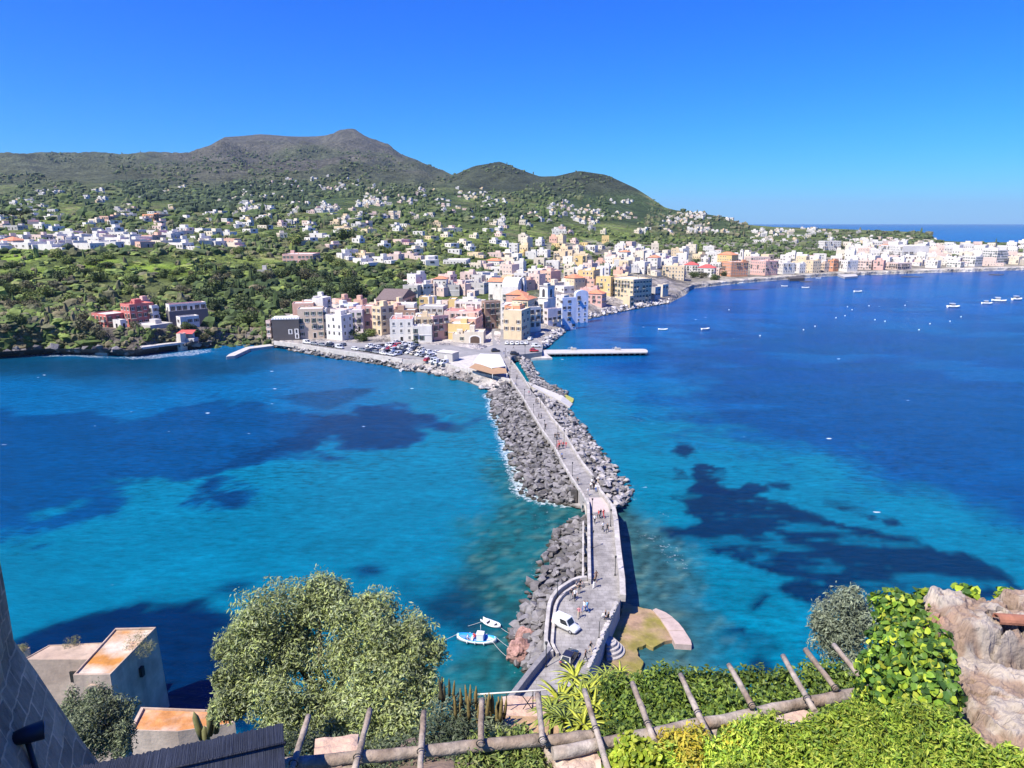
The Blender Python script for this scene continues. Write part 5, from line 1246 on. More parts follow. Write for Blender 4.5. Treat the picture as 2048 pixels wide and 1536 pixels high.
idx = np.arange(X_.size).reshape(X_.shape); Q = np.stack([idx[:-1, :-1], idx[:-1, 1:], idx[1:, 1:], idx[1:, :-1]], -1).reshape(-1, 4)
me = np_mesh('castle_slope', np.stack([X_, Y_, Zs_], -1).reshape(-1, 3), Q, mat('slope_earth', (.17, .12, .085), .95, .4, 1.2, .8, 4, col2=(.07, .075, .04)), None, True)
tag(place('castle_slope', me), kind='structure')
def mpp(px, py, Y):      # metres per photo pixel at a surveyed point
    p = F(px, py, Y); return (p.y*CP-(p.z-H)*SP)/FPX
LF = leafmat('garden_leaf', .5, .3)
def bush(name, label, cat, lobes, n, leaf, cols, asp=1.0, parts=None, group=None, inner=.35, jit=.6, up=.5, v=.35, seed=1, sub=0, hexa=False, patchy=.7):
    """lobes: (px, py, Y, radius in px, depth factor)"""
    rs = np.random.RandomState(seed); LB = []; wts = []
    for lb in lobes:
        px, py, Y, r = lb[:4]; k = lb[4] if len(lb) > 4 else 1
        p = F(px, py, Y); m = r*mpp(px, py, Y); LB.append((p.x, p.y, p.z, m, m*k, m)); wts.append(r*r)
    L0 = np.array(LB)
    if sub:
        LB2, w2 = [], []
        for lb, w0 in zip(LB, wts):
            LB2.append((*lb[:3], lb[3]*.7, lb[4]*.7, lb[5]*.7)); w2.append(w0*1.6)
            for q in range(sub):
                dd = rs.normal(0, 1, 3); dd[2] += .25; dd /= np.linalg.norm(dd); f = rs.uniform(.28, .46); e = rs.uniform(.5, .85)
                LB2.append((lb[0]+dd[0]*lb[3]*e, lb[1]+dd[1]*lb[4]*e, lb[2]+dd[2]*lb[5]*e, lb[3]*f, lb[4]*f, lb[5]*f)); w2.append(w0*f*f)
        LB, wts = LB2, w2
    w_ = np.array(wts)/sum(wts); L = np.array(LB); k = rs.choice(len(L), n, p=w_)
    d = rs.normal(0, 1, (n, 3)); d /= np.linalg.norm(d, axis=1)[:, None]
    r = (inner+(1.04-inner)*rs.uniform(0, 1, n)**.6)*(1+.16*(vnoise(d[:, 0]*3+k*7, d[:, 1]*3+d[:, 2]*3, 5)-.5)*2)
    C_ = L[k, :3]+d*L[k, 3:6]*r[:, None]
    N_ = d*.8+np.array((-.25, -.1, up))
    V_, Q_ = quads(C_, N_, leaf, asp, rs, jit, hexa)
    cc = np.array(cols)[np.minimum((rs.uniform(0, 1, n)*len(cols)).astype(int), len(cols)-1)]*rs.uniform(1-v, 1+v, (n, 1))
    sc_ = .9/max(leaf*14, .2); cc = cc*(1-patchy/2+patchy*fbm(C_[:, 0]*sc_+C_[:, 2]*sc_*.7, C_[:, 1]*sc_-C_[:, 2]*sc_*.6, 3, 91)*1.05)[:, None]
    L = L0; base = Vector(L[:, :3].mean(0)); base.z = float((L[:, 2]-L[:, 5]).min())
    t = thing(name, label, cat, base, 0, group)
    me = np_mesh('foliage', V_-np.array(base), Q_, LF, np.repeat(cc, 6 if hexa else 4, 0)); place('foliage', me, t)
    return t, base, L
OLV = [(.105, .125, .07), (.14, .16, .09), (.075, .095, .05), (.17, .19, .11), (.15, .18, .075)]
OLY = [(.17, .20, .065), (.20, .22, .09), (.12, .15, .06)]
t, base, L = bush('olive_tree', 'big grey-green olive tree with a broad ragged crown at the lower left of the causeway', 'tree',
    [(555,1232,18.5,88),(500,1262,18,62),(640,1208,18.8,66),(675,1200,18.8,44),(700,1238,18.3,56),(765,1258,18,78),(830,1292,17.5,58),(866,1300,17.4,34),(505,1318,17.6,78),(595,1310,18.2,70),(690,1320,18,66),(770,1345,17.2,80),(845,1365,17,48),(470,1388,16.8,50),(540,1400,16.8,76),(640,1420,17,70),(730,1420,16.6,82),(820,1430,16.4,60),(560,1470,16.2,70),(660,1490,16.2,70),(770,1490,16,80),(452,1420,16.6,34),(440,1360,16.8,22),(450,1300,17.6,24),(640,1180,18.8,30),(735,1215,18.4,30)],
    96000, .072, [tuple(q*1.95 for q in c) for c in OLV+OLY+OLY[:1]], .55, seed=3, inner=.2, sub=22, jit=.7)
b = MB(); tb = F(668, 1520, 17)-base; tm = F(672, 1430, 17.3)-base
b.tube([tb+Vector((0, 0, -3)), tb, (tb+tm)/2+Vector((.15, .1, 0)), tm], [.34, .3, .24, .2], 9)
for px, py, Y in ((560, 1280, 18.2), (640, 1230, 18.6), (760, 1290, 17.8), (820, 1330, 17.3), (520, 1360, 17.4), (730, 1370, 17.2), (700, 1250, 18.3)):
    e = F(px, py, Y)-base; m_ = tm.lerp(e, .5)+Vector((R.uniform(-.2, .2), R.uniform(-.2, .2), -.15)); b.tube([tm, m_, e], [.14, .09, .03], 7)
b.build('trunk', M['bark'], t)
bush('leafy_shrub', 'pale green shrub between the castle wall and the orange-stained terrace', 'shrub', [(185,1445,27,66),(240,1428,27.5,36),(148,1420,28,40),(165,1490,26,55),(235,1478,26.5,46),(200,1405,28,34)], 15000, .095, [tuple(q*1.15 for q in c) for c in OLV]+[(.24, .28, .15)], .55, seed=4, sub=16, inner=.25)
bush('olive_bush', 'silvery olive bush rising against the sea left of the ivy', 'shrub', [(1682,1238,8,56),(1652,1268,8,42),(1702,1212,8.1,40),(1688,1290,7.9,50),(1640,1240,8,24),(1720,1250,8,45),(1700,1186,8.1,20)], 13000, .030, [(.20,.24,.16),(.26,.30,.20),(.14,.17,.11),(.30,.34,.23)], .5, seed=5, sub=16, inner=.25)
LIME = [(.34, .42, .03), (.26, .36, .03), (.40, .44, .05)]; IVG = [(.09, .18, .025), (.06, .13, .025), (.13, .23, .03)]
bush('ivy', 'mass of big yellow-green heart-shaped leaves climbing the rough stone wall', 'plant', [(1785,1222,5.0,44),(1820,1240,4.9,48),(1848,1285,4.3,48),(1800,1305,4.6,60),(1866,1330,3.95,42),(1776,1352,4.7,54),(1836,1362,4.1,56),(1756,1385,4.8,42),(1815,1405,4.1,52),(1872,1392,3.7,44)], 4600, .033, LIME+IVG+IVG+[(.18, .30, .03), (.05, .10, .02)], 1.0, jit=.55, up=.3, seed=6, inner=.7, hexa=True)
for px, py, r, lab in ((1848, 1190, 15, 'small green plant on the near corner of the rough stone wall top'), (1928, 1186, 20, 'yellow-green plant in the middle of the rough stone wall top'), (2008, 1190, 17, 'lime green plant at the right end of the rough stone wall top')):
    bush('wall_plant', lab, 'plant', [(px, py, 5.15, r), (px+14, py+4, 5.1, r*.7)], 70, .042, LIME[:2]+IVG, 1.0, seed=px, hexa=True)
HG = [(.075, .13, .02), (.11, .17, .025), (.05, .09, .018), (.15, .21, .03)]
hl_ = []
for i, px in enumerate(range(1235, 1760, 34)):
    top = np.interp(px, [1230, 1290, 1340, 1400, 1500, 1600, 1660, 1760], [1352, 1330, 1322, 1332, 1330, 1334, 1318, 1330])
    hl_ += [(px, top+44, 10.2, 46), (px+10, top+92, 9.4, 50), (px-6, top+140, 8.4, 50)]
bush('hedge', 'dense glossy dark green hedge behind the pergola rafters', 'hedge', hl_, 38000, .045, HG+[(.19, .26, .04)], .85, seed=8, inner=.35, sub=15)
FG = [(.24, .33, .035), (.18, .27, .03), (.32, .40, .045), (.12, .20, .025), (.36, .40, .06)]
fl_ = []
for px in range(1235, 1760, 34):
    top = np.interp(px, [1230, 1300, 1420, 1480, 1530, 1600, 1700, 1800, 1880, 1950, 2050], [1508, 1500, 1492, 1440, 1432, 1448, 1402, 1388, 1408, 1486, 1522])
    k = 0
    while top+30+k*42 < 1600:
        fl_.append((px+R.uniform(-8, 8), top+30+k*42, 5.45-.2*k, 42)); k += 1
bush('climbing_bush', 'bright green creeping bush covering the ground in front of the pergola beam', 'shrub', fl_, 32000, .029, FG, .6, seed=9, inner=.35, v=.3, sub=9, patchy=1.0)
fr_ = []
for px in range(1735, 2110, 30):
    top = np.interp(px, [1700, 1800, 1880, 1930, 1960, 2050, 2110], [1402, 1392, 1410, 1452, 1488, 1506, 1520])
    for k in range(5): fr_.append((px+R.uniform(-8, 8), top+30+k*40, np.interp(px, [1735, 1850, 1960, 2110], [4.6, 3.55, 3.0, 2.7])-.06*k, 38))
bush('creeping_bush', 'bright green creeping bush spilling over the foot of the rough stone wall', 'shrub', fr_, 30000, .019, FG, .6, seed=29, inner=.35, v=.3, sub=9, patchy=1.0)
bush('yellow_bush', 'patch of golden yellow leaves under the middle rafters', 'shrub', [(1345,1492,5.6,36),(1390,1484,5.6,34),(1470,1478,5.5,32),(1500,1500,5.4,30),(1380,1520,5.4,36)], 2600, .03, [(.42,.33,.035),(.36,.30,.03),(.30,.30,.04)], .7, seed=10)
bush('lime_bush', 'small lime green broad-leaved plant at the foot of the masonry pier', 'shrub', [(1262,1500,5.5,34),(1300,1520,5.4,32),(1240,1530,5.4,30)], 900, .036, LIME, .9, seed=11, hexa=True)
bush('pergola_vine', 'light green vine hanging over the beam below the echium', 'plant', [(965,1495,5.9,36),(1010,1500,5.9,40),(1060,1505,5.8,38),(945,1535,5.6,40),(1000,1545,5.6,45),(1060,1545,5.6,45),(1040,1470,6.0,24)], 4200, .034, [(.16,.21,.05),(.22,.27,.06),(.10,.15,.035),(.26,.28,.09)], .6, seed=12)
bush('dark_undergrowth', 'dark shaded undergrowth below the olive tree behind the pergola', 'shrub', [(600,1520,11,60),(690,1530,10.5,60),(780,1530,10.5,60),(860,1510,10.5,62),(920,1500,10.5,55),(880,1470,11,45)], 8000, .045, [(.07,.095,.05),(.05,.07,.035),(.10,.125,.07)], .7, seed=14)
# echium with upright spikes
t, base, L = bush('echium', 'tall shrub with dozens of upright brownish flower spikes left of the handrail', 'shrub', [(900,1440,11.5,52),(950,1450,11.3,54),(985,1465,11.1,36),(925,1490,11,50),(980,1490,11,36)], 5200, .06, [(.14,.17,.10),(.10,.13,.07),(.18,.21,.13)], .45, seed=15)
sp = MB().tube([(0, 0, 0), (0, 0, .12), (.004, 0, .36), (0, 0, .5)], [.026, .038, .03, .008], 7); spm = [sp.mesh('flower_spike', mat(n, c, .9, .4, 30, .8, 60)) for n, c in (('spike_brown', (.17, .13, .045)), ('spike_dark', (.06, .055, .03)))]
for i in range(46):
    px = R.uniform(872, 1008); top = np.interp(px, [870, 900, 940, 1008], [1350, 1348, 1362, 1388])+R.uniform(0, 55)
    p = F(px, top, 11.4+R.uniform(-.3, .3))-base; s_ = R.uniform(.75, 1.15)
    place('flower_spike', spm[1 if px < 905 else 0], t, p-Vector((0, 0, .5*s_)), (R.uniform(-.12, .12), R.uniform(-.12, .12), 0), (s_, s_, s_))
# aloes
def aloe_mesh(seed):
    r = random.Random(seed); V_, F__, m_ = [], [], MB()
    for k in range(30):
        az = k*2.4+r.uniform(-.2, .2); ln = r.uniform(.34, .5); el = r.uniform(.1, 1.25); secs = []
        for i in range(6):
            t = i/5; rr_ = ln*t*math.cos(el*(1-.55*t)); zz = ln*t*math.sin(el*(1-.75*t)) - .10*t*t*(1.2-el)
            w_ = .034*(1-t)**.7+.002; th = .012*(1-t)+.001
            c = Vector((math.cos(az)*rr_, math.sin(az)*rr_, zz)); s = Vector((-math.sin(az), math.cos(az), 0))*w_
            secs.append([c-s, c-Vector((0, 0, th)), c+s, c+Vector((0, 0, -th*.3))])
        m_.loft(secs, 0, True, True)
    m_.tube([(0, 0, -.5), (0, 0, .03)], [.05, .04], 7, 1)
    return m_
AM = [aloe_mesh(s).mesh('leaf_rosette', [mat('aloe_leaf'+'_pale'*i, c, .45, .2, 6, transl=.15), M['bark']]) for i, (s, c) in enumerate(((1, (.42, .45, .05)), (2, (.27, .33, .05))))]
for i, (px, py, s_) in enumerate(((1150,1356,1.0),(1196,1378,1.05),(1118,1404,.95),(1158,1402,1.1),(1186,1424,1.0),(1128,1444,.95),(1166,1452,.9),(1214,1356,.8),(1240,1348,.75),(1104,1428,.8),(1208,1440,1.0),(1146,1428,.9),(1176,1388,1.0),(1232,1400,.8))):
    o = place('aloe', AM[i % 2], None, F(px, py, 9.6+.03*(1450-py)), (R.uniform(-.35, .1), R.uniform(-.25, .25), R.uniform(0, 6)), (s_,)*3); o.scale = (s_*1.25,)*3; tag(o, 'spiky yellow-green aloe rosette in the clump above the end of the causeway', 'aloe', 'aloe rosettes in the clump')
for i, (px, py, h_) in enumerate(((405, 1478, 1.1), (420, 1470, 1.5), (432, 1465, 1.9), (415, 1490, .8))):
    b = MB(); n = 12; secs = []
    for z_, r_ in ((0, .09), (.4*h_, .11), (.8*h_, .085), (h_, .01)):
        secs.append([(r_*(1+.2*(k % 2))*math.cos(2*math.pi*k/n), r_*(1+.2*(k % 2))*math.sin(2*math.pi*k/n), z_) for k in range(n)])
    o = b.loft(secs, 0, True, True).build('cactus', mat('cactus_skin', (.15, .15, .06), .7, .25, 8) if i == 0 else bpy.data.materials['cactus_skin']); o.location = F(px, py, 20); o.rotation_euler = (R.uniform(-.15, .15), R.uniform(-.2, .2), 0); tag(o, 'columnar cactus beside the orange-stained terrace', 'cactus', 'columnar cacti by the terrace')
# pergola
def wood():
    m = mat('weathered_wood', (.20, .15, .11), .9, .45, 7, 1.0, 26, col2=(.30, .25, .20))
    nt = m.node_tree
    return m
WOOD = wood(); WOODP = mat('silvery_wood', (.31, .265, .22), .9, .45, 7, 1.0, 26, col2=(.20, .145, .105))
pg = thing('pergola', 'rustic pergola of weathered round poles along the lower edge', 'pergola', P(1100, 1490, 50))
po = pg.location.copy()
def log(name, a, b, r, m, n=10, seed=0):
    rr_ = random.Random(seed); pts = []; rs_ = []
    for i in range(n+1):
        t = i/n; p = a.lerp(b, t); pts.append(p+Vector((rr_.uniform(-1, 1), rr_.uniform(-1, 1), rr_.uniform(-1, 1)))*r*.09-po); rs_.append(r*rr_.uniform(.9, 1.08))
    mb_ = MB().tube(pts, rs_, 12)
    for i in range(len(mb_.v)):
        v = Vector(mb_.v[i]); k = 1+.0*v.x; mb_.v[i] = tuple(v*k)
    return mb_.build(name, m, pg)
Z0 = 49.95
log('beam', P(552, 1531, Z0), P(1092, 1479, Z0), .062, WOOD, 16, 1); log('beam', P(1088, 1484, Z0), P(1198, 1470, Z0), .062, WOOD, 5, 2); log('beam', P(1106, 1507, Z0), P(1742, 1381, Z0), .062, WOODP, 18, 3)
RAF = [((617,1432),(583,1540)),((740,1420),(708,1545)),((848,1424),(840,1545)),((964,1400),(961,1492)),((1076,1388),(1086,1486)),((1168,1380),(1218,1545)),((1265,1366),(1310,1484)),((1361,1350),(1428,1496)),((1458,1330),(1507,1416)),((1566,1312),(1630,1424)),((1611,1300),(1674,1380)),((1668,1290),(1740,1378))]
for i, (a, b) in enumerate(RAF):
    log('rafter', P(*a, Z0+.1), P(*b, Z0+.1), .031, WOODP if i > 3 else WOOD, 7, 10+i)
    c = None
    A, B = P(*a, Z0+.13), P(*b, Z0+.13)
    bm_ = np.interp
    y_ = np.interp(b[0], [552, 1092, 1742], [1531, 1485, 1381]); t_ = min(max((y_-a[1])/(b[1]-a[1]), .1), .95); q = A.lerp(B, t_)-po
    MB().tube([q+Vector((.042*math.cos(k*.7), .0, .042*math.sin(k*.7))) for k in range(10)], .006, 5).build('wire_tie', M['metal'], pg)
for px, py in ((700, 1519), (1100, 1482), (1420, 1446), (1736, 1383)):
    p = P(px, py, Z0); log('post', p-Vector((0, 0, .05)), p-Vector((0, -.1, 2.2)), .07, WOOD, 5, px)
# stones
M['tuff'] = mat('pink_tuff_blocks', (.44, .30, .22), .95, .25, 3, 1.0, 9, col2=(.52, .42, .33))
M['tuffd'] = mat('dark_tuff', (.20, .14, .11), .95, .3, 4, 1.0, 9)
def rough_block(name, label, cat, c, dim, rz, m, seed, n=4, amp=.05):
    bm = bmesh.new(); bmesh.ops.create_cube(bm, size=1); bmesh.ops.subdivide_edges(bm, edges=bm.edges, cuts=n, use_grid_fill=True)
    rs = random.Random(seed)
    for v in bm.verts:
        p = v.co; k = p.length/.5; rnd = Vector((rs.uniform(-1, 1), rs.uniform(-1, 1), rs.uniform(-1, 1)))*amp
        q = Vector((p.x*dim[0], p.y*dim[1], p.z*dim[2]))*(1-.06*max(0, k-1.2)); v.co = q+rnd*min(dim)
    me = bpy.data.meshes.new(name); bm.to_mesh(me); bm.free(); me.materials.append(m)
    return tag(place(name, me, None, c, (0, 0, rz)), label, cat)
rough_block('stone_block', 'pale pinkish stone block lying behind the left beam', 'stone', F(674, 1512, 6.6), (.5, .3, .28), .15, M['tuff'], 1)
rough_block('stone_block', 'tan stone block under the right-hand beam with one dark side', 'stone', F(1582, 1452, 6.6), (.42, .36, .26), .5, M['tuff'], 2)
rough_block('masonry_pier', 'pinkish masonry pier below the doubled beams', 'pier', F(1152, 1530, 5.65)-Vector((0, 0, .42)), (.46, .42, 1.1), .1, M['tuff'], 3, 6)
rough_block('garden_step', 'upper pink stone ledge behind the handrail', 'ledge', F(1058, 1424, 13.3), (1.25, .6, .4), .02, M['tuff'], 4)
rough_block('garden_step', 'middle pink stone ledge below the handrail', 'ledge', F(1058, 1448, 12.5), (1.25, .5, .32), .0, M['tuff'], 5)
rough_block('garden_step', 'ochre earth ledge just above the beam', 'ledge', F(1058, 1472, 11.6), (1.2, .8, .3), -.03, mat('ochre_earth', (.34, .22, .12), .95, .3, 4, .8, 10), 6)
t = thing('handrail', 'thin pale iron handrail above the pink ledges', 'railing', F(1060, 1440, 13.2)); o0 = t.location.copy()
a, b_ = F(952, 1389, 13), F(1135, 1377, 13.2)
MB().tube([a-o0, a.lerp(b_, .5)-o0, b_-o0], .018, 6).build('top_rail', M['rope'], t)
for k in (.62, .70, .33): 
    p = a.lerp(b_, k); MB().tube([p-o0, p-o0-Vector((0, 0, 1.0))], .012, 6).build('baluster', M['metal'], t)
for k0, k1 in ((.62, .5), (.70, .82), (.5, .62)):
    MB().tube([a.lerp(b_, k0)-o0-Vector((0, 0, .1)), a.lerp(b_, k1)-o0-Vector((0, 0, .5))], .01, 5).build('brace', M['metal'], t)
MB().tube([a.lerp(b_, .3)-o0-Vector((0, 0, .52)), b_-o0-Vector((0, 0, .5))], .01, 5).build('lower_rail', M['metal'], t)
# rough wall at the right
nu, nv = 230, 150
U, V2 = np.meshgrid(np.linspace(0, 1, nu), np.linspace(0, 1, nv))
x0 = 2.62+.78*V2+(fbm(V2*9, V2*0+3, 3, 3)-.5)*.3; x1 = 7.2
WXg = x0+(x1-x0)*U; WYg = 2.9+2.1*V2+(U*.1)
hh = fbm(WXg*2.2, WYg*2.2, 5, 61); h2_ = fbm(WXg*6, WYg*6, 4, 62); cell = vnoise(WXg*3.1, WYg*4.2, 64)
WZ = 51.86+.11*(hh-.5)+.10*(h2_-.5)+.05*sstep(.48, .53, cell)+.07*(fbm(WXg*15, WYg*15, 4, 68, .65)-.5)-.10*sstep(.035, .0, np.abs(fbm(WXg*2.6, WYg*3.4, 3, 69)-.5))
led = sstep(4.42, 4.5, WYg+.05*(h2_-.5)); WZ = WZ+.16*led
hol = np.exp(-(((WXg-3.95)/.42)**2+((WYg-4.36)/.11)**2)); WZ = WZ-.22*hol
edge_ = np.minimum(U/.02, 1); WZ = WZ-.12*(1-edge_)
CW_ = np.zeros(WXg.shape+(3,)); CW_[:] = (.275, .20, .155)
CW_ = mixc(CW_, (.38, .335, .295), sstep(.47, .6, h2_)); CW_ = mixc(CW_, (.12, .095, .08), sstep(.03, .0, np.abs(fbm(WXg*2.6, WYg*3.4, 3, 69)-.5))*.8); CW_ = mixc(CW_, (.30, .165, .11), sstep(.54, .66, hh)*.8); CW_ = mixc(CW_, (.20, .15, .12), sstep(.62, .72, fbm(WXg*4, WYg*4, 4, 66)) * .8); CW_ = mixc(CW_, (.16, .12, .10), hol)  # the hollow is also painted darker, as shade under the ledge
idx = np.arange(nu*nv).reshape(nv, nu); Q = [np.stack([idx[:-1, :-1], idx[:-1, 1:], idx[1:, 1:], idx[1:, :-1]], -1).reshape(-1, 4)]
VW = np.stack([WXg, WYg, WZ], -1).reshape(-1, 3); CWf = CW_.reshape(-1, 3)*np.array((.88, .86, .80))
def skirt(line, out):
    global VW, CWf
    n = len(line); prev = line
    for k in range(1, 9):
        nv_ = VW[line].copy(); nv_[:, 2] -= .25*k; nv_[:, :2] += np.array(out)*(.03*k)+(NR.uniform(-.025, .025, (n, 2))); b0 = len(VW); VW = np.concatenate([VW, nv_]); CWf = np.concatenate([CWf, CWf[line]*NR.uniform(.75, 1.1, (n, 1))]); cur = np.arange(b0, b0+n)
        Q.append(np.stack([prev[:-1], prev[1:], cur[1:], cur[:-1]], -1)); prev = cur
skirt(idx[:, 0], (-1, 0)); skirt(idx[-1, :], (0, 1)); skirt(idx[0, :], (0, -1))
o_ = np.array((3.4, 4.0, 50.0))
me = np_mesh('rubble_wall', VW-o_, np.concatenate(Q), mat('rubble', (0, 0, 0), .95, .25, 6, 1.0, 14, attr=True), CWf, False)
rw = thing('rubble_wall', 'thick rough pinkish rubble wall at the lower right corner', 'wall', tuple(o_)); me.name = 'masonry'; place('masonry', me, rw)
a = F(1994, 1232, 4.62)-Vector(o_); c = MB().loft([[(x, .07*math.cos(q), .075*math.sin(q)-.01) for q in np.linspace(-.3, 3.44, 9)]+[(x, .055*math.cos(q), .058*math.sin(q)-.01) for q in np.linspace(3.44, -.3, 9)] for x in (0, .2, .42)], 0, True, False)
o = c.build('roof_tile', mat('old_tile', (.30, .125, .075), .9, .3, 6, .5, 14), rw); o.scale = (1, .8, .55); o.location = a+Vector((0, 0, -.02)); o.rotation_euler = (0, 0, -.12)
# castle wall at the left, with battered foot
ax, bx = Vector((-4.0, 1.0)), Vector((-10.0, 12.0)); dv = (bx-ax).normalized(); Lw = (bx-ax).length
cwt = thing('castle_wall', 'shaded castle wall of squared stone with a sloping foot at the left edge', 'wall', (ax.x, ax.y, 40), math.atan2(dv.y, dv.x))
prof = [(0, 2.2), (2.0, 1.5), (4.1, .8), (6.0, .25), (6.85, .0), (8, 0), (10.4, 0)]
nL = 60; secs = []
for i in range(nL+1):
    u = Lw*i/nL; jag = lambda: R.uniform(-.03, .03)
    secs.append([(u+(o_2*.10), -o_2+jag(), z_) for z_, o_2 in prof]+[(u, 1.5, 10.4), (u, 1.5, 0)])
def brickmat():
    m = mat('squared_stone', (.62, .40, .23), .95, .3, 2, 0, col2=(.46, .30, .18)); nt = m.node_tree; N = nt.nodes; L = nt.links; b = N['Principled BSDF']
    tc = N.new('ShaderNodeTexCoord'); sx = N.new('ShaderNodeSeparateXYZ'); cb = N.new('ShaderNodeCombineXYZ'); L.new(tc.outputs['Object'], sx.inputs[0]); L.new(sx.outputs['X'], cb.inputs['X']); L.new(sx.outputs['Z'], cb.inputs['Y'])
    nz = N.new('ShaderNodeTexNoise'); nz.inputs['Scale'].default_value = 1.5; L.new(tc.outputs['Object'], nz.inputs['Vector']); ad = N.new('ShaderNodeMixRGB'); ad.blend_type = 'ADD'; ad.inputs[0].default_value = .05; L.new(cb.outputs[0], ad.inputs[1]); L.new(nz.outputs['Color'], ad.inputs[2])
    br = N.new('ShaderNodeTexBrick'); br.inputs['Scale'].default_value = 1; br.inputs['Brick Width'].default_value = .8; br.inputs['Row Height'].default_value = .4; br.inputs['Mortar Size'].default_value = .025; br.inputs['Color1'].default_value = (1, 1, 1, 1); br.inputs['Color2'].default_value = (.55, .55, .57, 1); br.inputs['Mortar'].default_value = (1.22, 1.2, 1.18, 1)
    L.new(ad.outputs[0], br.inputs['Vector'])
    old = b.inputs['Base Color'].links[0].from_socket; mu = N.new('ShaderNodeMix'); mu.data_type = 'RGBA'; mu.blend_type = 'MULTIPLY'; mu.inputs[0].default_value = 1; mu.clamp_result = False; L.new(old, mu.inputs[6]); L.new(br.outputs['Color'], mu.inputs[7]); L.new(mu.outputs[2], b.inputs['Base Color'])
    bp = N.new('ShaderNodeBump'); bp.invert = True; bp.inputs['Distance'].default_value = .04; L.new(br.outputs['Fac'], bp.inputs['Height']); nb = N.new('ShaderNodeTexNoise'); nb.inputs['Scale'].default_value = 9; nb.inputs['Detail'].default_value = 6; L.new(tc.outputs['Object'], nb.inputs['Vector']); b2 = N.new('ShaderNodeBump'); b2.inputs['Distance'].default_value = .05; L.new(nb.outputs['Fac'], b2.inputs['Height']); L.new(bp.outputs[0], b2.inputs['Normal']); L.new(b2.outputs[0], b.inputs['Normal'])
    return m
MB().loft(secs, 0, True, False).build('masonry', brickmat(), cwt)
fp = F(52, 1470, 10.2); t = thing('floodlight', 'black floodlight on a bracket beside the castle wall at the lower left', 'lamp', fp)
MB().tube([(.2, .16, -.02), (.0, 0, 0), (-.2, -.16, .02)], [.17, .15, .10], 14).build('lamp_head', M['metal'], t); MB().tube([(.0, 0, -.1), (.15, -.1, -.7), (.4, -.3, -1.6)], .045, 8).build('bracket', M['metal'], t)
MB().tube([(.202, .162, -.02), (.206, .165, -.021)], .145, 14).build('glass', M['lampglass'], t)
# reed canopy
def reedmat():
    m = mat('dark_reed', (.019, .023, .036), .6, .3, 3); nt = m.node_tree; N = nt.nodes; L = nt.links; b = N['Principled BSDF']
    tc = N.new('ShaderNodeTexCoord'); mp = N.new('ShaderNodeMapping'); mp.inputs['Scale'].default_value = (130, 2.2, 1); L.new(tc.outputs['Object'], mp.inputs[0]); n = N.new('ShaderNodeTexNoise'); n.inputs['Scale'].default_value = 1; n.inputs['Detail'].default_value = 4; L.new(mp.outputs[0], n.inputs['Vector'])
    r = N.new('ShaderNodeMapRange'); r.inputs['From Min'].default_value = .35; r.inputs['From Max'].default_value = .7; r.inputs['To Min'].default_value = .5; r.inputs['To Max'].default_value = 1.7; L.new(n.outputs['Fac'], r.inputs['Value'])
    old = b.inputs['Base Color'].links[0].from_socket; mu = N.new('ShaderNodeMix'); mu.data_type = 'RGBA'; mu.blend_type = 'MULTIPLY'; mu.inputs[0].default_value = 1; L.new(old, mu.inputs[6]); L.new(r.outputs[0], mu.inputs[7]); L.new(mu.outputs[2], b.inputs['Base Color'])
    bp = N.new('ShaderNodeBump'); bp.inputs['Distance'].default_value = .02; L.new(n.outputs['Fac'], bp.inputs['Height']); L.new(bp.outputs[0], b.inputs['Normal'])
    return m
q0, q1 = F(566, 1447, 5.34), F(128, 1540, 4.75)
ct = thing('reed_canopy', 'dark blue-black reed mat canopy in the lower left corner', 'canopy', q0); e1 = (q1-q0); e1.z = q1.z-q0.z
ex = e1.normalized(); ct.rotation_euler = (0, 0, math.atan2(ex.y, ex.x))
Ld = Vector((e1.x, e1.y)).length; dz = e1.z
b = MB(); n = 170
RM_ = reedmat(); rr_ = random.Random(5)
secs = []
for i in range(n+1):
    u = -.0+Ld*1.35*i/n; fr = rr_.uniform(-.012, .016); z_ = dz*u/Ld
    secs.append([(u, -fr, z_), (u, 1.9, z_-.10), (u, 1.9, z_-.14), (u, -fr, z_-.04)])
b.loft(secs, 0, True, False).build('reed_mat', RM_, ct)
for yy in (.28, 1.0, 1.6): MB().tube([(-.02, yy, .03-.05*yy), (Ld*1.36, yy, dz*1.36+.03-.05*yy)], .014, 6).build('batten', RM_, ct)
MB().tube([(.06, -.05, -.1), (.06, 1.9, -.2)], .035, 8).build('rafter', M['metal'], ct)
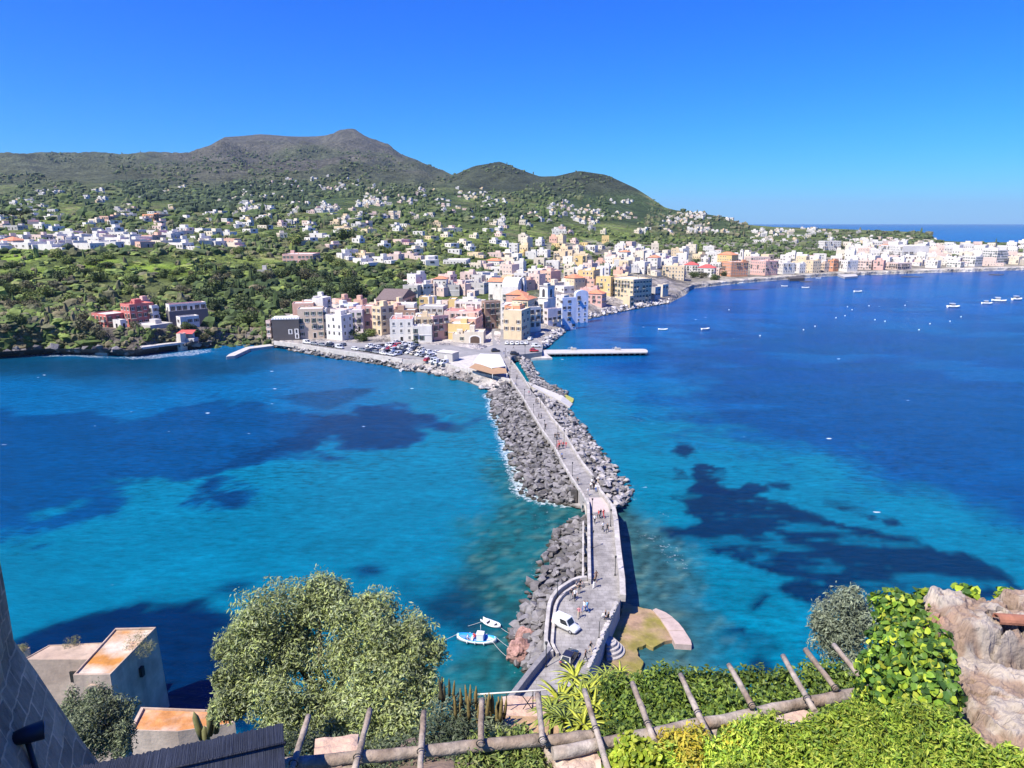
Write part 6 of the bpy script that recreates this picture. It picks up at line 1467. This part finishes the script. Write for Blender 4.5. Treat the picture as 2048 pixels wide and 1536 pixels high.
# buildings on the rocks at the lower left
M['stucco'] = mat('old_stucco', (.48, .365, .27), .95, .22, .5, .3, 3, col2=(.36, .265, .195), stain=.5)
M['lichen'] = mat('lichen_roof', (.50, .42, .33), .95, .25, .8, .4, 4, col2=(.40, .17, .035))
M['lichen2'] = mat('orange_lichen_roof', (.44, .19, .06), .95, .3, .9, .4, 4, col2=(.50, .36, .27))
def roofhouse(name, label, pxs_, z, zb, roofm, par=.35, bat=0.0, wallm='stucco'):
    pts = [P(x, y, z) for x, y in pxs_]; c = sum(pts, Vector())/len(pts); t = thing(name, label, 'building', (c.x, c.y, zb)); o0 = t.location.copy()
    n = len(pts); top = [(p.x, p.y, z) for p in pts]; bot = [(c.x+(p.x-c.x)*(1+bat), c.y+(p.y-c.y)*(1+bat), zb) for p in pts]
    inn = [(c.x+(p.x-c.x)*(1-par/6), c.y+(p.y-c.y)*(1-par/6)) for p in pts]
    fs = []
    for i in range(n):
        j = (i+1) % n; fs += [(i, j, n+j, n+i), (n+i, n+j, 2*n+j, 2*n+i), (2*n+i, 2*n+j, 3*n+j, 3*n+i)]
    vs = bot+top+[(*q, z) for q in inn]+[(*q, z-par*.6) for q in inn]
    vs = [Vector(v)-o0 for v in vs]; MB().add(vs, fs).build('wall', M[wallm], t)
    MB().add([Vector((*q, z-par*.6+.01))-o0 for q in inn], [tuple(range(n))]).build('roof', roofm, t)
    return t, o0
t, o0 = roofhouse('watch_house', 'tall old stucco tower house above the sea with an orange-lichened flat roof', [(146,1350),(220,1349),(312,1254),(231,1256)], 10.6, -1.5, M['lichen'], .35, .08)
p, q = P(146, 1350, 10.6), P(220, 1349, 10.6)
ang = math.atan2(q.y-p.y, q.x-p.x); o = win_mesh('arch').build('arched_doorway', [M['stucco'], M['opening'], M['opening']], t); m_ = p.lerp(q, .5); o.location = Vector((m_.x, m_.y-.12, 7.0))-o0; o.rotation_euler = (0, 0, ang); o.scale = (1.3, 2, 1.4)
p, q = P(220, 1349, 10.6), P(312, 1254, 10.6); m_ = p.lerp(q, .55); ang = math.atan2(q.y-p.y, q.x-p.x); o = MB().box((0, 0, 0), (.5, .5, 1.1)).build('slit_window', M['opening'], t); o.location = Vector((m_.x, m_.y, 7.6))-o0+Vector((math.sin(ang)*.12, -math.cos(ang)*.12, 0)); o.rotation_euler = (0, 0, ang)
t, o0 = roofhouse('annex_house', 'lower stucco house with a bare grey roof left of the tower house', [(46,1319),(178,1319),(210,1285),(98,1290)], 8.4, -1.5, M['stucco'], .2)
p, q = P(46, 1319, 8.4), P(178, 1319, 8.4); m_ = p.lerp(q, .74); o = MB().box((0, 0, 0), (.8, .4, 1.3)).build('window', M['opening'], t); o.location = Vector((m_.x, m_.y, 6.3))-o0
t, o0 = roofhouse('terrace_house', 'broad low terrace with an orange-lichened roof below the tower house', [(282,1414),(445,1420),(470,1446),(355,1463),(258,1460)], 11, -1, M['lichen2'], .4)
roofhouse('parapet_corner', 'small piece of ruined parapet beside the castle wall edge', [(28,1301),(58,1299),(60,1294),(30,1294)], 8.0, 2, M['lichen'], .2)
for px, py, z, r, lab in ((268, 1285, 10.7, 22, 'dry grass and weeds on the roof of the tower house'), (140, 1287, 8.5, 14, 'tuft of weeds on the back edge of the annex roof'), (288, 1300, 10.6, 16, 'weed tuft on the right roof edge of the tower house'), (40, 1298, 8.2, 10, 'weed tuft on the ruined parapet corner')):
    p = P(px, py, z); bush('weed_tuft', lab, 'plant', [(px, py, p.y, r), (px+r*.8, py-r*.5, p.y, r*.7)], 420, .14, [(.22,.22,.09),(.30,.26,.13),(.15,.17,.08)], .3, seed=int(px))
# ================================================================== cars
CARP = {}
def carpaint(nm, c):
    if nm not in CARP:
        CARP[nm] = mat(nm+'_car_paint', c, .25, .03, 2, spec=.6)
        CARP[nm].node_tree.nodes['Principled BSDF'].inputs['Coat Weight'].default_value = .6
    return CARP[nm]
def car_parts(van):
    L, hw = (4.2, .86) if van else (3.8, .82)
    st = [(-L/2, .72*hw/.8, .42, .78), (-L/2+.12, .95*hw, .28, .98), (-L/2+.8, hw, .22, 1.0), (-.2, hw, .22, .98), (L/2-1.15, hw, .22, .93), (L/2-.35, .95*hw, .25, .80), (L/2-.06, .84*hw, .3, .68), (L/2, .7*hw, .36, .58)]
    secs = [[(x, -w_, zb), (x, -w_*1.02, (zb+zt)/2), (x, -w_*.98, zt-.1), (x, -w_*.86, zt), (x, w_*.86, zt), (x, w_*.98, zt-.1), (x, w_*1.02, (zb+zt)/2), (x, w_, zb)] for x, w_, zb, zt in st]
    b = MB().loft(secs, 0, True, True)
    if van: base = (-L/2+.1, L/2-1.05); top = (-L/2+.22, L/2-1.6); zt = 1.78; tw = .76
    else: base = (-L/2+.15, L/2-1.0); top = (-L/2+.62, L/2-1.75); zt = 1.46; tw = .62
    zb = .93; bw = hw*.93
    rg = lambda x0, x1, y, z: [(x0, -y, z), (x1, -y, z), (x1, y, z), (x0, y, z)]
    b.loft([rg(base[0], base[1], bw, zb), rg(top[0], top[1], tw, zt), rg(top[0]+.12, top[1]-.12, tw-.12, zt+.06)], 0, True, False)
    def pane(q, k=.82, out=.012):
        q = [Vector(v) for v in q]; c = sum(q, Vector())/4; n = (q[1]-q[0]).cross(q[3]-q[0]).normalized()
        if n.dot(c-Vector((0, 0, 1))) < 0: n = -n
        v = [c+(p-c)*k+n*out for p in q]+[c+(p-c)*k-n*.01 for p in q]
        return MB().add(v, [(0, 1, 2, 3), (0, 4, 5, 1), (1, 5, 6, 2), (2, 6, 7, 3), (3, 7, 4, 0)])
    A, B = rg(base[0], base[1], bw, zb), rg(top[0], top[1], tw, zt)
    ws = pane([A[1], A[2], B[2], B[1]]); rw = pane([A[3], A[0], B[0], B[3]], .78)
    sd = []
    for i, j in ((0, 1), (3, 2)):
        m0 = [Vector(A[i]).lerp(Vector(A[j]), .47), Vector(B[i]).lerp(Vector(B[j]), .47)]
        sd.append(pane([m0[0], A[j], B[j], m0[1]], .8))
        if not van: sd.append(pane([A[i], m0[0], m0[1], B[i]], .78))
    wh = MB().tube([(0, -.1, 0), (0, .1, 0)], .31, 14, 0)
    rm = MB().tube([(0, -.115, 0), (0, .115, 0)], .19, 10, 0)
    hl = MB().box((0, 0, 0), (.08, .3, .16)); bp = MB().box((0, 0, 0), (.1, hw*1.5, .14))
    return dict(L=L, hw=hw, body=b.mesh('body', carpaint('white', (.64, .64, .63))), ws=ws.mesh('windscreen', M['glass']), rw=rw.mesh('rear_window', M['glass']), sd=[s.mesh('side_window', M['glass']) for s in sd], wh=wh.mesh('wheel', M['tyre']), rm=rm.mesh('rim', M['rim']), hl=hl.mesh('headlight', M['lampglass']), tl=hl.mesh('tail_light', M['redtile']), bp=bp.mesh('bumper', M['tyre']))
CPT = {v: car_parts(v) for v in (0, 1)}
def car(label, p, rz, nm, c, van=0, group=None, full=True, name='car'):
    t = thing(name, label, 'van' if name == 'van' else 'car', p, rz, group); k = CPT[van]
    key = ('car', van, nm)
    if key not in KIDS:
        m = k['body'].copy(); m.materials.clear(); m.materials.append(carpaint(nm, c)); KIDS[key] = m
    place('body', KIDS[key], t); place('windscreen', k['ws'], t); place('rear_window', k['rw'], t)
    for s in k['sd']: place('side_window', s, t)
    for x in (-k['L']*.31, k['L']*.31):
        for y in (-k['hw']*.93, k['hw']*.93):
            o = place('wheel', k['wh'], t, (x, y, .31))
            if full: place('rim', k['rm'], o)
    if full:
        for y in (-.5, .5): place('headlight', k['hl'], t, (k['L']/2-.09, y*1.05, .62)); place('tail_light', k['tl'], t, (-k['L']/2+.03, y*1.2, .8))
        place('bumper', k['bp'], t, (-k['L']/2+.02, 0, .42))
    return t
def heading(p0, p1, z): a, b = P(*p0, z), P(*p1, z); return math.atan2(b.y-a.y, b.x-a.x)
car('white van-like car parked on the plaza beside the curved bench', P(1132, 1256, DZ), heading((1110, 1247), (1156, 1268), DZ), 'white', (.66, .66, .65), 1).scale = (.9, .9, .9)
car('black hatchback parked on the lower plaza', P(1139, 1321, DZ), heading((1130, 1334), (1148, 1306), DZ), 'black', (.02, .021, .026)).scale = (.88, .88, .88)
CC_ = [('white', (.64, .64, .63), 5), ('silver', (.5, .51, .53), 4), ('grey', (.2, .21, .22), 3), ('black', (.02, .021, .026), 3), ('blue', (.06, .13, .3), 2), ('red', (.4, .03, .03), 1), ('beige', (.5, .45, .36), 1)]
CW = [c for c in CC_ for _ in range(c[2])]
def row(p0, p1, n, zone, par=False):
    a, b = P(*p0, 3.05), P(*p1, 3.05); hd = math.atan2(b.y-a.y, b.x-a.x)
    for i in range(n):
        if R.random() < .06: continue
        q = a.lerp(b, (i+.5)/n); nm, c, _ = R.choice(CW)
        q.x += R.uniform(-.2, .2); q.y += R.uniform(-.3, .3)
        car(f'{nm} car parked {zone}', q, hd+(0 if par else math.pi/2*R.choice((1, -1)))+R.uniform(-.08, .08), nm, c, 1 if R.random() < .2 else 0, f'{nm} cars parked {zone}', False)
row((606, 686.5), (688, 698), 5, 'along the sea wall left of the car park', True); row((655, 689), (690, 693), 4, 'along the sea wall left of the car park')
row((705, 699), (790, 713), 6, 'in the crowded car park', True)
for a_, b_, n in (((745, 701), (800, 711.5), 6), ((757, 696), (896, 722), 14), ((772, 690.5), (905, 714.5), 14), ((786, 686), (838, 694), 6), ((850, 722), (893, 729), 4), ((735, 693), (760, 699), 3)): row(a_, b_, n, 'in the crowded car park')
for i, (px, py, nm, c, hd, lab) in enumerate(((1014, 688.5, 'white', (.64, .64, .63), 1.5, 'leftmost of five cars in front of the tall cream house'), (1024, 689, 'white', (.64, .64, .63), 1.5, 'second car from the left in front of the tall cream house'), (1034, 689, 'white', (.64, .64, .63), 1.6, 'middle one of five cars in front of the tall cream house'), (1043.5, 688.6, 'silver', (.5, .51, .53), 1.6, 'silver car fourth in the row before the tall cream house'), (1053, 688.2, 'white', (.64, .64, .63), 1.5, 'rightmost of five cars in front of the tall cream house'), (1061, 680, 'white', (.64, .64, .63), 1.2, 'white car parked under the awnings by the shaded row'), (1072, 694.5, 'white', (.64, .64, .63), .05, 'long white van parked at the water side of the square'), (1068, 703.5, 'red', (.16, .03, .03), .1, 'dark red car parked by the root of the pier'), (1029, 709.3, 'black', (.02, .021, .026), 0, 'small black car at the top of the rocks beside the causeway'), (991, 703.5, 'black', (.02, .021, .026), .2, 'black car behind the white awning'))):
    car(lab, P(px, py, 3.06), hd, nm, c, 1 if 'van' in lab else 0, None, False, 'van' if 'van' in lab else 'car')
# ================================================================== people
def person_mesh(pose):
    J = {'pel': ((0, 0, .96), .135, 'leg'), 'wai': ((0, 0, 1.12), .125, 'top'), 'che': ((0, .01, 1.32), .16, 'top'), 'nec': ((0, 0, 1.47), .055, 'skin'), 'hea': ((0, .02, 1.6), .098, 'skin'), 'cro': ((0, 0, 1.69), .09, 'hair')}
    sw = {'walk': .24, 'stand': .03, 'sit': 0}[pose]
    for s, n in ((1, 'r'), (-1, 'l')):
        J['sho'+n] = ((s*.19, 0, 1.4), .06, 'top'); J['elb'+n] = ((s*.26, -s*sw*.4, 1.14), .045, 'top'); J['wri'+n] = ((s*.26, -s*sw*.9+.06, .92), .034, 'skin'); J['han'+n] = ((s*.25, -s*sw*1.0+.1, .83), .03, 'skin')
        J['hip'+n] = ((s*.1, 0, .9), .1, 'leg'); J['kne'+n] = ((s*.11, s*sw*.6+.03, .5), .068, 'leg'); J['ank'+n] = ((s*.11, s*sw*1.3-.04, .1), .044, 'leg'); J['toe'+n] = ((s*.12, s*sw*1.3+.14, .05), .04, 'shoe')
    if pose == 'sit':
        for k in J:
            p, r, m = J[k]; J[k] = ((p[0], p[1], p[2]-.44), r, m)
        for s, n in ((1, 'r'), (-1, 'l')):
            J['kne'+n] = ((s*.13, .42, .5), .07, 'leg'); J['ank'+n] = ((s*.12, .46, .1), .045, 'leg'); J['toe'+n] = ((s*.13, .62, .05), .04, 'shoe')
            J['elb'+n] = ((s*.27, .05, .72), .045, 'top'); J['wri'+n] = ((s*.2, .25, .6), .034, 'skin'); J['han'+n] = ((s*.17, .33, .58), .03, 'skin')
    E = [('pel', 'wai'), ('wai', 'che'), ('che', 'nec'), ('nec', 'hea'), ('hea', 'cro')]
    for n in 'rl': E += [('che', 'sho'+n), ('sho'+n, 'elb'+n), ('elb'+n, 'wri'+n), ('wri'+n, 'han'+n), ('pel', 'hip'+n), ('hip'+n, 'kne'+n), ('kne'+n, 'ank'+n), ('ank'+n, 'toe'+n)]
    ks = list(J); me = bpy.data.meshes.new('sk'); me.from_pydata([J[k][0] for k in ks], [(ks.index(a), ks.index(b)) for a, b in E], [])
    ob = bpy.data.objects.new('sk', me); COL.objects.link(ob)
    md = ob.modifiers.new('s', 'SKIN'); md.use_smooth_shade = True
    for i, k in enumerate(ks):
        sv = me.skin_vertices[0].data[i]; sv.radius = (J[k][1], J[k][1]*(.75 if k in ('wai', 'che') else 1)); sv.use_root = (k == 'pel')
    ob.modifiers.new('u', 'SUBSURF').levels = 1
    dg = bpy.context.evaluated_depsgraph_get(); out = bpy.data.meshes.new_from_object(ob.evaluated_get(dg)); bpy.data.objects.remove(ob)
    order = ['skin', 'top', 'leg', 'shoe', 'hair']; seg = []
    for a, b in E:
        m = J[b][2] if b[:3] != 'sho' else 'top'
        if b == 'nec': m = 'top'
        seg.append((Vector(J[a][0]), Vector(J[b][0]), order.index(m)))
    out.materials.clear()
    for _ in range(5): out.materials.append(M['glass'])
    for f in out.polygons:
        c = f.center; best = min(seg, key=lambda s: (c-(s[0]+(s[1]-s[0])*max(0, min(1, (c-s[0]).dot(s[1]-s[0])/((s[1]-s[0]).length_squared+1e-9))))).length)
        f.material_index = best[2]
        if best[2] in (0, 4) and abs(c.x) < .14 and c.z > J['nec'][0][2]+.05: f.material_index = 4 if (c.z > J['hea'][0][2]+.05 or c.y < -.01) else 0
    return out
PM = {k: person_mesh(k) for k in ('walk', 'stand', 'sit')}
CLO = {'black': (.02, .02, .022), 'white': (.75, .74, .72), 'pink': (.6, .22, .24), 'red': (.5, .06, .06), 'light blue': (.2, .5, .72), 'blue': (.06, .13, .35), 'grey': (.2, .2, .21), 'beige': (.5, .4, .28), 'green': (.08, .16, .08), 'brown': (.16, .09, .06), 'orange': (.6, .22, .06)}
CM = {k: mat(k.replace(' ', '_')+'_cloth', v, .85, .1, 6) for k, v in CLO.items()}
SK = mat('skin', (.5, .3, .22), .6, .05, 5); HA = [mat('dark_hair', (.03, .02, .015), .6, .2, 9), mat('fair_hair', (.25, .16, .08), .6, .2, 9)]
def person(px, py, top, leg, label, pose='walk', rz=None, z=DZ, group=None):
    m = PM[pose].copy()
    for i_, q in enumerate((SK, CM[top], CM[leg], CM['black'], R.choice(HA))): m.materials[i_] = q
    p = P(px, py, z) if not isinstance(px, Vector) else px
    o = place('person', m, None, p, (0, 0, R.uniform(0, 6.28) if rz is None else rz), (R.uniform(.96, 1.06),)*3)
    return tag(o, label, 'person', group)
PPL = [(1157.5,1236,'pink','beige','person in pink walking just behind the white car'),(1168,1224,'white','blue','person in white strolling left of the light-blue jacket'),(1174,1224,'light blue','blue','person in a light blue jacket walking on the plaza'),(1181,1306,'black','beige','person in dark top near the right edge of the lower plaza'),(1171,1322,'brown','black','person right of the black car'),(1192,1162,'brown','brown','person in brown at the end of the straight wall'),(1188.5,1176,'black','white','person in black just past the end of the straight wall'),(1158,1187,'black','grey','person standing apart near the curved bench'),(1142.6,1199,'black','grey','left person of the pair by the curved wall lamp'),(1149.6,1200,'white','black','right person of the pair by the curved wall lamp'),(1197,1037,'red','black','left one of three walkers in red just past the bend'),(1201,1036,'black','grey','middle one of three walkers just past the bend'),(1207,1036,'red','red','right one of three walkers all in red past the bend'),(1189.5,1047,'white','black','person in white walking close to the left wall past the bend'),(1206,1062,'white','black','person in white of the couple on the near straight'),(1214.7,1065,'black','black','person in black of the couple on the near straight'),(1175.7,991,'white','grey','person ahead of the big group at the bridge bend'),(1155,970,'black','grey','person leaning over the left parapet above the buttress'),(1077.6,837.5,'black','black','left walker of a dark pair on the far causeway'),(1082.5,836.6,'grey','black','right walker of a dark pair on the far causeway'),(1091,859,'black','black','lone walker in black beside a left lamp post'),(1123.5,918.6,'blue','black','lone person against the left parapet below the pink group'),(1058,791.5,'pink','grey','person in pink opposite the slipway root'),(1072,808,'black','black','left walker of a pair below the slipway'),(1075.5,808,'grey','black','right walker of a pair below the slipway'),(1034,758,'black','black','person in black by the right railing near the awning'),(1031,771,'grey','blue','person near the left lamp below the brown awning'),(1022,726,'black','grey','person at the town end of the right parapet'),(1016,708,'white','black','person in white where the causeway meets the square'),(1008,709,'black','blue','person in black beside the white awning'),(1027,698,'grey','black','person crossing the square toward the parked cars'),(1022,730,'blue','black','person walking next to the right parapet at the town end')]
for px, py, a_, b_, lab in PPL: person(px, py, a_, b_, lab, 'stand' if 'stand' in lab or 'lean' in lab else 'walk')
for px, py, a_, b_ in ((1181.5,979,'white','black'),(1187,979,'black','black'),(1192,984,'white','blue'),(1195.5,973,'beige','grey'),(1184,972,'white','black'),(1189,974,'grey','black')): person(px, py, a_, b_, 'person in the crowded group at the bridge bend on the right', 'stand', group='people gathered at the bridge bend')
for px, py, a_, b_ in ((1110,879.5,'black','black'),(1114,878.5,'black','grey'),(1117.6,878.5,'black','black')): person(px, py, a_, b_, 'person in black of the dark group above the pink group', group='three people in dark clothes')
for px, py, a_, b_ in ((1115,900,'pink','pink'),(1118.6,898,'red','black'),(1117,893,'pink','beige'),(1122,893,'pink','grey'),(1126,897,'red','black'),(1132,896,'red','pink')): person(px, py, a_, b_, 'person in red or pink of the tour group in mid-causeway', group='red and pink tour group')
person(1211, 1237, 'black', 'white', 'person in black sitting on the broken parapet above the steps', 'sit', 1.2, DZ+.02); person(1216.5, 1241, 'black', 'black', 'second person sitting beside the first above the steps', 'sit', 1.0, DZ+.02)
person(1153, 1177, 'grey', 'beige', 'left person sitting on the curved bench', 'sit', -2.2, DZ+.02); person(1161, 1173, 'black', 'grey', 'right person sitting on the curved bench', 'sit', -2.5, DZ+.02)
# ================================================================== boats
def boat_hull(L, B, D, mats, n=15, tr=.0):
    secs = []
    for i in range(n):
        t = -1+2*i/(n-1)
        b = B/2*max(.04, (1-abs(t)**2.6))**.75 if t > 0 or not tr else B/2*max(tr, (1-abs(t)**2.6)**.75)
        zs = D*(.62+.38*abs(t)**2.2); x = t*L/2; k = -.25*D*(1-abs(t)**3)
        secs.append([(x, -b, zs), (x, -b*.86, zs*.35), (x, -b*.3, k), (x, b*.3, k), (x, b*.86, zs*.35), (x, b, zs), (x, b*.76, zs), (x, b*.6, .16), (x, -b*.6, .16), (x, -b*.76, zs)])
    m = MB(); vs = [p for q in secs for p in q]; fs = []; ms = []
    for i in range(n-1):
        for k in range(10):
            fs.append((i*10+k, i*10+(k+1) % 10, (i+1)*10+(k+1) % 10, (i+1)*10+k)); ms.append(1 if k in (5, 6, 8, 9) else (2 if k == 7 else 0))
    for f, q in zip(fs, ms): m.f.append(list(f)); m.m.append(q); m.sm.append(True)
    m.v = [tuple(v) for v in vs]
    m.f.append(list(range(10))[::-1]); m.f.append([(n-1)*10+k for k in range(10)]); m.m += [0, 0]; m.sm += [False, False]
    return m
BW = paint('boat_white', (.66, .66, .64)); BB = paint('boat_blue', (.02, .28, .66)); BI = paint('boat_deck_blue', (.12, .25, .55), .6); BG = paint('boat_grey', (.5, .51, .52))
p = P(953, 1283, 0); hd = heading((990, 1282), (918, 1275), 0)
t = thing('fishing_boat', 'blue and white wooden fishing boat moored by the pink boulders', 'boat', p, hd)
boat_hull(5.4, 1.95, .95, None).build('hull', [BW, BB, BI], t)
MB().box((-.55, 0, .75), (.95, .85, 1.15)).box((-.55, 0, 1.38), (1.05, .95, .1)).build('wheelhouse', BW, t, None, .04)
MB().box((-1.9, 0, .45), (.9, 1.0, .12)).build('stern_deck', BG, t); MB().box((1.9, 0, .5), (.9, .8, .12)).build('bow_deck', BI, t)
MB().box((.6, 0, .38), (.3, 1.3, .08)).build('thwart', BW, t); MB().tube([(-.6, 0, 1.4), (-.6, 0, 2.6)], .03, 6).build('mast', BW, t)
for y in (-.93, .93):
    for x in (-1.2, 0, 1.1): MB().tube([(x, y*1.04, .2), (x, y*1.04, .6)], .09, 8).build('fender', BW, t)
Mx = Matrix.Translation(p) @ Matrix.Rotation(hd, 4, 'Z')
person(Mx @ Vector((.35, -.25, -.05)), 0, 'red', 'blue', 'person in red sitting in the blue fishing boat', 'sit', hd+2.8); person(Mx @ Vector((1.15, .2, -.05)), 0, 'white', 'grey', 'person in white sitting towards the bow of the blue boat', 'sit', hd+1.2)
p2 = P(982, 1250, 0); h2 = heading((963, 1243), (1003, 1258), 0)
t = thing('dinghy', 'small white dinghy with two dark seat wells behind the blue boat', 'boat', p2, h2)
boat_hull(3.1, 1.35, .6, None, tr=.6).build('hull', [BW, BW, BW], t); MB().box((.3, 0, .4), (.8, 1.0, .1)).box((-.85, 0, .4), (.7, 1.0, .1)).build('seat', BW, t); MB().box((-.28, 0, .24), (.42, .62, .08)).box((.98, 0, .24), (.42, .5, .08)).build('seat_well', M['tyre'], t)
def rope(lab, pts, r=.022):
    o = MB().tube(pts, r, 5).build('mooring_rope', M['rope']); tag(o, lab, 'rope')
def sag(a, b, d): return [a.lerp(b, t)-Vector((0, 0, d*4*t*(1-t))) for t in np.linspace(0, 1, 9)]
rope('rope from the bow of the blue boat running left behind the tree', sag(Mx @ Vector((2.65, 0, .85)), P(862, 1290, .1), .1))
rope('nearer rope from the blue boat to the big pink boulder', sag(Mx @ Vector((-2.3, .6, .7)), P(1012, 1312, .8), .15)); rope('farther rope from the stern of the blue boat to the pink boulder', sag(Mx @ Vector((-2.6, -.3, .8)), P(1020, 1296, 1.2), .1))
rope('thin rope from the white dinghy to the smaller pink boulder', sag(P(1002, 1256, .3), P(1030, 1272, 1.0), .1)); rope('thin rope trailing left from the bow of the white dinghy', sag(P(962, 1244, .3), P(936, 1252, .02), .02))
t = thing('dinghy', 'white dinghy moored at the rocks below the car park', 'boat', P(808, 740, 0), heading((797, 744), (819, 734), 0)); boat_hull(6.0, 2.2, .8, None, tr=.6).build('hull', [BW, BW, BG], t)
for px, py, L, kind, lab in ((1326, 660, 5.0, 0, 'small white open boat in the bay right of the pier'), (1411, 659, 5.2, 0, 'small white boat right of the other one beyond the pier'), (1907, 615, 8.5, 1, 'white motorboat with cabin nearest to the camera at the right'), (1974, 608, 7.0, 1, 'smaller white motorboat right of the nearest one'), (1998, 603, 9, 1, 'white motorboat with tall cabin second from the right'), (2034, 600, 9, 1, 'white motorboat at the right edge of the picture'), (1569, 573, 5.5, 0, 'tiny white boat left of two off the beach hotels'), (1611, 576, 6, 0, 'tiny white boat off the cream beach house'), (1716, 584, 7, 0, 'lone white boat out in the bay before the white jetty'), (1480, 567, 6, 0, 'white boat drawn up at the beach below the coral hotel'), (1637, 557, 5, 0, 'small boat at the waterline of the right-hand beach')):
    t = thing('motorboat' if kind else 'rowing_boat', lab, 'boat', P(px, py, 0), R.uniform(-.5, .5)); k = L/5.4
    boat_hull(L, L*.36, .95*k, None, tr=.7).build('hull', [BW, BW, BG], t)
    if kind:
        MB().box((-.1*L, 0, .2*L), (.34*L, .24*L, .16*L)).build('cabin', BW, t, None, .1); MB().box((-.12*L, 0, .33*L), (.38*L, .27*L, .02*L)).build('cabin_roof', BW, t); MB().box((-.1*L, 0, .225*L), (.35*L, .25*L, .055*L)).build('cabin_window', M['glass'], t)
    else: MB().box((-.1*L, 0, .1*L), (.2*L, .25*L, .06*L)).build('seat', BG, t)
for px, py in ((1695, 614), (1738, 612), (1704, 620), (1672, 636), (1750, 640), (1690, 632), (1770, 643), (1838, 660), (1860, 648), (1900, 643), (1810, 611), (1922, 634), (1520, 672), (1607, 660), (1630, 653), (1458, 620)):
    t = MB().loft([[(r_*math.cos(a), r_*math.sin(a), z_) for a in np.linspace(0, 6.28, 9)[:-1]] for r_, z_ in ((.15, -.2), (.3, 0), (.34, .2), (.2, .4), (.05, .5))], 0).build('mooring_buoy', BW); t.location = P(px, py, 0); tag(t, 'small white mooring buoy floating in the right-hand bay', 'buoy', 'white mooring buoys in the bay')
